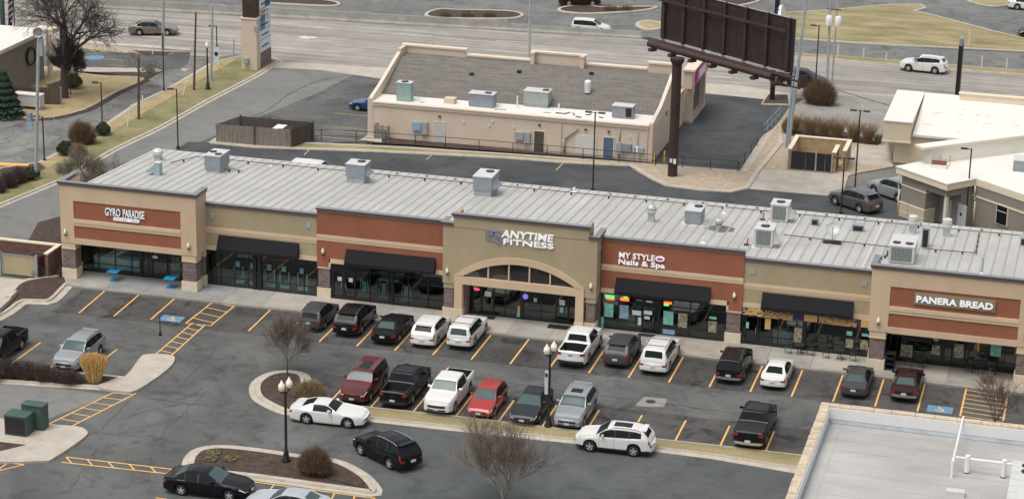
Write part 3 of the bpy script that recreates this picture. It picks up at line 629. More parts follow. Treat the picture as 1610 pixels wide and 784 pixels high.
def cornice(x0, x1, y, zt, d=.3, back=None, name='cornice', ret0=None, ret1=None):
    """moulded cornice + metal cap along a parapet whose face is at y; ret = y of a side return"""
    g = mp(MB().box(x0-.05, x1+.05, y-.06, y+.02, zt-.27, zt-.16).box(x0-.1, x1+.1, y-.11, y+.02, zt-.16, zt-.07), name, 'cornice_taupe')
    part(MB().box(x0-.14, x1+.14, y-.15, y+.02, zt-.07, zt-.005), 'cornice_band', 'cornice_dark', g)
    part(MB().box(x0-.14, x1+.14, y-.13, y+d, zt-.003, zt+.03), 'cap', 'cap_grey', g)
    for r, xs, sgn in ((ret0, x0, -1), (ret1, x1, 1)):
        if r:
            a, b = (xs-.1, xs+.02) if sgn < 0 else (xs-.02, xs+.1)
            part(MB().box(a, b, y+.02, r, zt-.27, zt-.07), 'side_moulding', 'cornice_taupe', g)
            a, b = (xs-.14, xs+.02) if sgn < 0 else (xs-.02, xs+.14)
            part(MB().box(a, b, y+.02, r, zt-.069, zt-.005), 'side_band', 'cornice_dark', g)
            a, b = (xs-.13, xs+d) if sgn < 0 else (xs-d, xs+.13)
            part(MB().box(a, b, y+d, r+.02, zt-.003, zt+.03), 'side_cap', 'cap_grey', g)
    return g
def walllight(x, y, z):
    g = mp(MB().lathe([(0, .0), (.07, .01), (.08, .1), (.05, .14)], (x, y-.12, z-.17), 10), 'wall_light', 'cornice_dark', smooth=40)
    part(MB().lathe([(.06, 0), (.11, .08), (.12, .2), (.07, .32), (.02, .44), (0, .45)], (x, y-.13, z-.03), 12), 'shade', 'globe', g, smooth=40)
    part(MB().box(x-.04, x+.04, y-.1, y, z-.1, z+.02), 'bracket', 'cornice_dark', g)
def awning(x0, x1, y, z0=2.98, z1=4.08, d=.55):
    mb = MB(); mb.add([(x0, y-.003, z1), (x1, y-.003, z1), (x1, y-d, z0+.22), (x0, y-d, z0+.22), (x0, y-d, z0), (x1, y-d, z0), (x0, y-.003, z0), (x1, y-.003, z0)],
        [(0, 1, 2, 3), (3, 2, 5, 4), (0, 3, 4, 6), (1, 7, 5, 2), (6, 4, 5, 7)]); return mp(mb, 'awning', 'awning_black')
def pillar(x0, x1, y0, y1, zc=2.9, cap=True, slots=('stone_base', 'brick_brown', 'stucco_cream_trim')):
    g = mp(MB().box(x0-.05, x1+.05, y0-.05, y1, .15, .88), 'pillar', slots[0])
    part(MB().box(x0+.03, x1-.03, y0+.03, y1, .882, 2.38), 'brick_shaft', slots[1], g)
    if cap: part(MB().box(x0, x1, y0, y1, 2.46, zc), 'pillar_head', slots[2], g)
    part(MB().box(x0-.03, x1+.03, y0-.03, y1, 2.382, 2.458), 'cap_moulding', slots[2], g)
    return g
def storefront(x0, x1, y, z1=2.84, panes=None, doors=(), trans=None, rail=.82):
    """black framed glazing: glass behind mullions; doors = list of (x0,x1)"""
    g = mp(MB().add([(x0, y+.05, .16), (x1, y+.05, .16), (x1, y+.05, z1), (x0, y+.05, z1)], [(0, 1, 2, 3)]), 'storefront_glass', 'store_glass')
    mb = MB(); mb.box(x0, x0+.07, y, y+.12, .15, z1).box(x1-.07, x1, y, y+.12, .15, z1).box(x0+.07, x1-.07, y, y+.12, z1-.08, z1).box(x0+.07, x1-.07, y, y+.12, .15, .25)
    panes = panes or int(round((x1-x0)/1.35))
    for i in range(1, panes):
        x = x0+(x1-x0)*i/panes
        if any(a-.1 < x < b+.1 for a, b in doors): continue
        mb.box(x-.03, x+.03, y+.001, y+.119, .25, z1-.08)
    def rails(z):
        cuts = sorted([(a, b) for a, b in doors]); c = x0+.07
        for a, b in cuts+[(x1-.07, x1-.07)]:
            if a-c > .05: mb.box(c, a, y+.002, y+.118, z-.025, z+.025)
            c = b
    if rail: rails(rail)
    if trans: mb.box(x0+.07, x1-.07, y+.003, y+.117, trans-.03, trans+.03)
    part(mb, 'mullions', 'frame_black', g)
    for a, b in doors:
        zt = trans-.03 if trans else z1-.1
        n = 2 if b-a > 1.3 else 1
        for k in range(n):
            p, q = a+(b-a)*k/n, a+(b-a)*(k+1)/n
            d = mp(MB().box(p, p+.11, y-.02, y+.04, .17, zt).box(q-.11, q, y-.02, y+.04, .17, zt).box(p+.11, q-.11, y-.02, y+.04, zt-.12, zt).box(p+.11, q-.11, y-.02, y+.04, .17, .4), 'door', 'frame_black')
            hx = q-.16 if (k == 0) else p+.16
            part(MB().tube((hx, y-.07, 1.0), (hx, y-.07, 1.45), .018).tube((hx, y-.07, 1.05), (hx, y, 1.05), .012).tube((hx, y-.07, 1.4), (hx, y, 1.4), .012), 'handle', 'chrome', d)
    return g
def sticker(x0, x1, y, z0, z1, m, name='poster'): return mp(MB().box(x0, x1, y+.03, y+.045, z0, z1), name, m)

# ---- end bays (cream with red panels)
def end_bay(x0, x1, pr, pl, yf):
    """x0..x1 outer, panel pl..pr"""
    zt = 7.3; d = .4
    mb = MB().box(x0, x1, yf, yf+d, 6.17, zt).box(x0, pl, yf, yf+d, 2.9, 6.165).box(pr, x1, yf, yf+d, 2.9, 6.165).box(pl, pr, yf, yf+d, 2.86, 3.3)
    mb.box(x0, x0+.35, yf+d, 9.4 if x0 < 0 else 8.6, 2.9, zt).box(x1-.35, x1, yf+d, 8.6, 2.9, zt)
    w_ = mp(mb, 'stucco_wall', 'stucco_cream')
    part(MB().box(pl, pr, yf+.06, yf+d-.01, 4.78, 6.165).box(pl, pr, yf+.06, yf+d-.01, 3.303, 4.27), 'red_panel', 'stucco_red', w_)
    part(MB().box(pl, pr, yf+.0, yf+d-.02, 4.272, 4.50).box(pl, pr, yf-.045, yf+d-.02, 4.50, 4.778), 'band_course', 'stucco_cream_trim', w_)
    part(MB().box(x0+.35, x1-.35, yf+d, 8.45, 2.94, 3.0), 'soffit', 'stucco_cream_trim', w_)
    cornice(x0, x1, yf, zt+.27, ret0=9.45 if x0 < 0 else 8.6, ret1=8.6)
end_bay(-33.45, -22.72, -23.92, -32.37, 6.6)
end_bay(26.0, 36.98, 35.85, 27.3, 6.35)
pillar(-33.45, -32.37, 6.65, 7.6); pillar(-23.92, -22.8, 6.65, 7.6); pillar(26.1, 27.2, 6.4, 7.4); pillar(35.88, 36.95, 6.4, 7.4)
walllight(-33.05, 6.6, 3.6); walllight(-23.3, 6.6, 3.55); walllight(26.65, 6.35, 3.55); walllight(36.4, 6.35, 3.55)
# short piers against the shopfront plane
for a, b in ((-33.4, -32.75), (-23.4, -22.78), (25.98, 26.6), (36.3, 37.0)): pillar(a, b, 8.1, 8.6)
# ---- flat bays
def flat_bay(x0, x1, zt, yf, m, bands, lint=(2.86, 3.2), x0w=None, drop=None):
    d = .35; z = lint[1]; mb = MB(); tr = MB(); r = random.Random(int(x0*7))
    zs = [lint[1]]+[q for b in bands for q in b]+[zt-.27]
    for a, b in zip(zs[0::2], zs[1::2]): mb.box(x0, x1, yf, yf+d, a, b)
    if drop: mb.box(drop[0], drop[1], yf, yf+d, 2.55, lint[1]-.001)
    o = mp(mb, 'stucco_wall', m)
    a, b = (x0w or (x0, x1)); tr.box(a, b, yf-.03, yf+d, lint[0], lint[1]-.001)
    for p, q in bands: tr.box(x0, x1, yf-.02, yf+d, p+.001, (p+q)/2-.02).box(x0, x1, yf-.05, yf+d, (p+q)/2-.02, q-.001)
    part(tr, 'band_course', 'stucco_cream_trim', o)
    cornice(x0+.1, x1-.1, yf, zt); part(MB().box(x0, x1, yf, yf+d, zt-.27, zt-.006), 'parapet', m, o)
    return o
flat_bay(-22.72, -14.1, 6.45, 8.5, 'stucco_tan', [(4.2, 4.62)])
flat_bay(17.06, 25.98, 6.43, 8.5, 'stucco_tan', [(4.2, 4.62)])
flat_bay(-14.1, -4.25, 6.95, 8.38, 'stucco_red', [(4.53, 4.97)], x0w=(-13.08, -4.25), drop=(-14.1, -13.2))
flat_bay(7.02, 17.06, 6.95, 8.38, 'stucco_red', [(4.53, 4.97)], x0w=(7.02, 16.0), drop=(16.12, 17.06))
mp(MB().box(-13.2, -13.05, 8.35, 8.7, 2.55, 2.86).box(15.97, 16.12, 8.35, 8.7, 2.55, 2.86), 'door_surround', 'stucco_cream_trim')
pillar(-14.06, -13.12, 8.42, 8.85, zc=2.55); pillar(15.98, 17.02, 8.42, 8.85, zc=2.55)
walllight(-13.6, 8.38, 3.6); walllight(16.5, 8.38, 3.55)
awning(-21.75, -15.5, 8.5); awning(-11.85, -5.1, 8.38); awning(8.1, 14.82, 8.38); awning(18.42, 24.72, 8.5)
for x in (-22.2, -14.75): mp(MB().box(x-.17, x+.17, 8.46, 8.5, 5.3, 5.68), 'vent_cover', 'metal_teal')
for x in (17.65, 25.35): mp(MB().box(x-.17, x+.17, 8.46, 8.5, 5.3, 5.68), 'vent_cover', 'metal_teal')
# wooden hay-like graphic, purple and yellow panels above the tan bay's windows
for a, b, z, m, n in ((17.1, 21.4, 2.5, 'purple', 'fascia_panel'), (21.4, 22.3, 2.5, 'ochre', 'fascia_panel'), (22.32, 25.3, 2.5, 'purple', 'fascia_panel'), (25.3, 25.97, 2.5, 'ochre', 'fascia_panel')):
    mp(MB().box(a, b-.01, 8.42, 8.47, 2.33, 2.853), n, m)
def straw(x0, x1, seed):
    r = random.Random(seed); mb = MB()
    for i in range(170):
        t = r.random(); x = x0+(x1-x0)*t; top = 2.84-.35*t*r.random(); z = top-r.uniform(0, .45); a = r.uniform(-.9, .9); l = r.uniform(.15, .5)
        dx, dz = math.cos(a)*l/2, math.sin(a)*l/2; zz0, zz1 = max(2.3, min(2.85, z-dz)), max(2.3, min(2.85, z+dz)); yy = 8.40+r.uniform(-.03, .01)
        mb.tube((max(x0, x-dx), yy, zz0), (min(x1, x+dx), yy, zz1), .016, n=4)
    return mp(mb, 'straw_decoration', 'grass_straw')
straw(17.1, 20.6, 1); straw(22.4, 25.0, 2)

# ---- middle bay with the arch
YA = 7.15
def middle():
    x0, x1, c = -3.44, 6.34, 1.38
    n = 22; hw = 4.8; ain = 4.12
    def arc(h, z0, rise, m=n): return [(c+math.cos(math.pi-math.pi*i/m)*h, None) for i in range(m+1)]
    def curve(h, zs, zt, m=n):   # circular segment through (+-h, zs) with crown zt
        s = zt-zs; Rr = (h*h+s*s)/(2*s); zc = zt-Rr; a = math.asin(h/Rr)
        return [(c+Rr*math.sin(-a+2*a*i/m), zc+Rr*math.cos(-a+2*a*i/m)) for i in range(m+1)]
    outer = curve(4.72, 3.42, 5.14); inner = curve(4.15, 3.38, 4.66)
    # tan field above outer arch
    mb = MB(); top = 7.7; P = [(x0, 2.76), (x0, top), (x1, top), (x1, 2.76), (c+4.72, 2.76)]+outer[::-1]+[(c-4.72, 2.76)]
    # build as strips to stay planar-safe
    mb.box(x0-.78, c-4.72, YA, YA+.35, 2.76, 7.0); mb.box(c+4.72, x1+.62, YA, YA+.35, 2.76, 7.0)
    for (xa, za), (xb, zb) in zip(outer, outer[1:]): mb.wallprism([(xa, za), (xb, zb), (xb, 7.0), (xa, 7.0)], YA, YA+.35)
    mb.box(x0, x1, YA-.03, YA+.32, 7.001, top)
    mb.box(x0-.78, x0-.5, YA+.35, 8.38, 2.76, 7.0); mb.box(x1+.34, x1+.62, YA+.35, 9.2, 2.76, 7.0)
    o = mp(mb, 'stucco_wall', 'stucco_tan')
    mb = MB()
    for i in range(n): a, b, e, f = outer[i], outer[i+1], inner[i+1], inner[i]; mb.wallprism([f, e, (b[0], b[1]), (a[0], a[1])], YA-.09, YA+.3)
    part(mb, 'arch_band', 'stucco_cream', o)
    part(MB().box(c-4.72, c-4.13, YA-.09, YA+.45, .9, 3.42).box(c+4.13, c+4.72, YA-.09, YA+.45, .9, 3.42).box(c-4.13, c+4.13, YA-.088, YA+.3, 2.8, 3.38), 'portal_frame', 'stucco_cream', o)
    part(MB().box(c-4.76, c-4.09, YA-.13, YA+.47, .15, .898).box(c+4.09, c+4.76, YA-.13, YA+.47, .15, .898), 'portal_base', 'stone_base', o)
    mb = MB()
    for (xa, za), (xb, zb) in zip(inner, inner[1:]): mb.add([(xa, YA+.12, 3.38), (xb, YA+.12, 3.38), (xb, YA+.12, zb), (xa, YA+.12, za)], [(0, 1, 2, 3)])
    g = part(mb, 'arch_window', 'arch_glass', o)
    mb = MB()
    for k in (-2.25, -.75, .75, 2.25):
        zz = min(inner, key=lambda q: abs(q[0]-(c+k)))[1]; mb.box(c+k-.045, c+k+.045, YA-.02, YA+.13, 3.38, zz+.02)
    part(mb, 'glazing_bar', 'stucco_cream_trim', g)
    part(MB().box(c-4.13, c+4.13, YA+.3, 8.5, 2.86, 2.92), 'soffit', 'stucco_cream_trim', o)
    cornice(x0, x1, YA-.03, 7.97); cornice(x0-.78, x0-.14, YA, 7.27, ret0=8.4); cornice(x1+.14, x1+.62, YA, 7.27, ret1=9.25, d=.3)
    part(MB().box(x0, x0+.3, YA+.32, 8.6, 7.002, 7.93).box(x1-.3, x1, YA+.32, 8.6, 7.002, 7.93), 'parapet_return', 'stucco_tan', o)
    pillar(-4.17, -3.42, YA+.08, YA+.9, zc=2.76, slots=('stone_base', 'brick_brown', 'stucco_tan')); pillar(6.2, 6.92, YA+.08, YA+.9, zc=2.76, slots=('stone_base', 'brick_brown', 'stucco_tan'))
    walllight(-3.85, YA, 3.55); walllight(6.6, YA, 3.55)
    mp(MB().box(-2.72, -2.6, YA+.46, 8.5, .15, 2.85).box(5.38, 5.5, YA+.46, 8.5, .15, 2.85).box(6.92, 7.02, 8.0, 8.5, .15, 2.85), 'side_wall', 'brick_brown')
middle()
# ---- glazing
storefront(-32.75, -23.4, 8.5, panes=7, doors=[(-27.15, -25.85)], trans=None)
storefront(-22.75, -14.1, 8.55, panes=8, doors=[])
storefront(-13.05, -4.25, 8.5, panes=6, doors=[(-12.95, -11.2)], trans=2.4)
storefront(-2.6, 5.38, 8.5, panes=6, doors=[(-1.75, -.75), (3.75, 4.75)], trans=None, rail=.9)
storefront(7.02, 15.97, 8.5, panes=7, doors=[(10.0, 10.98)], trans=2.28)
storefront(17.1, 25.98, 8.55, z1=2.4, panes=7, doors=[(17.3, 18.25)], trans=None)
storefront(26.62, 36.3, 8.5, panes=8, doors=[(31.5, 32.5)], trans=None)
for x in (-28.0, -19.0, -18.6, -8.4, 1.3, 11.2, 21.45, 30.95): mp(MB().box(x-.13, x+.13, 8.46, 8.8, .15, 2.83 if x != 21.45 else 2.32), 'shopfront_post', 'frame_black')
# posters, decals and open signs on the glass
Y = 8.44
sticker(-12.55, -12.25, Y, 1.55, 1.85, 'poster_white'); sticker(-11.7, -11.4, Y, 1.55, 1.85, 'poster_white')
sticker(7.3, 7.95, Y, 1.05, 2.05, 'poster_mint'); sticker(8.4, 9.05, Y, 1.05, 2.05, 'poster_blue'); sticker(9.3, 9.95, Y, 1.4, 1.75, 'poster_white'); sticker(9.75, 9.98, Y, .7, 1.25, 'poster_white')
sticker(10.15, 10.75, Y-.06, 1.55, 1.85, 'poster_white'); sticker(10.2, 10.6, Y-.06, 1.2, 1.42, 'poster_white'); sticker(7.08, 7.3, Y, .2, 1.0, 'poster_mint')
sticker(11.55, 12.25, Y, .95, 1.95, 'poster_mint'); sticker(12.6, 13.25, Y, .85, 1.9, 'poster_tan'); sticker(14.75, 15.35, Y, .75, 1.55, 'poster_tan'); sticker(14.8, 15.3, Y, 1.72, 1.9, 'poster_mint')
sticker(11.55, 12.4, Y, .25, .6, 'poster_blue')
sticker(20.75, 21.3, Y+.04, .7, 1.75, 'poster_tan'); sticker(24.35, 24.85, Y+.04, .7, 1.35, 'poster_tan'); sticker(24.35, 24.75, Y+.04, 1.6, 1.9, 'poster_mint'); sticker(25.35, 25.85, Y+.04, .7, 1.4, 'poster_tan'); sticker(25.4, 25.85, Y+.04, 1.65, 1.85, 'poster_mint')
sticker(17.4, 17.6, Y-.04, 1.35, 1.8, 'poster_mint'); sticker(18.7, 19.1, Y+.04, 1.4, 2.2, 'ochre')
sticker(28.1, 28.9, Y, .5, 1.4, 'poster_tan'); sticker(30.2, 30.75, Y, .9, 1.6, 'poster_tan'); sticker(30.25, 30.6, Y, 1.9, 2.2, 'poster_mint'); sticker(31.7, 32.3, Y-.06, .9, 1.9, 'poster_tan'); sticker(34.1, 34.8, Y, 1.25, 2.4, 'poster_mint'); sticker(33.2, 33.35, Y, 1.5, 2.4, 'ochre')
sticker(.95, 1.3, Y, .3, .6, 'poster_mint'); sticker(.98, 1.25, Y, .6, 1.1, 'ochre'); sticker(2.15, 2.4, Y, 1.55, 1.85, 'poster_mint'); sticker(4.05, 4.45, Y-.06, 1.55, 1.95, 'poster_white'); sticker(4.1, 4.35, Y-.06, 1.0, 1.4, 'poster_mint'); sticker(-1.45, -.95, Y-.06, 1.6, 2.0, 'poster_white')
sticker(-27.0, -26.6, Y-.06, 1.75, 1.95, 'poster_white'); sticker(-25.6, -24.95, Y+.1, .25, 1.95, 'poster_tan')
def glow(x0, x1, z0, z1, m, y=8.43): return mp(MB().box(x0, x1, y, y+.03, z0, z1), 'window_sign', m)
glow(7.35, 8.0, 2.5, 2.68, 'neon_green'); glow(7.4, 8.0, 2.34, 2.46, 'neon_orange'); glow(8.45, 9.05, 2.38, 2.6, 'neon_orange'); glow(8.65, 8.95, 2.62, 2.7, 'neon_green'); glow(11.55, 12.1, 2.48, 2.64, 'neon_orange'); glow(11.55, 11.9, 2.34, 2.45, 'neon_green'); glow(10.3, 10.75, 2.45, 2.58, 'poster_white'); glow(9.6, 9.95, 2.5, 2.6, 'poster_tan')
glow(-2.22, -1.88, 1.98, 2.1, 'neon_red', 8.44)
g = mp(MB().lathe([(0, 0), (.2, 0), (.2, .03), (0, .03)], (1.55, 8.42, 1.9), 18, axis='Y'), 'window_sign', 'neon_violet')
# ---- hedge: things seen through the glass
def treadmill(x, lab):
    t = thing('treadmill', lab, 'treadmill', (x, 9.6, .155), group='treadmills behind the gym windows')
    part(MB().box(x-.38, x+.38, 9.4, 11.0, .16, .34), 'deck', 'machine_teal', t)
    for s in (-1, 1): part(MB().tube((x+s*.36, 9.5, .3), (x+s*.34, 9.35, 1.45), .045).tube((x+s*.34, 9.35, 1.45), (x+s*.34, 9.95, 1.35), .035), 'side_frame', 'machine_teal', t, smooth=40)
    part(MB().box(x-.16, x+.16, 9.22, 9.32, 1.5, 1.9), 'console', 'machine_teal', t)
for x, l in ((-20.6, 'first'), (-19.45, 'second'), (-18.15, 'third'), (-17.0, 'fourth'), (-15.6, 'fifth')):
    treadmill(x, f'pale treadmill seen through the glass under the left awning, {l} from the left')
for x, l in ((-10.9, 'tall pale gym machine behind the glass just right of the double doors'), (-9.4, 'teal gym machine with solid panel in the middle of the glass under the second awning'), (-7.7, 'narrow pale gym machine behind the glass right of the wide post')):
    t = thing('gym_machine', l, 'gym machine', (x, 9.8, .155))
    part(MB().box(x-.16, x+.16, 9.6, 9.7, .3, 1.3), 'panel', 'machine_teal', t); part(MB().tube((x-.35, 9.6, .16), (x-.25, 9.6, 1.5), .04).tube((x+.35, 9.6, .16), (x+.25, 9.6, 1.5), .04).box(x-.4, x+.4, 9.5, 10.4, .16, .22), 'frame', 'machine_teal', t)
# counters and tables inside
for x0, x1, lab in ((-32.2, -28.5, 'pale counter inside the corner shop window'), (8.9, 9.9, 'low white shelf inside the nail salon window'), (19.2, 20.6, 'pale green ledge inside the window of the tan bay')):
    t = tag(MB().box(x0, x1, 9.4, 10, .155, 1.05).box(x0-.05, x1+.05, 9.3, 10.05, 1.05, 1.1).build('counter', 'poster_white' if x0 > 0 else 'machine_teal'), lab, 'counter')

# ---- shop signs
def sign(lab, loc): return thing('shop_sign', lab, 'sign', loc)
s = sign('white channel letters reading GYRO PARADISE on the red panel of the corner shop', (-28.2, 6.6, 5.5))
part(MB().box(-29.75, -26.8, 6.59, 6.655, 5.42, 5.86), 'raceway', 'cornice_dark', s)
text('GYRO', s, 'lettering', 'letter_white', -29.82, -28.62, 5.33, 5.92, 6.58, .05, .004); text('PARADISE', s, 'lettering', 'letter_white', -28.42, -26.72, 5.33, 5.92, 6.58, .05, .004)
def lozenge(x0, x1, z0, z1, y0, y1, n=6):
    r = (z1-z0)/2; zc = (z0+z1)/2; P = [(x0+r-math.sin(math.pi*i/n)*r, zc+math.cos(math.pi*i/n)*r) for i in range(n+1)]+[(x1-r+math.sin(math.pi*i/n)*r, zc-math.cos(math.pi*i/n)*r) for i in range(n+1)]
    return MB().wallprism(P, y0, y1)
part(lozenge(-29.22, -27.15, 5.0, 5.24, 6.56, 6.655), 'tagline_plate', 'letter_white', s)
mb = MB(); r = random.Random(2); x = -29.08
while x < -27.35:
    if abs(x+27.95) > .12: mb.box(x, x+r.uniform(.04, .08), 6.55, 6.562, 5.07, 5.16+r.choice((0, .02)))
    x += .13
part(mb, 'tagline', 'poster_blue', s)
s = sign('white channel letters reading ANYTIME FITNESS with purple runner emblem above the arch', (1.4, 7.15, 6.5))
text('ANYTIME', s, 'lettering', 'letter_white', .1, 3.82, 6.6, 7.13, YA-.02, .09, .02, xf=lambda X, Y, Z: (X-(Z-6.6)*-.12-.06, Y, Z))
text('FITNESS', s, 'lettering', 'letter_white', .22, 3.85, 6.1, 6.5, YA-.02, .09, .015)
mb = MB()
for z in (6.2, 6.33, 6.46, 6.95, 6.6): mb.box(-1.12, .12, YA-.05, YA-.02, z, z+.025)
for x in (-1.12, -.85, -.4, .08): mb.box(x, x+.025, YA-.051, YA-.021, 6.2, 6.97)
part(mb, 'sign_frame', 'metal_grey', s)
def limb(mb, pts, w=.07, y=YA-.12):
    for a, b in zip(pts, pts[1:]):
        d = Vector((b[0]-a[0], b[1]-a[1])).normalized(); n = Vector((-d.y, d.x))*w
        mb.wallprism([(a[0]-n.x, a[1]-n.y), (b[0]-n.x, b[1]-n.y), (b[0]+n.x, b[1]+n.y), (a[0]+n.x, a[1]+n.y)], y, y+.06)
mat('emblem_blue', (.20, .23, .47), .5, .05)
mb = MB(); limb(mb, [(-1.02, 6.92), (-.78, 6.62), (-.5, 6.9), (-.15, 6.6), (-.1, 6.45)], .045); limb(mb, [(-.62, 6.95), (-.4, 6.86)], .07); limb(mb, [(-.14, 7.02), (.08, 6.86)], .06); limb(mb, [(-.45, 6.34), (-.2, 6.22), (-.02, 6.1)], .07)
part(mb, 'runner_emblem', 'emblem_blue', s)
s = sign('lit white letters reading MY STYLE Nails & Spa with small oval on red wall', (9.8, 8.38, 5.5))
text('MY STYLE', s, 'lettering', 'letter_white', 8.26, 10.8, 5.56, 5.98, 8.34, .08, .012); text('Nails & Spa', s, 'lettering', 'letter_white', 8.24, 11.54, 4.99, 5.48, 8.34, .08, .02)
mb = MB().wallprism([(11.17+.33*math.cos(t*.3927), 5.78+.19*math.sin(t*.3927)) for t in range(16)], 8.24, 8.34); part(mb, 'oval_emblem', 'letter_white', s)
mb = MB().wallprism([(11.17+.22*math.cos(t*.3927), 5.78+.1*math.sin(t*.3927)) for t in range(16)], 8.232, 8.238); part(mb, 'oval_centre', 'pink', s)
s = sign('tan sign board with white letters PANERA BREAD on the red panel at right', (31.6, 6.35, 5.5))
mat('olive_board', (.235, .20, .115), .6, .08); part(MB().box(28.9, 34.25, 6.28, 6.41, 5.12, 5.92), 'board', 'olive_board', s)
text('PANERA BREAD', s, 'lettering', 'letter_white', 29.05, 34.1, 5.29, 5.75, 6.27, .05, .035)

# ---- tables and street furniture in front of the shops
for x, y, lab in ((-29.55, 7.05, 'square blue cafe table, the one further from the pillar by the corner shop'), (-25.0, 6.95, 'square blue cafe table next to the brick pillar of the corner shop')):
    p = (x, y, .15); t = thing('cafe_table', lab, 'table', p, group='blue tables outside the corner shop')
    part(MB().box(x-.42, x+.42, y-.4, y+.4, .87, .91), 'tabletop', 'table_blue', t); part(MB().tube((x, y, .17), (x, y, .87), .05), 'pedestal', 'table_blue', t, smooth=40)
    part(MB().lathe([(0, .05), (.1, .04), (.33, .02), (.33, 0)], (x, y, .155), 16), 'base', 'table_blue', t, smooth=40)
def bistro(x, y, lab, chairs, k):
    t = thing('bistro_table', lab, 'table', (x, y, .15), group='dark bistro tables')
    part(MB().lathe([(0, .03), (.38, .03), (.38, 0), (0, 0)], (x, y, .84), 20), 'tabletop', 'frame_bronze', t, smooth=30)
    mb = MB()
    for a in (45, 135, 225, 315): mb.tube((x+.3*math.cos(R(a)), y+.3*math.sin(R(a)), .155), (x, y, .6), .016, n=6)
    mb.tube((x, y, .55), (x, y, .84), .03, n=6); part(mb, 'legs', 'frame_bronze', t)
    for i, (dx, dy) in enumerate(chairs):
        cx_, cy_ = x+dx, y+dy; c_ = thing('bistro_chair', f"dark wire chair {'left' if dx < 0 else 'right'} of {k}", 'chair', (cx_, cy_, .15), group='dark wire chairs')
        part(MB().box(cx_-.21, cx_+.21, cy_-.21, cy_+.21, .59, .62), 'seat', 'frame_bronze', c_)
        u = Vector((dx, dy)).normalized()
        part(MB().obox((cx_+u.x*.2, cy_+u.y*.2), (-u.y, u.x), .4, .02, .8, 1.02), 'backrest', 'frame_bronze', c_)
        for a in (-1, 1):
            for b in (-1, 1): part(MB().tube((cx_+a*.22, cy_+b*.22, .155), (cx_+a*.18, cy_+b*.18, .6 if (a*u.x+b*u.y) < .5 else .95), .012, n=5), 'leg', 'frame_bronze', c_)
bistro(21.3, 7.7, 'dark round bistro table under the right part of the tan bay awning', [(-.75, -.1), (.75, .0)], 'the bistro table by the wide window post')
bistro(24.1, 7.5, 'dark round bistro table nearest the cream corner pillar', [(-.95, .0), (.9, .0)], 'the bistro table nearest the cream pillar')
bistro(33.6, 7.6, 'dark round bistro table in front of the bakery windows at right', [(-.8, .1), (.8, .2)], 'the table outside the bakery')
bistro(29.6, 7.5, 'dark low bistro table behind the parked maroon saloon', [(-.8, .0)], 'the table behind the maroon saloon')
t = thing('litter_bin', 'black litter bin with open shelves beside the cream corner pillar', 'litter bin', (27.6, 6.75, .15))
x, y = 27.62, 6.75; mb = MB()
for z0, z1 in ((.155, .25), (.55, .62), (.95, 1.05)): mb.box(x-.32, x+.32, y-.25, y+.25, z0, z1)
mb.box(x-.32, x-.27, y-.25, y+.25, .25, 1.3).box(x+.27, x+.32, y-.25, y+.25, .25, 1.3).box(x-.27, x+.27, y+.2, y+.25, .25, 1.3); part(mb, 'housing', 'trim_black', t)
part(MB().box(x-.34, x+.34, y-.27, y+.27, 1.302, 1.36), 'lid', 'frame_bronze', t)
for x0, x1, y0, y1, lab in ((-2.05, -.55, 7.75, 8.35, 'black door mat at the left doors under the arch'), (3.45, 4.95, 7.3, 8.1, 'black door mat at the right doors under the arch'), (9.9, 11.1, 7.75, 8.3, 'black door mat outside the nail salon door')):
    tag(MB().box(x0, x1, y0, y1, .152, .17).build('door_mat', 'mat_black'), lab, 'door mat', group='black door mats')

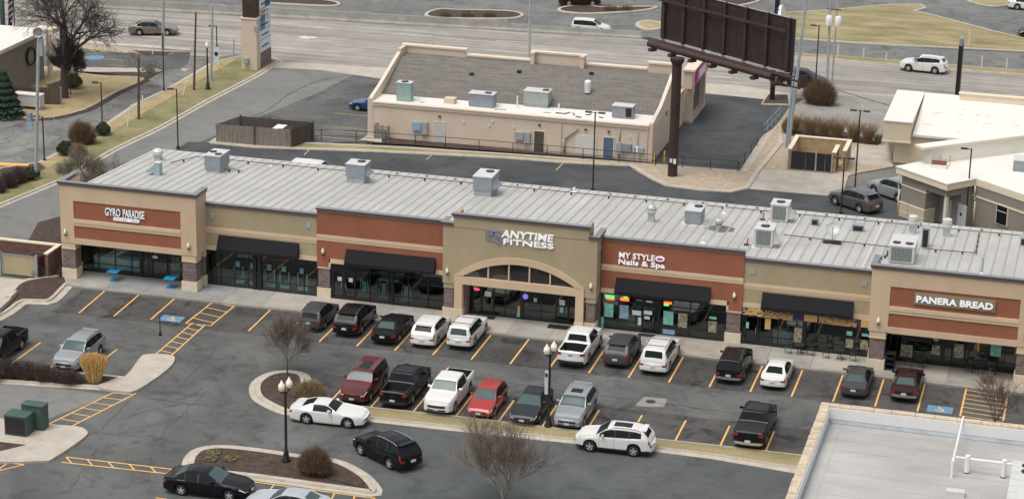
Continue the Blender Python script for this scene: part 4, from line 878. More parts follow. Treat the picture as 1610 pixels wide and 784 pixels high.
# ================================================================== ROOFTOP EQUIPMENT (on the sloping metal roof)
def unit(x0, x1, y0, y1, h, lab, body='metal_bluegrey', top='metal_light', fans=1, fins=False, hood=None, curb='metal_grey', seal=False, cat='rooftop unit', curbh=.3, z=None, fan_at=None):
    zb = min(roofz(y0), roofz(y1)) if z is None else z; zf = (roofz(y0) if z is None else z); g = thing('rooftop_unit', lab, cat, ((x0+x1)/2, (y0+y1)/2, zb))
    part(MB().box(x0+.06, x1-.06, y0+.06, y1-.06, zb, zf+curbh), 'curb', curb, g)
    b = part(MB().box(x0, x1, y0, y1, zf+curbh, zf+h-.05), 'cabinet', body, g)
    part(MB().box(x0-.04, x1+.04, y0-.04, y1+.04, zf+h-.049, zf+h), 'top_panel', top, g)
    mb = MB(); mb.box(x0+.03, x0+.05, y0-.008, y0, zf+curbh+.05, zf+h-.1).box((x0+x1)/2, (x0+x1)/2+.015, y0-.008, y0, zf+curbh+.05, zf+h-.1); mb.box(x1, x1+.008, (y0*.6+y1*.4), (y0*.6+y1*.4)+.02, zf+curbh, zf+h-.06)
    part(mb, 'panel_seam', 'flashing_grey', b)
    for k in range(fans):
        if fan_at: fx, fy = fan_at[k]
        else: fx, fy = (x0+x1)/2+(0 if fans == 1 else (k-.5)*(x1-x0)*.48), (y0+y1)/2
        rr_ = .3 if fans == 1 else .26
        f = part(MB().lathe([(rr_+.03, .0), (rr_+.02, .05), (rr_-.02, .05), (rr_-.03, .012), (0, .012)], (fx, fy, zf+h), 20), 'fan_grille', 'fan_black', g, smooth=30)
        mb = MB()
        for r_ in (.1, .18): mb.lathe([(r_, .0), (r_+.012, .006)], (fx, fy, zf+h+.055), 16)
        mb.box(fx-rr_, fx+rr_, fy-.008, fy+.008, zf+h+.052, zf+h+.06).box(fx-.008, fx+.008, fy-rr_, fy+rr_, zf+h+.0525, zf+h+.0595); part(mb, 'guard_wire', 'metal_grey', f)
    if fins:
        mb = MB(); xa, xb = x0+.14, x1-.14; mb.box(xa, xb, y0-.02, y0-.001, zf+curbh+.1, zf+h-.14); o = part(mb, 'coil', 'fin_grey', g)
        mb = MB(); n = int((xb-xa)/.085)
        for i in range(n): mb.box(xa+i*(xb-xa)/n, xa+i*(xb-xa)/n+.02, y0-.035, y0-.021, zf+curbh+.1, zf+h-.14)
        part(mb, 'coil_guard', 'metal_greygreen', o)
    if hood:
        a, b_ = hood
        mb = MB().add([(x1, y0+a, zf+h*.72), (x1, y0+b_, zf+h*.72), (x1+.42, y0+b_, zf+curbh+.25), (x1+.42, y0+a, zf+curbh+.25), (x1, y0+a, zf+curbh+.1), (x1, y0+b_, zf+curbh+.1)], [(0, 1, 2, 3), (0, 3, 4), (1, 5, 2), (3, 2, 5, 4)]); part(mb, 'air_hood', body, g)
    if seal:
        mb = MB(); e = .22; f = lambda x, y: (x, y, roofz(y)+.012)
        r = random.Random(int(x0*10)); P = []
        for (xa, ya), (xb, yb_) in (((x0-e, y0-e), (x1+e, y0-e)), ((x1+e, y0-e), (x1+e, y1+e)), ((x1+e, y1+e), (x0-e, y1+e)), ((x0-e, y1+e), (x0-e, y0-e))):
            for i in range(6): P.append(f(xa+(xb-xa)*i/6+r.uniform(-.07, .07), ya+(yb_-ya)*i/6+r.uniform(-.07, .07)))
        mb.add(P, [tuple(range(len(P)))]); part(mb, 'sealant', 'sealant_white', g)
    return g
unit(-26.86, -25.58, 18.3, 20.3, 1.38, 'boxy grey-blue rooftop unit with twin fans, leftmost on the shop roof', fans=2, hood=None, fan_at=[(-26.55, 19.4), (-25.9, 18.85)])
unit(-15.72, -14.2, 19.45, 20.9, 1.5, 'boxy grey rooftop unit above the red bay left of the arch', hood=(.1, 1.1), seal=False, curbh=.45, fan_at=[(-14.75, 20.4)])
unit(-5.5, -4.05, 19.2, 21.4, 1.55, 'boxy grey rooftop unit behind the parapet of the arched bay', hood=(.1, 1.5), curbh=.45, fan_at=[(-4.6, 20.8)])
unit(11.2, 12.4, 16.85, 18.6, 1.08, 'low grey-blue rooftop unit above the nail salon', fan_at=[(12.0, 18.1)], seal=True, curbh=.15)
unit(17.0, 18.28, 20.05, 21.6, 1.38, 'cream ribbed condenser, the rear one of the pair right of the nail salon', body='metal_light', top='metal_light', fins=True, seal=True, hood=(.2, 1.2), curbh=.12)
unit(17.05, 18.36, 12.27, 13.9, 1.38, 'cream ribbed condenser, the front one of the pair nearest the parapet', body='metal_light', top='metal_light', fins=True, seal=True, hood=(.2, 1.2), curbh=.12)
unit(26.55, 28.25, 11.68, 14.4, 1.3, 'large double-fan condenser behind the bakery parapet', body='metal_light', top='metal_light', fins=True, fans=2, seal=False, curbh=.1, fan_at=[(26.98, 12.4), (27.85, 12.4)])
def hang(name, lab, cat, x, y): return thing(name, lab, cat, (x, y, roofz(y)))
# exhaust fan with duct at left
x, y = -29.83, 15.9; z = roofz(y); g = hang('exhaust_duct', 'blue-grey sheet metal exhaust hood at the left end of the shop roof', 'exhaust hood', x, y)
part(MB().box(x-.1, x+.35, y-.2, y+.35, z-.05, z+1.0), 'duct', 'metal_teal', g)
part(MB().add([(x-.1, y-.2, z+.85), (x-.1, y+.3, z+.85), (x-.75, y+.35, z+.35), (x-.75, y-.3, z+.35), (x-.1, y-.2, z+.3), (x-.1, y+.3, z+.3), (x-.7, y+.35, z+.2), (x-.7, y-.3, z+.2)], [(0, 1, 2, 3), (0, 3, 7, 4), (1, 5, 6, 2), (4, 7, 6, 5), (3, 2, 6, 7)]), 'intake_hood', 'metal_teal', g)
part(MB().box(x-.14, x+.39, y-.24, y+.39, z+1.0, z+1.04), 'top_cap', 'metal_light', g)
def mush(x, y, h, r, lab, mtl='galvanised', white=False, name='roof_ventilator', flat=False):
    z = roofz(y); g = hang(name, lab, 'roof vent', x, y)
    part(MB().box(x-r*.62, x+r*.62, y-r*.62, y+r*.62, z-.06, z+h*.45), 'curb', mtl, g)
    part(MB().lathe([(r*.7, 0), (r*.82, h*.1), (r*.82, h*.5), (r*.7, h*.53), (0, h*.5)] if flat else [(r*.8, 0), (r, h*.12), (r, h*.34), (r*1.02, h*.36), (r*.85, h*.46), (r*.5, h*.54), (0, h*.56)], (x, y, z+h*.44), 20), 'cowl', 'metal_light' if white else mtl, g, smooth=35)
    part(MB().lathe([(r*1.06, 0), (r*1.06, h*.04), (r, h*.05)], (x, y, z+h*.6), 20), 'rim_ring', 'metal_light', g, smooth=35)
    part(MB().lathe([(r*.9, 0), (r*.4, .008), (0, .01)], (x, y-.05, z+.012), 9), 'sealant', 'sealant_white', g)
mush(-31.8, 20.7, .95, .42, 'white exhaust fan at the rear left corner of the shop roof', white=True)
mush(8.8, 16.6, 1.35, .36, 'galvanised mushroom vent on the roof left of the low grey unit')
mush(13.75, 16.9, .7, .33, 'low mushroom vent ringed by black stain beside the low grey unit')
mush(27.3, 21.0, 1.35, .4, 'pale round exhaust stack behind the double-fan condenser', white=True, flat=True)
mush(29.76, 21.0, 1.35, .42, 'black banded exhaust fan at the rear roof edge near the taupe building', white=True, flat=True)
x, y = 13.75, 16.9; P = []
for i in range(22): t = i*.2856; rr_ = .75+.3*rnd.random(); P.append((x+.15+rr_*1.3*math.cos(t), y-.3+rr_*1.1*math.sin(t), roofz(y-.3+rr_*1.1*math.sin(t))+.01))
mat('soot', (.13, .125, .12), .9, .4, 3); o = MB().add(P, [tuple(range(22))]).build('soot_stain', 'soot'); o.parent = mall; o.location = Vector((0, 0, 0))-mall.location; 
def pipe(x, y, h, r, lab, m='white_plastic'):
    z = roofz(y); g = hang('vent_pipe', lab, 'vent pipe', x, y); part(MB().tube((x, y, z-.05), (x, y, z+h), r, n=10), 'pipe', m, g, smooth=40)
    part(MB().lathe([(r*3, 0), (r*1.6, .05), (r*1.1, .12)], (x, y, z+.01), 10), 'boot', 'sealant_white', g)
pipe(13.36, 21.4, .65, .07, 'short white vent pipe behind the soot-stained vent'); pipe(13.5, 12.1, .42, .07, 'short white vent pipe close to the salon parapet'); pipe(32.95, 11.3, 1.2, .075, 'tall grey-blue vent pipe behind the bakery parapet', 'metal_teal')
pipe(-22.9, 22.4, .5, .07, 'short white vent pipe at the rear edge right of the twin-fan unit'); pipe(1.35, 23.5, .35, .1, 'short white vent pipe at the rear edge behind the arched bay')
def rbox(x, y, w_, d, h, lab, m='metal_bluegrey', hoodf=True):
    z = roofz(y); g = hang('vent_box', lab, 'vent box', x, y); part(MB().box(x-w_/2, x+w_/2, y-d/2, y+d/2, z-.05, z+h), 'casing', m, g)
    part(MB().box(x-w_/2+.06, x+w_/2-.06, y-d/2-.01, y-d/2-.001, z+.08, z+h-.1), 'louvre', 'fan_black', g); part(MB().box(x-w_/2-.03, x+w_/2+.03, y-d/2-.05, y+d/2+.03, z+h, z+h+.03), 'lid', 'metal_grey', g)
rbox(20.27, 20.5, .5, .5, .5, 'small dark louvred vent box right of the condensers'); rbox(23.49, 20.0, .8, .6, .5, 'small blue-grey vent box behind the satellite dish', 'metal_bluegrey'); rbox(28.57, 17.2, .5, .7, 1.45, 'tall blue-grey vent box beside the double-fan condenser', 'metal_teal'); rbox(35.3, 20.6, .5, .6, .6, 'dark vent box at the far right of the shop roof', 'metal_grey')
# satellite dish
x, y = 22.17, 15.5; z = roofz(y); g = hang('satellite_dish', 'round mesh satellite dish on a block base on the shop roof', 'satellite dish', x, y)
q = Vector((.05, -.75, .66)).normalized().to_track_quat('Z', 'Y').to_matrix(); cc = Vector((x, y-.1, z+1.05)); mb = MB(); n = 20; P = []; F = []
for k, (r_, d) in enumerate(((.02, 0), (.2, .02), (.38, .07), (.5, .12), (.5, .15))):
    for i in range(n): P.append(cc+q@Vector((r_*math.cos(i*math.pi/10), r_*math.sin(i*math.pi/10), d)))
for k in range(4):
    for i in range(n): F.append((k*n+i, k*n+(i+1) % n, (k+1)*n+(i+1) % n, (k+1)*n+i))
part(mb.add(P, F), 'dish', 'galvanised', g, smooth=50)
part(MB().tube(cc+q@Vector((0, 0, .02)), cc+q@Vector((0, 0, .4)), .02).tube(cc+q@Vector((0, -.48, .12)), cc+q@Vector((0, 0, .4)), .012), 'feed_arm', 'fan_black', g)
part(MB().tube((x, y, z), (x, y, z+.95), .03), 'mast', 'metal_grey', g)
mb = MB()
for dx in (-.45, 0, .45): mb.box(x+dx-.2, x+dx+.2, y-.2, y+.2, z-.02, z+.14)
mb.box(x-.65, x+.65, y-.05, y+.05, z+.14, z+.18); part(mb, 'base_blocks', 'frame_bronze', g)
# gas pipes on the roof with feet
def gasline(pts, lab, foot=2.9, r=.035, m='pipe_brown'):
    P = [Vector((x, y, roofz(y)+.2)) for x, y in pts]; g = thing('gas_pipe', lab, 'pipe', P[0]); mb = MB()
    for a, b in zip(P, P[1:]): mb.tube(a, b, r, n=6)
    part(mb, 'pipe_run', m, g, smooth=40)
    for a, b in zip(P, P[1:]):
        n = max(1, int((b-a).length/foot))
        for i in range(n): c_ = a.lerp(b, (i+.5)/n); z = roofz(c_.y); part(MB().box(c_.x-.06, c_.x+.06, c_.y-.05, c_.y+.05, z-.01, z+.17), 'foot', 'fan_black', g)
gasline([(-30.2, 19.5), (-29.2, 22.3), (37.8, 22.6)], 'long brown gas pipe on feet along the rear of the shop roof')
gasline([(18.6, 15.9), (26.4, 15.4)], 'dark gas pipe between the front condenser and the double-fan condenser')
gasline([(28.5, 15.9), (32.2, 16.1), (32.0, 22.4)], 'dark gas pipe turning to the rear right of the tall vent box', 1.4)
gasline([(-25.5, 18.9), (-24.8, 19.4), (-24.0, 19.0)], 'short bent dark pipe beside the twin-fan rooftop unit', .8, .025)
gasline([(25.9, 12.0), (26.3, 13.2), (26.2, 14.6)], 'short dark pipe with valves left of the double-fan condenser', .6, .03)
for x, y in ((16.4, 20.4), (16.5, 12.6)): tag(MB().box(x-.18, x+.18, y-.15, y+.15, roofz(y), roofz(y)+.1).tube((x, y, roofz(y)), (x+.1, y, roofz(y)+.55), .04).build('gas_valve', 'pipe_brown', smooth=40), 'rusty gas valve at the foot of the '+('rear' if y > 16 else 'front')+' cream condenser', 'valve')
mb = MB()
for x in (18.9, 24.95): mb.add([(x, 9, roofz(9)+.015), (x+.07, 9, roofz(9)+.015), (x+.07, 24.2, roofz(24.2)+.015), (x, 24.2, roofz(24.2)+.015)], [(0, 1, 2, 3)])
o = mb.build('sealant_line', 'sealant_white'); o.parent = mall; o.location = Vector((0, 0, 0))-mall.location
mb = MB(); r = random.Random(9); x = -13
while x < 37: mb.box(x-.06, x+.06, 23.7, 23.85, roofz(23.7), roofz(23.7)+.08); x += r.uniform(1.8, 3.2)
o = mb.build('roof_clips', 'fan_black'); o.parent = mall; o.location = Vector((0, 0, 0))-mall.location

# ================================================================== RESTAURANT BEHIND (tan walls, dark sloping roof)
def restaurant():
    x0, x1, y0, y1 = -24.7, 1.75, 51.5, 66.0; zr = 3.3
    b = thing('restaurant_building', 'tan building behind the shops with dark shingle roof and stepped parapet', 'building', ((x0+x1)/2, y0, 0))
    q = lambda mb, n, m, par=b, **k: part(mb, n, m, par, **k)
    mb = MB().box(x0+.5, x1-.35, y0, y0+.3, 0, zr+.02).box(x0, x0+.3, y0+.3, y1, 0, zr).box(x1-.3, x1, y0+.3, y1, 0, zr).box(x0+.3, x1-.3, y1-.3, y1, 0, zr+.4)
    mb.add([(x0, y0-.02, 0), (x0+.5, y0-.02, 0), (x0+.5, y0+.3, 0), (x0, y0+.3, 0), (x0, y0-.02, zr+.35), (x0+.5, y0-.02, zr+.35), (x0+.5, y0+.3, zr+.35), (x0, y0+.3, zr+.35)], [(0, 1, 5, 4), (1, 2, 6, 5), (2, 3, 7, 6), (3, 0, 4, 7), (4, 5, 6, 7)])
    mb.add([(x1-.35, y0-.02, 0), (x1, y0-.02, 0), (x1, y0+.3, 0), (x1-.35, y0+.3, 0), (x1-.35, y0-.02, zr+.2), (x1, y0-.02, zr+.2), (x1, y0+.3, zr+.35), (x1-.35, y0+.3, zr+.35)], [(0, 1, 5, 4), (1, 2, 6, 5), (2, 3, 7, 6), (3, 0, 4, 7), (4, 5, 6, 7)])
    q(mb, 'wall', 'tan_wall')
    q(MB().box(x0+.5, x1-.35, y0-.12, y0-.002, zr-.22, zr-.02).box(x0+.5, x1-.35, y0-.2, y0+.3, zr+.021, zr+.14), 'eaves_trim', 'tan_trim')
    q(MB().add([(x0+.3, y0+.3, zr), (x1-.3, y0+.3, zr), (x1-.3, 55.4, zr+.02), (x0+.3, 54.6, zr+.02)], [(0, 1, 2, 3)]), 'flat_roof', 'white_roof')
    # sloping shingle field rising to the stepped parapet
    q(MB().add([(x0+.3, 54.6, zr+.01), (x1-.3, 55.4, zr+.01), (x1-.3, 60.4, 5.6), (x0+.3, 60.4, 5.6), (x1-.3, 61.9, 5.6), (x0+.3, 61.9, 5.6)], [(0, 1, 2, 3), (3, 2, 4, 5)]), 'shingle_roof', 'shingle')
    mb = MB()   # raking side parapets
    for xa, xb, ys in ((x0, x0+.3, (52.3, 54.4, 60.2)), (x1-.3, x1, (51.9, 55.2, 60.2))):
        prof = [(ys[0]-.4, zr-.1), (ys[0]-.4, zr+.35), (ys[1], 4.25), (ys[2], 6.0), (62.2, 6.0), (62.2, zr-.1)]
        n = len(prof); P = [(xa-.01, y, z) for y, z in prof]+[(xb+.01, y, z) for y, z in prof]
        mb.add(P, [tuple(range(n)), tuple(range(2*n-1, n-1, -1))]+[(i, (i+1) % n, n+(i+1) % n, n+i) for i in range(n)])
    q(mb, 'raking_parapet', 'tan_trim')
    seg = [(-24.7, -18.55, 6.35), (-18.55, -12.05, 5.85), (-12.05, -6.95, 6.7), (-6.95, -.95, 5.95), (-.95, 1.75, 6.55)]
    mb = MB(); tr = MB()
    for a, c, z in seg: mb.box(a, c, 62.0, 62.35, zr, z-.12); tr.box(a-(.12 if z > 6.2 else -.12), c+(.12 if z > 6.2 else -.12), 61.88, 62.5, z-.12, z+.04)
    mb.box(x0+.3, x1-.3, 62.36, y1-.3, zr-.2, zr)
    w_ = q(mb, 'stepped_parapet', 'tan_wall'); part(tr, 'parapet_cap', 'tan_trim', w_)
    for xa in (-12.05, -7.3): q(MB().box(xa, xa+.35, 61.3, 61.99, 5.5, 6.58).box(xa-.04, xa+.39, 61.25, 61.875, 6.58, 6.72), 'parapet_pier', 'tan_wall')
    q(MB().box(-24.7, -24.35, 60.3, 61.99, 5.6, 6.3), 'parapet_return', 'tan_wall')
    # openings and fittings on the back wall
    def door(a, c, z, m, lab=None):
        d = q(MB().box(a, c, y0-.05, y0-.002, .06, z), 'door', m); part(MB().box(a-.07, a-.002, y0-.07, y0-.002, .05, z+.07).box(c+.002, c+.07, y0-.07, y0-.002, .05, z+.07).box(a, c, y0-.07, y0-.002, z+.002, z+.07), 'frame', 'tan_trim', d)
        part(MB().box(c-.16, c-.08, y0-.09, y0-.05, .95, 1.05), 'handle', 'metal_grey', d)
        if lab: d['label'] = lab
    door(-18.3, -17.4, 2.0, 'door_grey'); door(-9.0, -8.1, 2.0, 'door_dark', 'dark brown steel door'); door(-2.65, -1.75, 2.0, 'door_blue', 'dark blue steel door')
    o = q(MB().box(-5.2, -3.3, y0-.06, y0-.002, .15, 2.05), 'shutter', 'door_white', label='wide white roller shutter')
    mb = MB()
    for k in range(1, 9): mb.box(-5.2, -3.3, y0-.075, y0-.061, .15+.21*k, .17+.21*k)
    part(mb, 'slat_line', 'metal_light', o)
    for a, c, z0, z1, m in ((-20.35, -19.55, 1.1, 1.85, 'box_blue'), (-19.5, -18.95, .8, 1.9, 'metal_grey'), (-10.75, -9.95, 1.1, 1.8, 'metal_grey'), (-9.9, -9.35, .85, 1.85, 'metal_grey'), (-1.45, -.95, .65, 1.65, 'metal_grey'), (-.9, -.1, .95, 1.6, 'metal_bluegrey'), (.0, .3, .95, 1.35, 'box_blue'), (.35, .55, .95, 1.45, 'white_plastic'), (.6, 1.0, .95, 1.35, 'box_blue'), (-23.9, -23.7, 1.2, 1.5, 'metal_grey')):
        q(MB().box(a, c, y0-.28, y0-.003, z0, z1).box(a+.1, a+.14, y0-.2, y0-.15, .1, z0), 'meter_box', m)
    for x, z in ((-17.85, 2.55), (-8.55, 2.6), (-4.3, 2.55), (-2.2, 2.55)): q(MB().box(x-.1, x+.1, y0-.15, y0-.003, z-.07, z+.07), 'wall_lamp', 'cornice_dark')
    for x, z in ((-15.6, 2.3), (-12.9, 2.6), (-13.2, 2.15), (-10.9, 2.2), (-.3, 2.3)): q(MB().lathe([(0, 0), (.08, 0), (.07, .1), (0, .12)], (x, y0-.13, z), 10, axis='Y'), 'wall_spot', 'white_plastic')
    q(MB().tube((-6.2, y0-.12, .3), (-6.2, y0-.12, 1.5), .09).tube((-6.2, y0-.12, 1.45), (-5.0, y0-.12, 2.6), .07), 'flue', 'metal_bluegrey', smooth=40)
    q(MB().tube((-1.2, y0-.08, 1.7), (-1.2, y0-.08, 2.9), .05).tube((.45, y0-.08, 1.5), (.45, y0-.08, 2.8), .035), 'conduit', 'metal_grey', smooth=40)
    q(MB().box(x0+.45, x0+.5, y0-.03, y0-.002, 0, zr-.22).tube((-6.55, y0-.07, 0), (-6.55, y0-.07, zr-.25), .04).tube((1.3, y0-.07, 0), (1.3, y0-.07, zr-.25), .04), 'downpipe', 'tan_wall')
    q(MB().box(1.752, 1.79, 57.2, 57.6, 2.9, 3.3), 'wall_vent', 'cornice_dark')
    # drive-through projection with pink sign
    g = q(MB().box(1.76, 2.5, 66.2, 66.7, 0, 3.6).box(1.76, 2.5, 72.6, 73.1, 0, 3.6).box(1.76, 2.62, 64.9, 73.4, 3.6, 5.3), 'drive_through_porch', 'tan_wall')
    part(MB().box(1.76, 2.9, 64.7, 73.6, 5.3, 5.48), 'porch_cap', 'tan_trim', g); part(MB().box(1.76, 2.0, 66.75, 72.55, .3, 3.55), 'porch_window', 'arch_glass', g)
    part(MB().box(1.76, 2.55, 66.1, 73.2, 0, .25), 'kerb', 'concrete', g)
    s = thing('wall_sign', 'pink and white box sign on the side wall behind the billboard pole', 'sign', (2.65, 69.5, 4.4)); part(MB().box(2.63, 2.78, 66.5, 72.0, 3.75, 5.0), 'panel', 'pink', s); part(MB().box(2.781, 2.80, 67.6, 71.2, 4.0, 4.8), 'white_field', 'white_plastic', s)
    unit(-22.35, -21.0, 52.7, 53.6, 1.75, 'tall green rooftop unit at the left end of the tan building', body='metal_green', z=zr, curbh=.05)
    unit(-15.6, -13.3, 53.0, 54.2, 1.25, 'wide grey-purple rooftop unit on the tan building', body='metal_bluegrey', z=zr, fan_at=[(-13.9, 53.6)], curbh=.1)
    unit(-10.9, -8.6, 54.6, 56.0, 1.5, 'large grey-green rooftop unit with panel door in the middle of the tan building', body='metal_greygreen', z=zr, curbh=.3, fan_at=[(-9.0, 55.4)])
    unit(-2.4, -.55, 53.4, 54.6, 1.15, 'blue-grey rooftop unit with dark coil at the right end of the tan building', body='metal_bluegrey', z=zr, curbh=.1, fans=0)
    tag(MB().box(-1.15, -.62, 53.37, 53.395, zr+.2, zr+1.0).build('coil', 'fan_black'), 'dark coil grille on the blue-grey rooftop unit', 'coil')
    tag(MB().box(-18.0, -17.0, 53.2, 54.0, zr, zr+.5).build('roof_box', 'tan_wall'), 'small tan box between the green and purple-grey rooftop units', 'roof box')
    tag(MB().tube((-11.3, 54.0, zr), (-11.3, 54.0, zr+1.1), .07).build('vent_pipe', 'white_plastic'), 'white vent pipe left of the large grey-green unit', 'vent pipe')
    tag(MB().tube((-7.6, 54.7, zr), (-7.6, 54.7, zr+.5), .08).build('vent_pipe', 'white_plastic'), 'short white vent pipe right of the large grey-green unit', 'vent pipe')
    g = thing('roof_ventilator', 'white round ventilator on the dark shingle roof', 'roof vent', (-5.6, 57.4, 4.4)); part(MB().lathe([(.27, 0), (.3, .7), (.32, .75), (.3, 1.05), (.12, 1.15), (0, 1.16)], (-5.6, 57.4, 4.4), 14), 'body', 'white_plastic', g, smooth=40)
    for x, y in ((-16.9, 58.5), (-5.9, 60.0), (-12.6, 59.4)): z = 3.3+(y-55)*.43; tag(MB().box(x-.18, x+.18, y-.15, y+.15, z, z+.22).build('roof_vent', 'fan_black'), {-16.9: 'small dark vent at the left of the shingle roof', -5.9: 'small dark vent above the white round ventilator', -12.6: 'small dark vent in the middle of the shingle roof near the parapet'}[x], 'roof vent')
    r = random.Random(5)
    g = thing('roof_clutter', 'dark flat frames and hoses on the white roof strip behind the lamp', 'roof clutter', (-5.0, 52.8, zr))
    for k in range(7): x = -7.2+k*.65; part(MB().obox((x, 52.5+r.random()*1.2), (math.cos(k), math.sin(k)), r.uniform(.3, .8), .07, zr+.02, zr+.09), 'batten', 'fan_black', g)
    g = thing('rust_stain', 'brown stain on the white roof strip of the tan building', 'stain', (-13, 52.6, zr)); 
    for x, y, w_, m in ((-12.6, 52.9, 1.1, 'rust'), (-8.3, 53.2, .7, 'rust'), (-20, 53.0, .4, 'rust')): part(MB().obox((x, y), (.97, .2), w_, .35, zr+.012, zr+.016), 'patch', 'gravel', g)
    # pallet stack against the wall
    g = thing('pallet_stack', 'wooden crate of scrap against the left end of the tan wall', 'crate', (-23.2, 51.0, .1)); mb = MB()
    for k in range(5): mb.box(-23.9, -22.5, 50.9, 50.95, .15+k*.26, .23+k*.26)
    for x in (-23.9, -23.2, -22.6): mb.box(x, x+.1, 50.95, 51.2, .1, 1.35)
    part(mb, 'slats', 'wood_fence', g); part(MB().box(-23.7, -22.8, 51.0, 51.3, .1, .9), 'contents', 'metal_grey', g)
    for i, (x, y) in enumerate(((2.15, 50.9), (2.75, 52.2))): tag(MB().tube((x, y, 0), (x, y, 1.05), .08).build('bollard', 'yellow_steel', smooth=40), 'yellow bollard at the corner of the tan building, '+('nearer' if i == 0 else 'farther'), 'bollard')
restaurant()
# railings
def railing(pts, h, lab, name='railing', m='frame_bronze', step=2.9, rails=(1.0, .45), r=.028):
    P = [Vector((x, y, .08)) for x, y in pts]; g = thing(name, lab, 'railing', P[0]); mb = MB()
    for a, b in zip(P, P[1:]):
        for k in rails: mb.tube(a+Vector((0, 0, h*k)), b+Vector((0, 0, h*k)), r, n=5)
    part(mb, 'rail', m, g)
    for a, b in zip(P, P[1:]):
        n = max(1, round((b-a).length/step))
        for i in range(n+1):
            c_ = a.lerp(b, i/n); part(MB().tube(c_, c_+Vector((0, 0, h)), r*1.3, n=5), 'post', m, g)
railing([g2(480, 224), g2(505, 222), g2(560, 224), g2(700, 234), g2(860, 247), g2(1030, 262), g2(1160, 272), g2(1200, 216)], 1.0, 'dark pipe railing along the grass behind the tan building')
railing([g2(1200, 216), g2(1226, 187)], 1.1, 'blue-grey railing beside the drive-through lane by the utility pole', m='box_blue', step=1.8)

# ------------------------------------------------------------------ timber bin enclosure left
def enclosure1():
    g = thing('bin_enclosure', 'weathered timber fence enclosure holding a pale skip behind the shops', 'enclosure', (-33.4, 45.9, 0))
    c = [(-36.9, 45.1), (-29.9, 45.6), (-28.9, 48.6), (-35.9, 48.4)]; H = 1.75
    def run(a, b, m, name, gaps=()):
        a, b = Vector(a), Vector(b); L_ = (b-a).length; u = (b-a).normalized(); n = int(L_/.15); r = random.Random(int(a.x*3)); mb = MB()
        for i in range(n):
            p = a+u*(i+.5)*L_/n; mb.obox((p.x, p.y), u, L_/n-.012, .03, .05, H+r.uniform(-.03, .03))
        o = part(mb, name, m, g); mb = MB(); nrm = Vector((-u.y, u.x))*.04
        for z in (.5, 1.6): mb.obox(((a.x+b.x)/2+nrm.x, (a.y+b.y)/2+nrm.y), u, L_, .05, z-.05, z+.05)
        part(mb, 'rail', 'wood_fence_dark', o)
    run(c[0], c[1], 'wood_fence', 'front_fence'); run(c[1], c[2], 'wood_fence_dark', 'side_fence'); run(c[0], c[3], 'wood_fence', 'side_fence')
    for (a, b) in ((c[3], (-33.0, 48.5)), ((-32.9, 48.5), (-32.3, 48.5)), ((-32.1, 48.5), c[2])): run(a, b, 'wood_fence_dark', 'gate')
    for p in ((-33.0, 48.5), (-32.2, 48.5), (-35.85, 48.4), c[2], c[1], (-33.3, 45.3)): part(MB().box(p[0]-.06, p[0]+.06, p[1]-.06, p[1]+.06, 0, 1.9), 'post', 'post_wood', g)
    t = thing('skip', 'pale skip with white lid inside the timber enclosure', 'skip', (-31.2, 47.2, 0)); part(MB().box(-32.0, -30.4, 46.5, 47.9, .1, 1.4), 'body', 'metal_grey', t); part(MB().box(-32.05, -31.15, 46.45, 47.95, 1.4, 1.46), 'lid', 'white_plastic', t); part(MB().box(-31.1, -30.35, 46.45, 47.95, 1.4, 1.45), 'lid', 'trim_black', t)
    t = thing('wheelie_bin', 'small pale blue bin beside the skip in the timber enclosure', 'bin', (-30.0, 47.2, 0)); part(MB().prism([(-30.2, 46.9), (-29.75, 46.9), (-29.7, 47.5), (-30.25, 47.5)], .1, 1.2), 'body', 'metal_teal', t); part(MB().box(-30.27, -29.68, 46.85, 47.55, 1.2, 1.27), 'lid', 'metal_teal', t)
enclosure1()
# masonry enclosure right, with mesh gates
def enclosure2():
    x0, x1, y0, y1, H = 13.5, 18.5, 53.5, 58.2, 1.85
    g = thing('bin_enclosure', 'stone bin enclosure with black mesh gates behind the shops at right', 'enclosure', (16, 55.8, 0))
    part(MB().box(x0, x0+.3, y0, y1, 0, H).box(x0+.3, x1-.3, y1-.3, y1, 0, H).box(x1-.3, x1, y0+.9, y1, 0, H).box(x1-1.1, x1-.8, y0, y0+2.6, 0, H), 'wall', 'stone_ochre', g)
    part(MB().box(x0-.04, x0+.34, y0-.04, y1+.04, H, H+.1).box(x0+.35, x1-.34, y1-.34, y1+.04, H, H+.1).box(x1-.34, x1+.04, y0+.86, y1+.04, H, H+.1).box(x1-1.14, x1-.76, y0-.04, y0+2.6, H, H+.1), 'coping', 'cream_trim', g)
    mat('slat_dark', (.02, .018, .02), .9)
    for a, b, m in ((x0+.35, x0+1.6, 'slat_dark'), (x0+1.62, x0+2.45, 'slat_dark'), (x0+2.5, x0+3.3, 'slat_dark'), (x0+3.32, x1-1.15, 'slat_dark')):
        o = part(MB().box(a, b, y0-.1, y0-.04, .15, 1.75), 'gate_panel', m, g)
    for a in (x0+.02, x0+2.44, x1-1.14): part(MB().box(a, a+.13, y0-.14, y0-.0, 0, 1.9), 'gate_post', 'flashing_grey', g)
enclosure2()
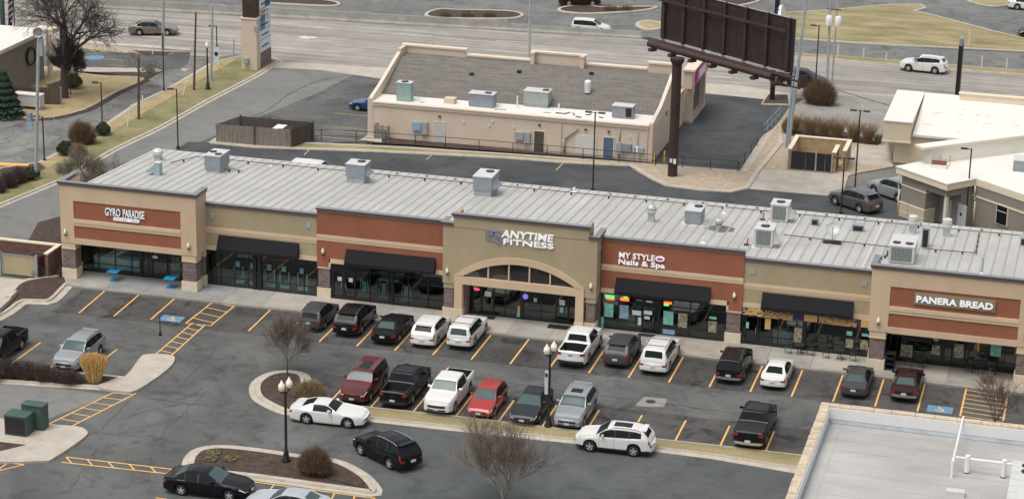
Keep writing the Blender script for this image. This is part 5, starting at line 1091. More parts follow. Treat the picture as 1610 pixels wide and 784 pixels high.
# brick enclosure by the corner shop
def enclosure3():
    g = thing('bin_enclosure', 'brown brick enclosure with tan gates beside the corner shop', 'enclosure', (-37.3, 7.2, 0)); H = 1.85
    part(MB().box(-38.9, -34.5, 8.45, 8.7, 0, H).box(-34.75, -34.5, 6.4, 8.449, 0, H).box(-41.2, -40.95, 5.9, 8.449, 0, H).box(-41.2, -38.91, 8.45, 8.7, 0, H), 'wall', 'brick_red', g)
    part(MB().box(-41.25, -34.45, 8.4, 8.75, H, H+.12).box(-34.8, -34.45, 6.35, 8.399, H, H+.12).box(-41.25, -40.9, 5.9, 8.399, H, H+.12), 'coping', 'cream_trim', g)
    for a, b in ((-40.9, -38.35), (-38.05, -35.35)):
        o = part(MB().box(a, b, 6.0, 6.06, .15, 1.7), 'gate', 'stucco_tan', g); part(MB().box(a, a+.08, 5.96, 5.999, .1, 1.75).box(b-.08, b, 5.96, 5.999, .1, 1.75).box(a+.08, b-.08, 5.96, 5.999, 1.67, 1.75), 'frame', 'flashing_grey', o)
    for a in (-38.28, -35.33): part(MB().box(a, a+.16, 5.92, 6.1, 0, 1.85), 'gate_post', 'flashing_grey', g)
    t = thing('skip', 'brown skip with open lid inside the brick enclosure', 'skip', (-37, 7.4, 0)); part(MB().prism([(-38.0, 6.5), (-35.6, 6.5), (-35.5, 8.1), (-38.1, 8.1)], .15, 1.35), 'body', 'rust', t); part(MB().box(-38.1, -36.7, 6.45, 8.15, 1.35, 1.4), 'lid', 'steel_brown', t)
    part(MB().box(-36.5, -35.6, 6.7, 7.9, 1.36, 1.37), 'opening', 'fan_black', t)
enclosure3()

# ------------------------------------------------------------------ white-roofed building (right, far)
def right_far():
    g = thing('white_roof_building', 'cream building with bright white flat roof beside the highway at right', 'building', (27, 62, 0))
    zr = 2.8; xa, ya = 22.2, 58.9
    part(MB().box(xa, 60, ya, 69.5, 0, zr-.2), 'wall', 'cream_wall', g)
    part(MB().add([(23.76, 58.7, 2.6), (60, 58.7, 2.6), (60, 69.7, 2.6), (23.76, 69.7, 2.6), (23.76, 58.7, 2.8), (60, 58.7, 2.8), (60, 69.7, 3.95), (23.76, 69.7, 3.95)], [(3, 2, 1, 0), (4, 5, 6, 7), (0, 1, 5, 4), (1, 2, 6, 5), (2, 3, 7, 6), (3, 0, 4, 7)]), 'roof', 'white_roof', g); part(MB().box(23.76, 60.2, 58.62, 58.699, zr-.22, zr-.02), 'fascia', 'white_wall', g)
    part(MB().box(21.25, 23.65, 58.2, 69.6, 2.2, 3.9), 'raised_bay', 'cream_wall', g); part(MB().box(21.17, 23.72, 58.12, 69.7, 3.902, 4.0), 'bay_roof', 'white_roof', g); part(MB().box(21.2, 23.7, 58.15, 58.7, 2.04, 2.198), 'bay_trim', 'cream_trim', g)
    part(MB().box(27.0, 60, 68.4, 68.8, 3.7, 4.4).box(26.9, 60, 68.3, 68.9, 4.401, 4.52), 'rear_parapet', 'cream_trim', g)
    part(MB().box(26.5, 26.8, 58.75, 58.89, 2.2, 2.45), 'wall_lamp', 'cornice_dark', g)
    r = random.Random(8); q = thing('roof_patches', 'tan ponding stains on the bright white roof', 'stain', (28, 62, zr))
    mat('white_roof_stain', (.62, .54, .43), .7, .2, 2)
    for k in range(16):
        x, y = r.uniform(24.5, 33), r.uniform(59.5, 67); hz = 2.8+(y-58.7)*.1045; part(MB().obox((x, y), (1, 0), r.uniform(.2, 1.4), r.uniform(.08, .22), hz-.02, hz+.02), 'patch', 'white_roof_stain', q)
right_far()
def right_near():
    A = gp(1410, 263, 4.1); Bp = gp(1489, 290.5, 4.1); Cc = gp(1532, 283.3, 4.1); Dp = gp(1610, 310, 4.1)
    u = Vector((Bp.x-A.x, Bp.y-A.y)).normalized(); v = Vector((-u.y, u.x))
    a2 = Vector((A.x, A.y)); L1 = (Vector((Bp.x, Bp.y))-a2).dot(u); Ls = (Vector((Cc.x, Cc.y))-Vector((Bp.x, Bp.y))).dot(v)
    W = lambda s, t: (a2.x+u.x*s+v.x*t, a2.y+u.y*s+v.y*t)
    g = thing('taupe_building', 'taupe building with white roof, stone base and recessed doors at right edge', 'building', (A.x, A.y, 0)); zt = 4.1
    def bx(mb, s0, s1, t0, t1, z0, z1): return mb.prism([W(s0, t0), W(s1, t0), W(s1, t1), W(s0, t1)], z0, z1)
    e = .35
    mb = MB(); bx(mb, e, L1*.55, e, 8, 0, 3.6); bx(mb, L1*.55, L1-.2, 1.6+e, 8, 0, 3.6); bx(mb, L1-.2, 26, Ls+e, 9, 0, 3.6); bx(mb, L1*.55+.01, L1-.21, e, 1.6+e-.01, 2.95, 3.6)
    part(mb, 'wall', 'taupe_wall', g)
    mb = MB(); bx(mb, e-.06, L1*.55+.02, e-.06, 1.5, 0, 1.15); part(mb, 'stone_plinth', 'stone_block', g)
    mb = MB(); bx(mb, e-.09, L1*.55+.05, e-.09, 1.5, 1.152, 1.25); bx(mb, e-.04, L1*.55+.02, e-.04, 1.4, 2.62, 2.74); bx(mb, L1-.2, 26, Ls+e-.05, Ls+1, 2.62, 2.76); part(mb, 'string_course', 'cream_trim', g)
    mb = MB(); bx(mb, -.05, L1+.05, 0, Ls+.3, 3.6, zt); bx(mb, -.05, 26, Ls+.301, 13, 3.6, zt); part(mb, 'fascia', 'cream_trim', g)
    mb = MB(); bx(mb, -.1, L1+.1, -.05, Ls+.3, zt+.002, zt+.09); bx(mb, -.1, 26.1, Ls+.31, 13.1, zt+.002, zt+.09); part(mb, 'roof', 'white_roof', g)
    mb = MB(); bx(mb, L1-.5, L1-.25, e, e+.25, 0, 3.6); part(mb, 'porch_post', 'cream_trim', g)
    for s0, t0 in ((L1*.55+.5, 1.6), (L1*.55+2.2, 1.6)):
        mb = MB(); bx(mb, s0, s0+.95, t0+e-.08, t0+e-.002, .05, 2.15); d = part(mb, 'door', 'door_grey', g); mb = MB(); bx(mb, s0+.3, s0+.5, t0+e-.1, t0+e-.082, 1.2, 1.45); part(mb, 'door_light', 'fan_black', d)
    s0 = L1+2.6; mb = MB(); bx(mb, s0, s0+1.25, Ls+e-.1, Ls+e-.002, 1.1, 2.75); wd = part(mb, 'window', 'cream_trim', g); mb = MB(); bx(mb, s0+.08, s0+1.17, Ls+e-.13, Ls+e-.101, 1.18, 2.67); pa = part(mb, 'pane', 'car_glass', wd); mb = MB(); bx(mb, s0+.08, s0+1.17, Ls+e-.15, Ls+e-.131, 2.2, 2.25); part(mb, 'glazing_bar', 'cream_trim', wd)
    for s_, t_ in ((.25, .1), (L1+.15, Ls+.2)):
        mb = MB(); p = W(s_, t_); q = W(s_, t_+.12); mb.tube((p[0], p[1], 3.6), (p[0], p[1], 2.6), .06).tube((p[0], p[1], 2.6), (q[0], q[1], 2.3), .06).tube((q[0], q[1], 2.3), (q[0], q[1], 0), .06); part(mb, 'downpipe', 'cream_trim', g, smooth=40)
    # clerestory block standing on the roof, running back along the other wall direction
    e0 = Vector((26.52, 44.5)); e1 = Vector((33.65, 50.76)); dn = (e1-e0).normalized(); nn = Vector((-dn.y, dn.x))
    h = thing('clerestory_block', 'raised white clad block with cream eaves standing on the taupe building roof', 'building', (e0.x, e0.y, 4.19))
    far = e0+dn*26; P = [e0, far, far+nn*.9, e0+nn*.9]
    part(MB().prism([(p.x, p.y) for p in P], 4.19, 5.5), 'wall', 'white_wall', h)
    Q = [e0-dn*.9-nn*.15, far-nn*.15, far+nn*1.05, e0-dn*.9+nn*1.05]
    part(MB().prism([(p.x, p.y) for p in Q], 5.502, 5.66), 'eaves', 'cream_trim', h); part(MB().prism([(p.x, p.y) for p in Q], 5.662, 5.7), 'roof', 'white_roof', h)
    # lower white deck between both
    p = gp(1476, 262, 4.2); k = thing('chimney', 'small brown-topped square chimney on the taupe building roof', 'chimney', (p.x, p.y, 4.19)); part(MB().box(p.x-.65, p.x+.65, p.y-.6, p.y+.6, 4.19, 4.5), 'curb', 'white_roof', k); part(MB().box(p.x-.6, p.x+.6, p.y-.55, p.y+.55, 4.502, 4.58), 'top', 'rust', k)
    p = gp(1604, 270, 4.2); unit(p.x-.6, p.x+1.6, p.y, p.y+1.6, .95, 'blue-grey rooftop unit at the right edge above the taupe building', body='metal_bluegrey', z=4.19, curbh=.05)
    for i, (px, py, hh) in enumerate(((1478, 262, 1.1), (1493, 262, .9))): p = gp(px, py, 4.2); tag(MB().tube((p.x, p.y, 4.19), (p.x, p.y, 4.19+hh), .02, n=5).tube((p.x-.4, p.y, 4.19+hh*.6), (p.x+.4, p.y, 4.19+hh*.6), .012, n=4).build('roof_aerial', 'rust'), ('left' if i == 0 else 'right')+' thin aerial on the taupe building roof by the chimney', 'aerial')
right_near()
# ------------------------------------------------------------------ building on the far left
def left_building():
    zr = 5.0; xe = -61.7
    g = thing('left_building', 'tan building with pale flat roof at the top left edge', 'building', (-66, 57, 0))
    part(MB().box(-85, xe, 45, 61.3, 0, zr-.25), 'wall', 'taupe_wall', g)
    part(MB().box(-85, xe+.3, 44.8, 61.8, zr-.248, zr), 'roof', 'white_roof', g); part(MB().box(-84.9, xe+.26, 44.83, 61.7, zr-.4, zr-.25), 'fascia', 'cream_trim', g)
    part(MB().box(xe+.001, xe+.05, 45, 52.0, 0, 4.4), 'timber_cladding', 'steel_brown', g)
    part(MB().box(-61.5, -61.1, 61.6, 62.0, 0, 4.5), 'porch_column', 'cream_trim', g); part(MB().box(-63, -60.9, 61.81, 63.5, 4.5, 4.9), 'porch_beam', 'cream_trim', g)
    s = thing('wall_sign', 'dark oval sign on the tan wall at top left', 'sign', (xe+.1, 58.3, 3)); RT = Matrix.Translation(s.location) @ Matrix.Rotation(R(90), 4, 'Y')
    part(xform(MB().lathe([(.75, 0), (.9, 0), (.9, .15), (.75, .15)], (0, 0, 0), 20), RT), 'rim', 'trim_black', s); part(xform(MB().lathe([(0, .05), (.75, .05)], (0, 0, 0), 20), RT), 'face', 'taupe_wall', s)
    part(MB().box(xe+.1, xe+.3, 59.2, 60.9, 2.6, 3.5), 'name_board', 'flashing_grey', s)
    f = thing('timber_fence', 'brown timber fence panel beside the tree trunk at top left', 'fence', (-60, 52.5, 0)); mb = MB(); p0 = Vector(g2(22, 165)); p1 = Vector(g2(95, 166)); u = (p1-p0).normalized(); n = int((p1-p0).length/.16)
    for i in range(n): p = p0.lerp(p1, (i+.5)/n); mb.obox((p.x, p.y), u, .148, .04, .05, 1.75)
    part(mb, 'boards', 'wood_fence_dark', f); part(MB().obox((p1.x+.1, p1.y), u, .16, .16, 0, 1.85), 'post', 'wood_fence', f); part(MB().obox((p0.x-.1, p0.y), u, .12, .12, 0, 1.8), 'post', 'wood_fence_dark', f)
    p = gp(46, 172); t = thing('utility_cabinet', 'beige utility cabinet on legs in front of the timber fence at left', 'cabinet', (p.x, p.y, 0)); part(MB().box(p.x-1.35, p.x+1.35, p.y-.4, p.y+.5, .4, 1.45), 'case', 'metal_light', t); part(MB().box(p.x-1.4, p.x+1.4, p.y-.45, p.y+.55, 1.45, 1.55), 'lid', 'white_wall', t); part(MB().box(p.x-1.3, p.x-1.1, p.y-.3, p.y+.4, .1, .4).box(p.x+1.1, p.x+1.3, p.y-.3, p.y+.4, .1, .4), 'legs', 'metal_grey', t)
    # awning-like sign frames and flag at the top left corner
    p = gp(5, 45); P0 = gp(0, 60)
    s = thing('roadside_sign', 'tall sign with green posts and cream panel at the top left corner', 'sign', (-71, 66.5, 0)); yy = 66.5
    xa = -70.2; part(MB().box(xa-1.0, xa-.65, yy-.2, yy+.2, 0, 10), 'post', 'cabinet_green', s); part(MB().box(xa+1.35, xa+1.7, yy-.2, yy+.2, 0, 10), 'post', 'cabinet_green', s); part(MB().box(xa-.6, xa+1.34, yy-.12, yy+.12, 4.6, 9.5), 'panel', 'cream_wall', s)
    f = thing('flag_pole', 'thin dark pole with a drooping purple and white flag at top left', 'flag', (-67.9, 67.5, 0)); part(MB().tube((-67.9, 67.5, 0), (-67.9, 67.5, 10), .06), 'pole', 'post_black', f); o = part(MB().add([(-67.95, 67.5, 7), (-68.5, 67.6, 6.4), (-68.6, 67.5, 3.6), (-68.15, 67.4, 3.4), (-67.95, 67.4, 5)], [(0, 1, 2, 3, 4)]), 'flag', 'purple', f)
    for k in range(4): part(MB().add([(-67.97, 67.38, 6.2-k*.6), (-68.5, 67.5, 5.7-k*.6), (-68.5, 67.5, 5.5-k*.6), (-67.97, 67.38, 6.0-k*.6)], [(0, 1, 2, 3)]), 'stripe', 'white_plastic', o)
left_building()
# ------------------------------------------------------------------ highway barrier
def barrier():
    g = thing('highway_barrier', 'long low concrete barrier wall between the highway and the far car park', 'barrier', (-40, 97, 0))
    P = [(-120, 88.2), (-78, 92.6), (-51, 95.6), (-24, 98.2), (-9.4, 99.5)]; 
    for a, b in zip(P, P[1:]):
        a, b = Vector(a), Vector(b); n = max(1, int((b-a).length/9)); u = (b-a).normalized(); nn = Vector((-u.y, u.x))
        for i in range(n):
            p, q = a.lerp(b, i/n), a.lerp(b, (i+1)/n)-u*.02; h = 1.05 if b.x < -9.5 or i < n-1 else .75; mb = MB(); prof = [(-.28, 0), (-.28, .1), (-.14, .35), (-.09, h), (.09, h), (.14, .35), (.28, .1), (.28, 0)]; m = len(prof)
            V = [(c.x+nn.x*o, c.y+nn.y*o, z) for c in (p, q) for o, z in prof]; mb.add(V, [tuple(range(m)), tuple(range(2*m-1, m-1, -1))]+[(k, k+1, m+k+1, m+k) for k in range(m-1)])
            part(mb, 'barrier_segment', 'barrier_concrete', g)
barrier()
# ------------------------------------------------------------------ green cabinets, black slim post
def cab(x0, x1, y0, y1, h, lab):
    zb = .155; t = thing('electrical_cabinet', lab, 'electrical cabinet', ((x0+x1)/2, (y0+y1)/2, zb)); part(MB().box(x0, x1, y0, y1, zb, zb+h), 'case', 'cabinet_green', t)
    part(MB().box(x0-.03, x1+.03, y0-.05, y1+.03, zb+h, zb+h+.06), 'lid', 'cabinet_green', t); part(MB().box(x0+.08, x1-.08, y0-.03, y0-.002, zb+.12, zb+h-.12), 'door', 'trim_black' if h < 1.4 else 'cabinet_green', t)
p = gp(8, 686); cab(p.x, p.x+1.45, p.y, p.y+1.1, 1.25, 'dark green electrical cabinet with black front panel on the left concrete pad'); cab(p.x+.55, p.x+2.0, p.y+1.25, p.y+2.0, 1.55, 'taller green electrical cabinet at the back of the left concrete pad')
p = gp(252, 527); t = thing('slim_post', 'slim black post with thick foot standing in the left car park', 'post', (p.x, p.y, 0)); part(MB().tube((p.x, p.y, .3), (p.x, p.y, 1.45), .035), 'shaft', 'post_black', t); part(MB().lathe([(.1, 0), (.11, .15), (.06, .32), (0, .33)], (p.x, p.y, 0), 10), 'foot', 'post_black', t)
p = gp(12, 488); g = thing('garden_wall', 'low broken stone wall beside the corner mulch bed at left edge', 'wall', (p.x, p.y, 0)); a = Vector(g2(-10, 500)); b = Vector(g2(26, 462)); rr = random.Random(6)
for i in range(7): c_ = a.lerp(b, i/7); part(MB().obox((c_.x, c_.y), (b-a).normalized(), .75, .4, 0, rr.uniform(.35, .5)), 'stone', 'kerb_concrete', g)

# ================================================================== POLES, LAMPS, SIGNS
def column_lamp(px, py, h, lab, globes=1, banner=False, rz=0):
    x, y = g2(px, py); t = thing('street_lamp', lab, 'street lamp', (x, y, .1), rz, 'black globe street lamps'); b = lambda mb, n, m, par=t, s=40: part(mb, n, m, par, smooth=s, local=True)
    b(MB().lathe([(.26, 0), (.26, .12), (.2, .2), (.16, .55), (.12, .7), (.09, .75), (.08, h*.55), (.065, h-.75), (0, h-.75)], (0, 0, 0), 14), 'pole', 'post_black')
    offs = [(0, 0)] if globes == 1 else [(-.2, -.1), (.2, .12)]
    for ox, oy in offs:
        if globes > 1: b(MB().tube((0, 0, h-.95), (ox, oy, h-.68), .035), 'arm', 'post_black')
        z = h-.75 if globes == 1 else h-.68+(.12 if ox > 0 else -.06)
        g = b(MB().lathe([(.1, 0), (.15, .05), (.21, .22), (.2, .4), (.12, .5), (.1, .52)], (ox, oy, z), 14), 'globe', 'globe'); b(MB().lathe([(.12, .0), (.06, .1), (.02, .2), (0, .22)], (ox, oy, z+.52), 10), 'finial', 'globe', g); b(MB().lathe([(.06, -.1), (.12, 0), (.12, .04), (0, .04)], (ox, oy, z), 10), 'collar', 'post_black', g)
    if banner:
        b(MB().tube((0, 0, h*.68), (-.3, 0, h*.68), .018).tube((0, 0, h*.38), (-.3, 0, h*.38), .018), 'banner_arm', 'post_black')
        P = []; n = 6
        for i in range(n+1): z = h*.38+(h*.3)*i/n; w_ = math.sin(math.pi*i/n)*.07; P += [(-.06, .0, z), (-.30, -w_, z)]
        o = b(MB().add(P, [(2*i, 2*i+1, 2*i+3, 2*i+2) for i in range(n)]), 'banner', 'poster_white'); b(MB().box(-.26, -.12, -.03-.06, -.02-.06, h*.6, h*.645), 'banner_mark', 'trim_black', o)
    return t
column_lamp(450, 727, 5.3, 'black street lamp with two cream globes in the front mulch island', 2)
column_lamp(862, 672, 5.6, 'black street lamp with two cream globes and a banner on the grass median', 2, True)
column_lamp(327, 142, 4.85, 'black street lamp with a single globe on the verge at top left', 1)
g = thing('banner_post', 'hanging white banner with dark emblem beside the single-globe lamp', 'banner', gp(334, 142)); a = gp(334, 142); mb = MB().box(a.x+.1, a.x+.62, a.y+.3, a.y+.34, 2.6, 4.3); part(mb, 'banner', 'poster_white', g); part(MB().lathe([(0, 0), (.2, 0), (.2, .02), (0, .02)], (a.x+.36, a.y+.27, 3.6), 12, axis='Y'), 'emblem', 'trim_black', g)
def box_lamp(b, t, lab, heads=1, r=.07, dirx=-1):
    x, y = g2(*b); h = 0; d = ray(*t); k = (y-CAM[1])/d.y; h = CAM[2]+d.z*k
    g = thing('area_light', lab, 'area light', (x, y, 0)); part(MB().tube((x, y, 0), (x, y, h), r, r*.8, n=8), 'pole', 'frame_bronze', g, smooth=40); part(MB().lathe([(r*2.2, 0), (r*2.2, .25), (r, .3)], (x, y, 0), 10), 'foot', 'frame_bronze', g, smooth=40)
    for k in range(heads):
        s = dirx if heads == 1 else (-1, 1)[k % 2]
        part(MB().tube((x, y, h-.08), (x+s*.35, y, h-.06), .03).box(x+min(s*.3, s*.85), x+max(s*.3, s*.85), y-.16, y+.16, h-.1, h), 'lamp_head', 'frame_bronze', g)
box_lamp((280, 234), (281, 140), 'dark box lamp pole between the verge and the timber enclosure', dirx=-1)
box_lamp((932, 300), (936, 176), 'dark twin-head lamp pole rising behind the middle of the shops', 2)
box_lamp((161, 196), (160, 130), 'dark box lamp pole on the lawn edge at left')
box_lamp((70, 254), (68, 183), 'short dark box lamp pole near the left edge')
box_lamp((258, 144), (257, 52), 'tall thin dark lamp pole by the lane next to the tan sedan')
box_lamp((1344, 298), (1351, 173), 'tall dark lamp pole in front of the stone enclosure', 2)
box_lamp((1322, 336), (1325, 247), 'shorter dark lamp pole beside the grey parked SUV', 2)
box_lamp((1517, 358), (1523, 233), 'dark lamp pole in front of the taupe building')
box_lamp((341, 76), (340, 41), 'distant dark lamp pole near the highway by the banner')
box_lamp((1281, 152), (1291, 40), 'tall black lamp pole in the round brown bush')
def mast(b, t, r, m, lab, cat='utility pole', name='utility_pole', r1=None, extra=None):
    x, y = g2(*b); d = ray(*t); k = (y-CAM[1])/d.y; q = CV+d*k; g = thing(name, lab, cat, (x, y, 0)); part(MB().tube((x, y, 0), (q.x, y, q.z), r, r1 or r*.7, n=12), 'pole', m, g, smooth=40)
    if extra: extra(g, x, y, q)
    return g
def siren(g, x, y, q):
    h = MB().lathe([(0, -.35), (.15, -.35), (.28, 0), (.46, .38), (.42, .38), (.22, .1), (0, .1)], (0, 0, 0), 20)
    part(xform(h, Matrix.Translation((q.x+.05, y-.15, q.z+.2)) @ Vector((.35, -.9, -.15)).to_track_quat('Z', 'Y').to_matrix().to_4x4()), 'horn', 'metal_light', g, smooth=40)
    c_ = MB().lathe([(0, .0), (.17, 0), (.17, .06), (0, .06)], (0, 0, 0), 16); part(xform(c_, Matrix.Translation((q.x+.05, y-.15, q.z+.2)) @ Vector((.35, -.9, -.15)).to_track_quat('Z', 'Y').to_matrix().to_4x4() @ Matrix.Translation((0, 0, .3))), 'horn_core', 'metal_grey', g, smooth=40)
    part(MB().box(q.x+.05, q.x+.35, y-.25, y+.1, q.z-1.9, q.z-.5), 'control_box', 'metal_grey', g)
    part(MB().box(x-.45, x-.05, y-.25, y+.1, 5.2, 5.9), 'meter_box', 'metal_bluegrey', g); part(MB().box(x-.42, x+.08, y-.27, y-.16, 4.3, 5.1), 'meter_box', 'box_blue', g)
mast((56, 283), (61, 52), .16, 'galvanised', 'grey steel pole with a round siren horn at left', 'siren pole', 'siren_pole', .13, siren)
mast((218, 189), (218, 90), .13, 'post_wood', 'short brown wooden pole on the verge in front of the lane')
mast((305, 143), (308, 20), .12, 'post_wood', 'tall brown wooden pole on the verge left of the single-globe lamp')
mast((332, 128), (334, 8), .14, 'galvanised', 'tall pale grey pole behind the single-globe lamp')
mast((256, 79), (258, -30), .17, 'galvanised', 'thick silver pole at the highway edge behind the tan sedan')
mast((832, 91), (834, -20), .14, 'galvanised', 'grey pole behind the tan building at the highway edge', r1=.12)
mast((1240, 226), (1270, -20), .17, 'galvanised', 'tall pale utility pole right of the billboard', r1=.13)
mast((1236, 232), (1249, 104), .13, 'box_blue', 'shorter grey-blue pole beside the tall utility pole')
def tf(g, x, y, q):
    for s in (-.45, .45): part(MB().lathe([(.0, 0), (.3, 0), (.32, .1), (.32, .9), (.25, 1.0), (0, 1.02)], (x+.25+s, y-.2, 6.6), 14), 'transformer', 'white_plastic', g, smooth=40)
    part(MB().box(x-.5, x+.9, y-.1, y, 8.2, 8.3), 'cross_arm', 'post_wood', g)
mast((1300, 142), (1307, -30), .14, 'galvanised', 'pole carrying two white transformer cans by the highway', r1=.11, extra=tf)
mast((1308, 132), (1319, -30), .11, 'galvanised', 'thin pole standing just behind the transformer pole', r1=.09)
for px, py, h, lab in ((1317, 88, 1.2, 'first'), (1357, 93, 1.1, 'second'), (1393, 97, 1.0, 'third'), (1543, 106, 1.2, 'fourth'), (1582, 110, 1.2, 'fifth'), (1523, 74, 1.9, 'sixth, taller')):
    x, y = g2(px, py); tag(MB().box(x-.07, x+.07, y-.05, y+.05, 0, h).build('marker_post', 'cream_wall'), f'small pale marker post along the highway verge, {lab} from the left' if 'sixth' not in lab else 'taller pale marker post standing in the far grass field', 'marker post', 'marker posts')
for px, py, t_, lab in ((200, 201, (206, 165), 'leaning white marker pole on the dry verge left of the wooden pole'), (287, 152, (294, 127), 'leaning white marker pole on the dry verge right of the lane lamp'), (225, 173, (224, 150), 'white guy-wire guard beside the short wooden pole'), (240, 86, (241, 70), 'small white sign stake by the highway kerb'), (367, 88, (368, 62), 'thin grey post near the pylon sign')):
    a = gp(px, py); d = ray(*t_); k = (a.y-CAM[1])/d.y; q = CV+d*k; tag(MB().tube(a, q, .06, n=6).build('marker_pole', 'white_plastic' if 'white' in lab else 'metal_grey'), lab, 'marker pole')
for px, py, lab in ((160, 120, 'first'), (0, 0, '')):
    if lab: pass
# yellow frame structure on verge
x, y = g2(347, 118); g = thing('survey_stand', 'small thin yellow timber stand on the verge', 'stand', (x, y, .1)); part(MB().tube((x-.35, y, .1), (x, y, 1.3), .03).tube((x+.35, y, .1), (x, y, 1.3), .03).tube((x-.2, y, .7), (x+.2, y, .7), .025), 'frame', 'ochre', g)
# pylon sign
def pylon():
    x0, x1, y0 = -44.85, -43.2, 71.5; g = thing('pylon_sign', 'tall pylon sign with cream pier and tenant panels beside the side road', 'sign', (x0+.8, y0, 0))
    part(MB().box(x0, x1, y0, y0+1.0, .1, 5.3), 'pier', 'tan_wall', g); part(MB().box(x0-.08, x1+.08, y0-.08, y0+1.08, 5.3, 5.42), 'pier_cap', 'cream_trim', g)
    part(MB().box(x0+.15, x1-.08, y0+.05, y0+.95, 5.42, 10), 'upper_pier', 'steel_brown', g)
    c = part(MB().box(x1-.7, x1-.1, y0+1.0, y0+4.2, .1, 9.8), 'sign_cabinet', 'steel_brown', g)
    part(MB().box(x1-.72, x1-.02, y0+1.02, y0+4.1, .1, 1.5), 'brick_base', 'brick_brown', g)
    mat('panel_blue', (.03, .09, .25), .5, .1); mat('panel_white', (.62, .66, .70), .5, .05); mat('panel_teal', (.05, .22, .33), .5, .1)
    z = 1.6; r = random.Random(3); rows = [('panel_white', None, 1.3), ('panel_white', 'panel_white', 1.0), ('panel_teal', 'panel_white', 1.0), ('panel_teal', 'panel_white', .5), ('stucco_cream', 'panel_white', .7), ('panel_white', 'panel_blue', 1.0), ('panel_blue', None, .7), ('panel_white', None, 1.3)]
    for a, b, h in rows:
        ya, yb_ = y0+1.05, y0+4.1
        if b is None: part(MB().box(x1-.099, x1-.06, ya, yb_, z, z+h-.06), 'tenant_panel', a, c)
        else: m = (ya+yb_)/2; part(MB().box(x1-.099, x1-.06, ya, m-.02, z, z+h-.06), 'tenant_panel', a, c); part(MB().box(x1-.099, x1-.06, m+.02, yb_, z, z+h-.06), 'tenant_panel', b, c)
        part(MB().box(x1-.0599, x1-.05, ya+.5, yb_-.6, z+h*.35, z+h*.5), 'panel_mark', 'panel_blue' if a == 'panel_white' and b is None else 'trim_black', c)
        z += h
    for z in (4.4, 1.0): part(MB().box(x1-.15 if z > 2 else x0+.3, x1+.3 if z > 2 else x0+.8, y0-.35, y0-.01, z-.25, z+.3), 'flood_light', 'metal_grey', g)
pylon()
x, y = g2(421, 104)
# billboard
def billboard():
    px, py = 4.34, 47.92; a = Vector((1.0, 51.0)); b = Vector((13.9, 42.0)); u = (b-a).normalized(); v = Vector((-u.y, u.x)); L_ = (b-a).length+.2
    g = thing('billboard', 'large dark brown billboard seen from behind on a thick steel column', 'billboard', (px, py, 0))
    W = lambda s, t: (a.x+u.x*s+v.x*t, a.y+u.y*s+v.y*t)
    def bx(mb, s0, s1, t0, t1, z0, z1): return mb.prism([W(s0, t0), W(s1, t0), W(s1, t1), W(s0, t1)], z0, z1)
    part(MB().tube((px, py, 0), (px, py, 10.4), .42, .42, n=24), 'column', 'steel_brown', g, smooth=40); part(MB().lathe([(.44, 0), (.6, .3), (.62, .55), (0, .56)], (px, py, 10.0), 20), 'column_head', 'steel_brown', g, smooth=30)
    z0 = 10.9; z1 = 15.75; part(MB().prism([W(.2, 1.4), W(L_, 1.4), W(L_, 1.5), W(.2, 1.5)], z0+.35, z1), 'panel', 'steel_brown_panel', g)
    part(bx(MB(), .2, L_, 1.501, 1.58, z0+.35, z1), 'poster_face', 'poster_blue', g)
    A = W(.3, .0); B_ = W(L_-.9, 0); part(MB().tube((A[0], A[1], z0+.05), (B_[0], B_[1], z0+.05), .3, n=16), 'torsion_pipe', 'steel_brown', g, smooth=40)
    n = 7; gap = (L_-1.2)/(n-1)
    for i in range(n):
        s = .75+i*gap; mb = MB(); bx(mb, s-.11, s+.11, 1.12, 1.4, z0+.1, z1+.05); o = part(mb, 'upright', 'steel_brown', g)
        mb = MB(); bx(mb, s-.07, s+.07, .1, 1.12, z0-.05, z0+.12); bx(mb, s-.2, s+.2, -.35, .35, z0-.55, z0-.3); part(mb, 'bracket', 'steel_brown', g)
    for k in (1, 2, 3, 4, 5, 6, 7, 8): 
        mb = MB(); z = z0+.35+(z1-z0-.4)*k/9; bx(mb, .25, L_-.05, 1.37, 1.399, z-.025, z+.025); part(mb, 'cross_rib', 'steel_brown', g)
    for i in range(18):
        mb = MB(); s = .5+i*(L_-.8)/17; bx(mb, s-.02, s+.02, 1.375, 1.398, z0+.4, z1-.05); part(mb, 'sheet_joint', 'steel_brown', g)
    mb = MB(); bx(mb, -.2, L_-.6, .95, 1.1, z1-1.15, z1-.98); part(mb, 'tie_beam', 'steel_brown', g)
    mb = MB(); bx(mb, -1.0, L_+.6, .4, 1.1, z0+.18, z0+.24); part(mb, 'walkway', 'steel_brown', g); mb = MB(); bx(mb, .3, L_-.2, 1.1, 1.38, z0+.28, z0+.34); part(mb, 'lower_flange', 'metal_grey', g)
    mb = MB(); bx(mb, 1.0, L_-.3, 1.3, 1.42, z1+.0, z1+.05); part(mb, 'top_flange', 'metal_grey', g)
    mb = MB(); bx(mb, L_-1, L_+2.4, .5, .62, z0+.0, z0+.14); bx(mb, L_-1, L_+2.4, -.2, -.1, z0-.3, z0-.2); bx(mb, L_+2.3, L_+2.45, -.2, .62, z0-.2, z0+.8); part(mb, 'catwalk_arm', 'steel_brown', g)
    part(MB().box(px-.2, px+.0, py-.46, py-.43, 1.4, 1.75).box(px+.1, px+.35, py-.46, py-.43, 1.3, 1.75), 'placard', 'white_plastic', g)
billboard()
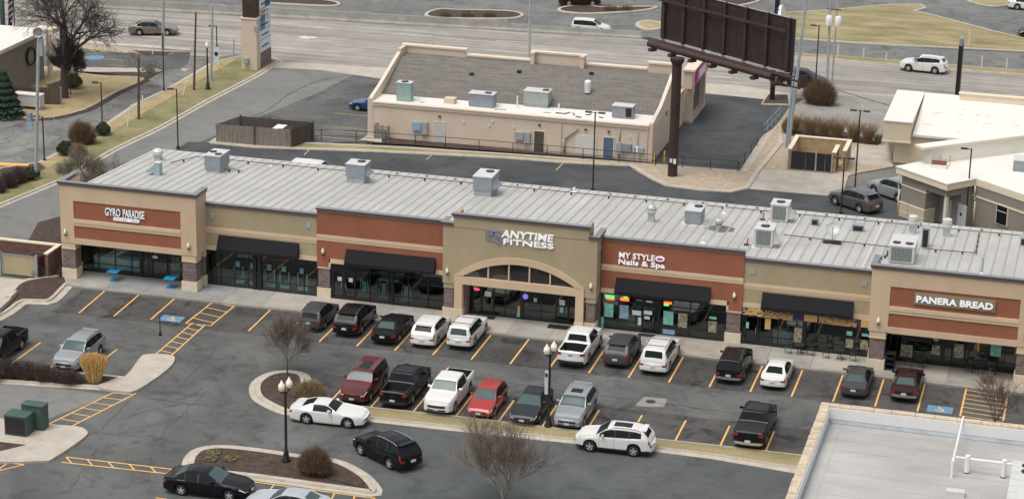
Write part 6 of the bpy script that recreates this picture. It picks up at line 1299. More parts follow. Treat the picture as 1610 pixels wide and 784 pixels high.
# tall sign seen edge-on right of the billboard
x, y = 8.4, 77.4; g = thing('roadside_sign', 'tall dark sign pole with white oval and pink boxes seen edge-on beside the billboard', 'sign', (x, y, 0)); part(MB().box(x-.22, x+.22, y-.2, y+.2, 0, 10.5), 'pole', 'post_black', g)
part(xform(MB().lathe([(0, 0), (1.3, 0), (1.3, .25), (0, .25)], (0, 0, 0), 24), Matrix.Translation((x+.45, y, 7.9)) @ Matrix.Rotation(R(82), 4, 'Y') @ Matrix.Diagonal((1.25, 1.3, 1, 1))), 'oval_panel', 'white_plastic', g, smooth=30)
part(MB().box(x+.1, x+.42, y-1.0, y+1.0, 3.6, 5.2), 'pink_box', 'pink', g); part(MB().box(x+.1, x+.38, y-1.0, y+1.0, 5.4, 9.3), 'side_cabinet', 'panel_blue', g)
island('sign_bed', [(1196, 165), (1206, 150), (1240, 150), (1243, 166)], 'mulch', kerb=.15, smooth=0)
x, y = 25.74, 85.05; g = thing('roadside_sign', 'tall narrow black sign seen edge-on beside the highway at right', 'sign', (x, y, 0)); part(MB().box(x-.2, x+.2, y-.8, y+.8, 0, 5.3), 'cabinet', 'post_black', g); part(MB().box(x-.16, x+.16, y-.75, y+.75, 5.3, 6.0), 'top_panel', 'metal_bluegrey', g)
# overhead cable
mb = MB(); P = []; a = gp(1316, 141, 3.0); d = ray(1700, 232); b = CV+d*((66-CAM[1])/d.y)
a = Vector((12.9, 81.0, 3.2)); 
A_ = CV+ray(1316, 141)*((81-CAM[1])/ray(1316, 141).y); B_ = CV+ray(1660, 222)*((60-CAM[1])/ray(1660, 222).y)
for i in range(15): t = i/14; p = A_.lerp(B_, t); p.z -= .9*4*t*(1-t)*.5; P.append(p)
for a, b in zip(P, P[1:]): mb.tube(a, b, .03, n=4, cap=False)
tag(mb.build('overhead_cable', 'fan_black'), 'thin dark overhead cable crossing above the bright white roof', 'cable')

# ================================================================== VEHICLES
def paint(name, c, metal=.25, rough=.32):
    dark = max(c) < .07
    if name not in M: mat(name, c, rough, .02, 2, metal=metal, coat=.12 if dark else .6, spec=.2 if dark else .45)
    return name
def interp(pts, s):
    if s <= pts[0][0]: return pts[0][1]
    for (a, x), (b, y) in zip(pts, pts[1:]):
        if s <= b: return x+(y-x)*(s-a)/(b-a)
    return pts[-1][1]
KINDS = {
 # L, W, H, front axle, rear axle, tyre radius; top profile (s,z); belt (s,z); side glass s-range; pillars; windscreen s0,s1; rear glass s0,s1; roof width ratio
 'saloon': dict(L=4.8, W=1.84, H=1.45, ax=(.93, 3.74), r=.33, gc=.2, top=[(0, .62), (.12, .74), (.55, .84), (1.2, .93), (1.45, .97), (2.15, 1.36), (2.5, 1.44), (3.2, 1.45), (3.6, 1.38), (4.2, 1.08), (4.55, 1.05), (4.72, .98), (4.8, .84)], belt=[(0, .58), (.3, .74), (1.3, .9), (3.5, .95), (4.5, .96), (4.8, .8)], sg=(1.75, 3.95), pil=[(2.72, 2.8), (3.5, 3.56)], ws=(1.45, 2.2), rw=(3.62, 4.2), rr=.66),
 'coupe': dict(L=4.78, W=1.88, H=1.4, ax=(.95, 3.67), r=.35, gc=.18, top=[(0, .66), (.15, .8), (.6, .88), (1.5, .98), (1.7, 1.0), (2.3, 1.33), (2.6, 1.39), (3.1, 1.38), (3.5, 1.3), (4.1, 1.08), (4.4, 1.04), (4.68, 1.02), (4.78, .86)], belt=[(0, .6), (.3, .78), (1.5, .93), (3.4, .95), (4.5, .98), (4.78, .82)], sg=(1.98, 3.25), pil=[], ws=(1.7, 2.35), rw=(3.3, 4.05), rr=.66),
 'suv': dict(L=4.7, W=1.88, H=1.7, ax=(.92, 3.66), r=.37, gc=.22, top=[(0, .74), (.06, .92), (.3, 1.03), (.7, 1.09), (1.1, 1.13), (1.25, 1.17), (1.85, 1.58), (2.15, 1.68), (2.9, 1.71), (3.7, 1.68), (4.22, 1.58), (4.58, 1.16), (4.67, 1.04), (4.7, .84)], belt=[(0, .68), (.2, .9), (1.3, 1.08), (3.4, 1.17), (4.2, 1.24), (4.6, 1.14), (4.7, .8)], sg=(1.5, 4.1), pil=[(2.4, 2.5), (3.3, 3.4)], ws=(1.25, 1.95), rw=(4.22, 4.5), rr=.77),
 'bigsuv': dict(L=5.05, W=1.98, H=1.82, ax=(.95, 3.95), r=.4, gc=.25, top=[(0, .85), (.08, 1.05), (.5, 1.13), (1.25, 1.2), (1.4, 1.24), (1.95, 1.68), (2.3, 1.8), (3.5, 1.83), (4.6, 1.79), (4.78, 1.74), (4.98, 1.25), (5.03, 1.12), (5.05, .9)], belt=[(0, .78), (.2, 1.0), (1.4, 1.13), (4.9, 1.17), (5.05, .85)], sg=(1.66, 4.7), pil=[(2.6, 2.7), (3.6, 3.7)], ws=(1.45, 2.05), rw=(4.76, 4.98), rr=.76),
 'boxsuv': dict(L=4.75, W=1.84, H=1.75, ax=(.85, 3.6), r=.37, gc=.28, top=[(0, .82), (.06, .98), (.5, 1.05), (1.35, 1.1), (1.5, 1.13), (1.95, 1.6), (2.2, 1.7), (3.4, 1.73), (4.5, 1.7), (4.6, 1.64), (4.7, 1.15), (4.74, 1.05), (4.75, .85)], belt=[(0, .78), (.2, .95), (1.4, 1.06), (4.7, 1.1), (4.75, .85)], sg=(1.66, 4.5), pil=[(2.5, 2.6), (3.4, 3.5)], ws=(1.5, 2.0), rw=(4.58, 4.7), rr=.78),
 'hatch': dict(L=4.2, W=1.72, H=1.5, ax=(.8, 3.3), r=.31, gc=.2, top=[(0, .6), (.12, .74), (.5, .84), (1.05, .94), (1.2, .98), (1.85, 1.4), (2.1, 1.48), (3.2, 1.49), (3.7, 1.42), (3.85, 1.36), (4.12, .98), (4.2, .84)], belt=[(0, .56), (.25, .72), (1.2, .9), (4.1, .96), (4.2, .78)], sg=(1.45, 3.8), pil=[(2.25, 2.33), (3.0, 3.1)], ws=(1.2, 1.9), rw=(3.8, 4.12), rr=.72),
 'pickup': dict(L=5.75, W=2.02, H=1.9, ax=(1.0, 4.5), r=.41, gc=.3, top=[(0, .9), (.08, 1.1), (.5, 1.2), (1.35, 1.26), (1.5, 1.3), (2.05, 1.76), (2.3, 1.86), (3.5, 1.88), (3.75, 1.84), (3.95, 1.32), (4.0, 1.26), (5.7, 1.26), (5.75, 1.2)], belt=[(0, .84), (.2, 1.04), (1.4, 1.18), (5.7, 1.2), (5.75, 1.15)], sg=(1.72, 3.7), pil=[(2.62, 2.72)], ws=(1.5, 2.1), rw=(3.76, 3.94), rr=.76, bed=(4.05, 5.66)),
 'van': dict(L=4.9, W=1.9, H=1.8, ax=(.95, 3.95), r=.36, gc=.2, top=[(0, .7), (.1, .86), (.5, .98), (1.1, 1.14), (1.9, 1.62), (2.2, 1.76), (3.4, 1.8), (4.6, 1.75), (4.72, 1.66), (4.86, 1.1), (4.9, .85)], belt=[(0, .66), (.25, .82), (1.2, 1.03), (4.8, 1.1), (4.9, .8)], sg=(1.5, 4.6), pil=[(2.5, 2.6), (3.5, 3.6)], ws=(1.15, 2.0), rw=(4.66, 4.86), rr=.76)}
def vehicle(kind, color, pos, heading, name, label, cat, glass='car_glass', clad=False, rails=False, sunroof=None, cover=False, wheel='rim_silver', tail='tail_red', scale=1.0, plate=True, chrome=False, roofc=None, group=None, grille='trim_black', box=None):
    K = KINDS[kind]; L_, W_, H_ = K['L'], K['W'], K['H']
    g = thing(name, label, cat, (pos[0], pos[1], .006), heading, group); g.scale = (scale,)*3
    st = set([0, L_]+[round(i*L_/60, 4) for i in range(61)])
    for k in ('ws', 'rw', 'sg'): st |= set(K[k])
    for a, b in K['pil']: st |= {a, b}
    if 'bed' in K: st |= set(K['bed'])
    for s, z in K['top']: st.add(s)
    st |= {.04, .1, L_-.04, L_-.1, .35, L_-.3}
    S = sorted(st); r = K['r']; zr = max(z for s, z in K['top']); rows = []
    def sm(f, s, h=.05): return (f(s-h)+2*f(s)+f(s+h))/4 if .1 < s < L_-.1 else f(s)
    for s in S:
        zt = sm(lambda q: interp(K['top'], q), s); zb_ = min(sm(lambda q: interp(K['belt'], q), s), zt-.02)
        t = max(0, min(1, (zt-zb_-.06)/(zr-zb_-.06)))
        ef = max(0, 1-s/.75); er = max(0, 1-(L_-s)/.6)
        wd = W_/2*(1-.17*ef**2.2-.09*er**2.2)
        lo = K['gc']+.10*max(ef, er)
        for a in K['ax']:
            Ra = r+.075
            if abs(s-a) < Ra: lo = max(lo, r+math.sqrt(max(0, Ra*Ra-(s-a)**2))-.0)
        lo = min(lo, zb_-.1)
        rw_ = wd*(.93*(1-t)+K['rr']*t); x = L_/2-s
        crown = .03*(1-t)
        pr = [(.80*wd, lo), (.975*wd, lo+.02), (1.0*wd, lo+.22*(zb_-lo)), (1.0*wd, lo+.6*(zb_-lo)), (.985*wd, lo+.88*(zb_-lo)), (.95*wd, zb_), (rw_*1.0+.0, zb_+(zt-zb_)*.80), (rw_*.93, zt-.035*t-crown), (rw_*.5, zt-.008-crown*.3), (0, zt)]
        cr_ = []   # round the section: Catmull-Rom through the ten control points
        for q in range(9):
            a0, a1, a2, a3 = pr[max(0, q-1)], pr[q], pr[q+1], pr[min(9, q+2)]
            cr_.append(a1)
            m_ = tuple((-a0[k]+9*a1[k]+9*a2[k]-a3[k])/16 for k in (0, 1)) if q not in (5, 8) else ((a1[0]+a2[0])/2+(.012 if q == 5 else 0), (a1[1]+a2[1])/2)
            cr_.append((max(0, m_[0]), m_[1]))
        cr_.append(pr[9]); rows.append((x, cr_))
    nj = 19; ns = len(S)
    def P(i, j, side, off=0.0):
        x, pr = rows[i]; y, z = pr[j]; return (x, side*(y+off), z+off*(.8 if j >= 14 else 0))
    def tt(s): return interp(K['top'], s)-interp(K['belt'], s)
    body, trim = [], []; groups = {}
    def cls(i, j, side):
        s0, s1 = S[i], S[i+1]; m = (s0+s1)/2
        if 'bed' in K and j >= 12 and K['bed'][0] <= m <= K['bed'][1]: return 'cover' if cover else None
        if j in (10, 11) and K['sg'][0] <= m <= K['sg'][1]:
            for a, b in K['pil']:
                if a-.01 <= m <= b+.01: return 'door_pillar'
            return 'side_window_'+('L' if side > 0 else 'R')
        if K['ws'][0]+.03 <= m <= K['ws'][1]-.02 and j >= 14: return 'windscreen'
        if K['rw'][0]+.02 <= m <= K['rw'][1]-.01 and j >= 15: return 'rear_window'
        if sunroof and j >= 16 and sunroof[0] <= m <= sunroof[1]: return 'sunroof'
        if j in (8, 9) and s1 <= .36: return 'headlight_'+('L' if side > 0 else 'R')
        if j in (7, 8, 9) and s0 >= L_-.16: return 'taillight_'+('L' if side > 0 else 'R')
        if j <= 3: return 'clad' if clad else 'body'
        return 'body'
    for side in (1, -1):
        for i in range(ns-1):
            for j in range(nj-1):
                c_ = cls(i, j, side)
                if c_: groups.setdefault(c_, []).append((i, j, side))
    # end caps: a bulged grid between both sides
    CF = (-1, -.9, -.72, -.4, 0, .4, .72, .9, 1); njc = 18
    def capP(e, j, f, off=0):
        x, pr = rows[0 if e == 0 else ns-1]; y, z = pr[j]; sg = 1 if e == 0 else -1
        v = (z-pr[2][1])/(pr[12][1]-pr[2][1]+1e-6); bul = .13*(1-f*f)+(.035*math.sin(max(0, min(1, v*1.6))*math.pi) if v < .6 else 0)*(1-f**6)
        return (x+sg*(bul+off), y*f*(1 if abs(f) == 1 else 1), z)
    for e in (0, 1):
        for j in range(2, njc):
            for c0, c1 in zip(CF, CF[1:]):
                fm = (c0+c1)/2
                if abs(fm) > .72 and j in ((8, 9) if e == 0 else (7, 8, 9)): c_ = ('headlight_' if e == 0 else 'taillight_')+('L' if fm > 0 else 'R')
                elif e == 0 and abs(fm) < .72 and (j in (6, 7, 8) or (j in (3, 4) and abs(fm) < .6)): c_ = 'grille'
                elif e == 1 and j == 2: c_ = 'rear_valance'
                else: c_ = 'body'
                groups.setdefault(c_, []).append(('cap', e, j, c0, c1))
    names = {'body': ('body', color), 'clad': ('lower_trim', 'trim_black'), 'rear_valance': ('rear_valance', 'trim_black'), 'cover': ('bed_cover', 'trim_black'), 'windscreen': ('windscreen', glass), 'rear_window': ('rear_window', 'car_glass' if kind in ('suv', 'bigsuv') and glass == 'car_glass' else glass), 'sunroof': ('sunroof', 'car_glass'), 'grille': ('grille', grille), 'door_pillar': ('door_pillar', 'trim_black')}
    objs = {}
    for c_, fs in groups.items():
        nm, mt = names.get(c_, (None, None))
        if nm is None:
            if c_.startswith('side'): nm, mt = 'side_window', 'car_glass'
            elif c_.startswith('head'): nm, mt = 'headlight', 'head_lens'
            else: nm, mt = 'taillight', tail
        off = .012 if nm in ('headlight', 'taillight', 'grille') else 0; vm = {}; V = []; F = []
        def vid(p):
            k = tuple(round(q, 4) for q in p)
            if k not in vm: vm[k] = len(V); V.append(p)
            return vm[k]
        for f in fs:
            if f[0] == 'cap':
                _, e, j, a, b = f
                q = [capP(e, j, a, off), capP(e, j+1, a, off), capP(e, j+1, b, off), capP(e, j, b, off)]
            else: i, j, sd = f; q = [P(i, j, sd, off), P(i+1, j, sd, off), P(i+1, j+1, sd, off), P(i, j+1, sd, off)]
            ids = [vid(p) for p in q]; u = []
            for n_ in ids:
                if n_ not in u: u.append(n_)
            if len(u) >= 3: F.append(tuple(u))
        mb = MB(); mb.v = V; mb.f = F; mb.m = [0]*len(F)
        objs[c_] = mb.build(nm, roofc if False else mt, g, smooth=35, local=True)
    B = lambda mb, n, m, par=g, s=0: part(mb, n, m, par, smooth=s, local=True)
    B(MB().box(-L_/2+.18, L_/2-.18, -W_/2+.3, W_/2-.3, .2, .62), 'underbody', 'trim_black')
    if 'bed' in K and not cover:
        a, b = L_/2-K['bed'][0], L_/2-K['bed'][1]; w2 = W_/2*.83; z0, z1 = .72, 1.235
        mb = MB(); mb.add([(a, -w2, z0), (b, -w2, z0), (b, w2, z0), (a, w2, z0), (a, -w2, z1), (b, -w2, z1), (b, w2, z1), (a, w2, z1)], [(0, 1, 2, 3), (0, 4, 5, 1), (1, 5, 6, 2), (2, 6, 7, 3), (3, 7, 4, 0)])
        B(mb, 'bed_liner', 'trim_black')
        e = .93*W_/2*.98
        B(MB().box(b, a, w2-.01, e, z1-.02, z1+.03).box(b, a, -e, -w2+.01, z1-.02, z1+.03), 'bed_rail', color if not clad else 'trim_black')
    for a in K['ax']:
        for s_ in (1, -1):
            x = L_/2-a; yo = s_*(W_/2-.005); n = 20; tw = .22; yi = yo-s_*tw; c0 = min(yo, yi)
            w_ = B(MB().lathe([(r*.62, 0), (r*.93, 0), (r, .03), (r, tw-.03), (r*.93, tw), (r*.62, tw)], (x, c0, r), n, axis='Y'), 'wheel', 'rubber', s=50)
            mb = MB(); yf = yo-s_*.02; rr_ = r*.7
            mb.lathe([(rr_*.86, 0), (rr_, 0), (rr_, .03), (rr_*.86, .03)], (x, yf-.015, r), n, axis='Y')
            for k in range(5):
                t = 2*math.pi*k/5+.3; ct, st_ = math.cos(t), math.sin(t); wv = .05
                mb.add([(x+ct*.03-st_*wv*.7, yf+s_*.012, r+st_*.03+ct*wv*.7), (x+ct*rr_*.92-st_*wv, yf+s_*.01, r+st_*rr_*.92+ct*wv), (x+ct*rr_*.92+st_*wv, yf+s_*.01, r+st_*rr_*.92-ct*wv), (x+ct*.03+st_*wv*.7, yf+s_*.012, r+st_*.03-ct*wv*.7)], [(0, 1, 2, 3)])
            mb.lathe([(0, 0), (.06, 0), (.06, .02), (0, .02)], (x, yf-.01+s_*.008, r), 8, axis='Y')
            B(mb, 'rim', wheel, w_); B(MB().lathe([(0, 0), (rr_*.99, 0), (rr_*.99, .01), (0, .01)], (x, yf-s_*.03-.005, r), 14, axis='Y'), 'brake_disc', 'rim_dark', w_)
    mx = L_/2-K['ws'][0]-.45; mz = interp(K['belt'], K['ws'][0]+.4)+.06
    for s_ in (1, -1): B(MB().add([(mx+.1, s_*(W_/2*.93), mz), (mx-.08, s_*(W_/2*.93), mz), (mx-.1, s_*(W_/2+.17), mz+.02), (mx+.05, s_*(W_/2+.17), mz+.02), (mx+.1, s_*(W_/2*.93), mz+.08), (mx-.08, s_*(W_/2*.93), mz+.12), (mx-.1, s_*(W_/2+.17), mz+.15), (mx+.05, s_*(W_/2+.17), mz+.12)], [(0, 1, 2, 3), (4, 5, 6, 7), (0, 1, 5, 4), (1, 2, 6, 5), (2, 3, 7, 6), (3, 0, 4, 7)]), 'wing_mirror', color)
    if plate: zp = K['gc']+.42 if kind != 'pickup' else .62; B(MB().box(-L_/2-.185, -L_/2-.13, -.17, .17, zp, zp+.13), 'number_plate', 'plate')
    if plate: B(MB().box(L_/2+.12, L_/2+.175, -.16, .16, K['gc']+.22, K['gc']+.34), 'number_plate', 'plate')
    if kind == 'pickup' or chrome:
        B(MB().prism([(-L_/2+.0, -W_/2*.9), (-L_/2+.0, W_/2*.9), (-L_/2-.12, W_/2*.8), (-L_/2-.2, .3), (-L_/2-.2, -.3), (-L_/2-.12, -W_/2*.8)], .46, .62), 'rear_bumper', 'chrome' if chrome else 'trim_black')
    if rails:
        a, b = L_/2-K['ws'][1]-.25, L_/2-K['rw'][0]+.15; yy = W_/2*K['rr']*.9; zz = H_
        for s_ in (1, -1):
            mb = MB(); n = 6; pts = [(a+(b-a)*i/n, s_*yy, interp(K['top'], L_/2-(a+(b-a)*i/n))+(.01 if 0 < i < n else -.02)) for i in range(n+1)]
            for p, q in zip(pts, pts[1:]): mb.tube(p, q, .017, n=6)
            B(mb, 'roof_rail', 'trim_black' if rails == 'b' else 'chrome', s=40)
        if rails == 'x':
            for xx in (a-.45, b+.5): B(MB().tube((xx, -yy, interp(K['top'], L_/2-xx)+.05), (xx, yy, interp(K['top'], L_/2-xx)+.05), .02, n=6), 'cross_bar', 'trim_black')
    # door shut lines and handles
    mb = MB(); cuts = [K['ws'][0]+.25]+[(a+b)/2 for a, b in K['pil']][:2]
    for s_ in (1, -1):
        for c_ in cuts:
            i = min(range(ns), key=lambda k: abs(S[k]-c_)); x, pr = rows[i]
            for j in range(4, 10):
                (ya, za), (yb_, zb2) = pr[j], pr[j+1]; mb.add([(x-.008, s_*(ya+.003), za), (x+.008, s_*(ya+.003), za), (x+.008, s_*(yb_+.003), zb2), (x-.008, s_*(yb_+.003), zb2)], [(0, 1, 2, 3)])
    part(mb, 'shut_line', 'trim_black', objs['body'], local=True)
    for s_ in (1, -1):
        for c_ in cuts[1:] or [cuts[0]+.9]:
            i = min(range(ns), key=lambda k: abs(S[k]-(c_-.18))); x, pr = rows[i]; B(MB().box(x-.08, x+.08, s_*(pr[8][0])-.012, s_*(pr[8][0])+.018, pr[8][1]-.04, pr[8][1]-.01), 'door_handle', 'chrome' if chrome else color)
    if kind == 'pickup': B(MB().box(-L_/2-.15, -L_/2-.12, -.12, .12, .98, 1.04), 'tailgate_handle', 'trim_black')
    if kind in ('suv', 'bigsuv', 'boxsuv', 'van'): i = L_/2; B(MB().box(-L_/2+.35, -L_/2+.62, -W_/2*.62, W_/2*.62, H_-.09, H_-.05), 'rear_spoiler', color)
    return g
N, S_ = R(90), R(-90)     # nose to the shops / nose to the camera
def park(kind, color, xs, near, nose, *a, **k):
    """near = y of the bumper closest to the camera"""
    Lk = KINDS[kind]['L']*k.get('scale', 1); return vehicle(kind, color, (xs, near+Lk/2), N if nose else S_, *a, **k)
paint('paint_graphite', (.055, .056, .06), .1); paint('paint_black', (.008, .008, .01), 0, .2); paint('paint_white_car', (.66, .65, .62), 0, .3); paint('paint_silver', (.36, .38, .39), .5); paint('paint_maroon', (.12, .014, .014), .3); paint('paint_red', (.34, .028, .016), .1)
paint('paint_darkgrey', (.028, .03, .034), .1); paint('paint_plum', (.032, .015, .015), .1, .25); paint('paint_blue_car', (.015, .055, .17), .4); paint('paint_tan', (.20, .17, .15), .5); paint('paint_grey', (.13, .125, .125), .5); paint('paint_palesilver', (.50, .53, .54), .4)
park('hatch', 'paint_graphite', -12.3, 1.6, 1, 'parked_car', 'grey hatchback at the left end of the row facing the shops', 'car', scale=1.04)
park('suv', 'paint_black', -9.55, 1.3, 1, 'parked_car', 'black SUV with silver roof rails between the grey hatchback and black saloon', 'car', rails='s')
park('saloon', 'paint_black', -6.55, .65, 1, 'parked_car', 'black saloon with pale rear window between a black SUV and a white SUV', 'car', glass='car_glass_teal')
park('suv', 'paint_white_car', -3.8, .9, 1, 'parked_car', 'white rounded SUV between the black saloon and the boxy white SUV', 'car', scale=.97)
park('boxsuv', 'paint_white_car', -1.32, 1.3, 1, 'parked_car', 'boxy white old SUV with roof rack parked left of the arch doors', 'car', rails='x', clad=False, glass='car_glass_teal')
park('pickup', 'paint_white_car', 6.85, .4, 1, 'pickup_truck', 'white pickup parked nose to the shops with an open empty bed', 'pickup')
park('suv', 'paint_graphite', 9.72, 1.35, 1, 'parked_car', 'dark grey SUV between the white pickup and the large white SUV', 'car', scale=.98)
park('bigsuv', 'paint_white_car', 12.42, .8, 1, 'parked_car', 'large white SUV with black roof rails outside the nail salon', 'car', rails='x', roofc=None)
park('bigsuv', 'paint_black', 17.55, .8, 1, 'parked_car', 'large black SUV parked alone right of the nail salon', 'car', rails='s', chrome=True, scale=.95)
park('saloon', 'paint_white_car', 20.52, .7, 1, 'parked_car', 'white saloon with red tail lamps outside the tan bay', 'car', scale=.95)
park('saloon', 'paint_graphite', 25.85, .8, 1, 'parked_car', 'dark grey saloon with pale rear window near the cream corner pillar', 'car', glass='car_glass_teal', scale=.96)
park('saloon', 'paint_plum', 29.1, 1.15, 1, 'parked_car', 'dark maroon saloon with pale rear window, rightmost in the front row', 'car', glass='car_glass_teal', chrome=True)
park('bigsuv', 'paint_maroon', -5.0, -10.35, 0, 'parked_car', 'dark red SUV facing the camera at the left end of the second row', 'car', rails='s', glass='car_glass_teal', sunroof=(2.3, 3.6), scale=.98, grille='trim_black')
park('pickup', 'paint_black', -2.3, -10.2, 1, 'pickup_truck', 'black pickup with open bed between the dark red SUV and white pickup', 'pickup', scale=.98)
park('pickup', 'paint_white_car', .72, -10.5, 0, 'pickup_truck', 'white pickup facing the camera in the second row', 'pickup', glass='car_glass_teal', grille='trim_black', scale=.98)
park('hatch', 'paint_red', 3.42, -10.15, 0, 'parked_car', 'bright red small hatchback facing the camera', 'car', glass='car_glass_teal')
park('saloon', 'paint_darkgrey', 6.35, -10.4, 0, 'parked_car', 'dark grey saloon facing the camera beside the bannered street lamp', 'car', glass='car_glass_teal')
park('suv', 'paint_silver', 9.2, -10.15, 0, 'parked_car', 'silver SUV with large black grille facing the camera right of the bannered lamp', 'car', sunroof=(2.3, 2.9), glass='car_glass_teal', scale=1.02)
park('pickup', 'paint_black', 20.65, -9.8, 1, 'pickup_truck', 'black pickup with covered bed and chrome bumper alone in the second row', 'pickup', cover=True, chrome=True)
park('suv', 'paint_silver', -25.0, -10.8, 0, 'parked_car', 'silver SUV facing the camera behind the tall straw-coloured grass', 'car', rails='b', glass='car_glass_teal')
park('pickup', 'paint_black', -30.55, -12.0, 0, 'pickup_truck', 'black pickup cut off by the left edge of the photo', 'pickup', scale=.95)
def drive(kind, color, wf, wr, side, *a, **k):
    """wf, wr = pixels of the near-side front and rear wheel contacts; side=+1 if the car's left flank is seen"""
    K = KINDS[kind]; f = Vector(g2(*wf)); r_ = Vector(g2(*wr)); u = (f-r_).normalized(); l = Vector((-u.y, u.x)); wb_ = K['ax'][1]-K['ax'][0]; sc_ = k.pop('sc', 1)
    mid = (f+r_)/2-l*side*(K['W']/2-.08)*sc_; mid -= u*((K['L']/2-(K['ax'][0]+K['ax'][1])/2))*sc_
    return vehicle(kind, color, (mid.x, mid.y), math.atan2(u.y, u.x), *a, scale=sc_, **k)
drive('coupe', 'paint_white_car', (547.4, 673), (481.3, 665.9), -1, 'driving_car', 'white muscle coupe passing the tree island, pointing right', 'car')
drive('suv', 'paint_black', (568, 715.5), (612.3, 737), 1, 'driving_car', 'black SUV with lit red tail lamps driving away from the mulch island', 'car', rails='s', chrome=False)
drive('suv', 'paint_white_car', (926, 709.6), (996.7, 717.7), 1, 'driving_car', 'white SUV with sunroof driving left below the second row', 'car', clad=True, sunroof=(2.3, 3.4), rails='b')
drive('saloon', 'paint_black', (362, 787), (283.8, 778), -1, 'driving_car', 'long black saloon at the bottom left below the mulch island', 'car', chrome=False, glass='car_glass_teal', sc=1.05)
vehicle('saloon', 'paint_palesilver', (-3.2, -26.9), R(178), 'driving_car', 'pale silver saloon cut off by the bottom edge beside the black saloon', 'car', glass='car_glass_teal')
drive('saloon', 'paint_tan', (264, 56.7), (218, 56.4), -1, 'driving_car', 'tan silver saloon on the highway at top left', 'car', sc=1.05)
drive('suv', 'paint_white_car', (1429, 112.8), (1468, 116.8), 1, 'driving_car', 'white SUV driving left on the highway at right', 'car', rails='b')
drive('suv', 'paint_grey', (1314.5, 322.7), (1349.3, 334.3), 1, 'parked_car', 'grey SUV behind the shops next to the dark lamp pole', 'car', rails='s', sc=1.0)
drive('suv', 'paint_silver', (1374.8, 306), (1410.6, 318.4), 1, 'parked_car', 'silver SUV parked beside the taupe building', 'car', sc=1.04, rails='s')
p = gp(569, 175); vehicle('saloon', 'paint_blue_car', (p.x+1.1, p.y+.7), R(178), 'parked_car', 'blue saloon half hidden by the left end of the tan building', 'car')
bpy.data.objects  # keep
p = gp(1252, 138); vehicle('van', 'paint_darkgrey', (p.x+.4, p.y+.9), R(-2), 'driving_car', 'dark people carrier behind the billboard end and the utility pole', 'van')
vehicle('van', 'paint_white_car', (-15.3, 100.4), R(4), 'driving_car', 'white van mostly hidden behind the highway barrier', 'van', scale=.85)
p = gp(907, 10); vehicle('suv', 'paint_plum', (p.x+.1, p.y+.8), R(20), 'parked_car', 'dark brown SUV beside the planted island at the top edge', 'car')
p = gp(507, 254, 1.75); vehicle('van', 'paint_white_car', (p.x-.4, p.y-.2), R(0), 'parked_car', 'white van behind the shop roof with only its top showing', 'van')
p = gp(1607, 14); vehicle('saloon', 'paint_white_car', (p.x+.8, p.y), R(0), 'parked_car', 'white saloon cut off at the top right corner', 'car')
p = gp(1611, 58); vehicle('saloon', 'paint_black', (p.x+1.7, p.y+.5), R(190), 'parked_car', 'dark car cut off by the right edge above the grass field', 'car')

# ================================================================== VEGETATION
def bare_tree(x, y, h, label, m='bark', lf=.25, spread=.55, trunk=.12, seed=1, depth=6, fork=.3, lean=(0, 0), twigm=None, cat='tree', name='bare_tree', bend=.25, kids=(3, 4), z=.1, grp=None, upb=.25, minr=.009, sweep=None):
    r = random.Random(seed); T = MB(); Cn = MB()
    def grow(p, d, l, rad, lv):
        n = 4 if lv < 2 else 3; q = p; seg = MBs = T if lv == 0 else Cn; dd = d
        pts = [q]
        for i in range(n):
            bb = bend*(.15 if lv == 0 else 1); dd = (dd+Vector((r.gauss(0, bb), r.gauss(0, bb), r.gauss(0, bb)*.6+upb*.15))*.35).normalized(); q2 = q+dd*l/n; ra = rad*(1-.45*i/n); rb = rad*(1-.45*(i+1)/n)
            MBs.tube(q, q2, max(minr, ra), max(minr, rb), n=8 if lv == 0 else (6 if lv == 1 else (4 if lv == 2 else 3)), cap=False); q = q2; pts.append(q)
        if lv >= depth: return
        k = r.randint(*kids)+(1 if lv == 0 else 0)
        for c_ in range(k):
            t = 1 if c_ == 0 else r.uniform(.35 if lv else .55, 1); idx = t*n; i = min(n-1, int(idx)); base = pts[i].lerp(pts[i+1], idx-i)
            a = r.uniform(0, 6.283); ax = dd.orthogonal().normalized(); ax = Matrix.Rotation(a, 3, dd) @ ax
            ang = spread*r.uniform(.5, 1.25) if c_ else spread*.35; nd = (Matrix.Rotation(ang, 3, ax) @ dd); nd.z += upb*.3; nd.normalize()
            grow(base, nd, (l*r.uniform(.66, .9) if lv else h*lf*r.uniform(.8, 1.15)), rad*(.66 if c_ == 0 else r.uniform(.4, .56)), lv+1)
    g = thing(name, label, cat, (x, y, z), 0, grp)
    grow(Vector((x, y, z)), Vector((lean[0], lean[1], 1)).normalized(), h*fork, trunk, 0)
    part(T, 'trunk', m, g, smooth=60); part(Cn, 'crown', twigm or m, g)
    return g
bare_tree(-56.5, 55.0, 11.5, 'large bare dark tree in front of the building at top left', 'bark_dark', spread=.8, trunk=.40, seed=9, depth=6, fork=.42, kids=(3, 4), bend=.45, upb=.12, minr=.013)
p = g2(452, 592); bare_tree(p[0], p[1], 4.7, 'slender reddish bare tree on the small mulch island', 'bark', lf=.25, spread=.62, trunk=.055, seed=15, depth=5, fork=.25, twigm='twig_bg', kids=(4, 5), upb=.5, minr=.0065, bend=.25)
p = g2(790, 806); bare_tree(p[0], p[1], 6.6, 'large bare bushy tree rising at the bottom centre', 'twig_bg', lf=.235, spread=.66, trunk=.11, seed=28, depth=6, fork=.13, twigm='twig_bg', kids=(3, 5), upb=.5, minr=.006, bend=.25)
bare_tree(35.2, -2.2, 4.2, 'bare tree behind the near stone-edged roof at right', 'bark', spread=.65, trunk=.07, seed=33, depth=5, fork=.2, twigm='twig_red', kids=(3, 4), upb=.3, minr=.008)
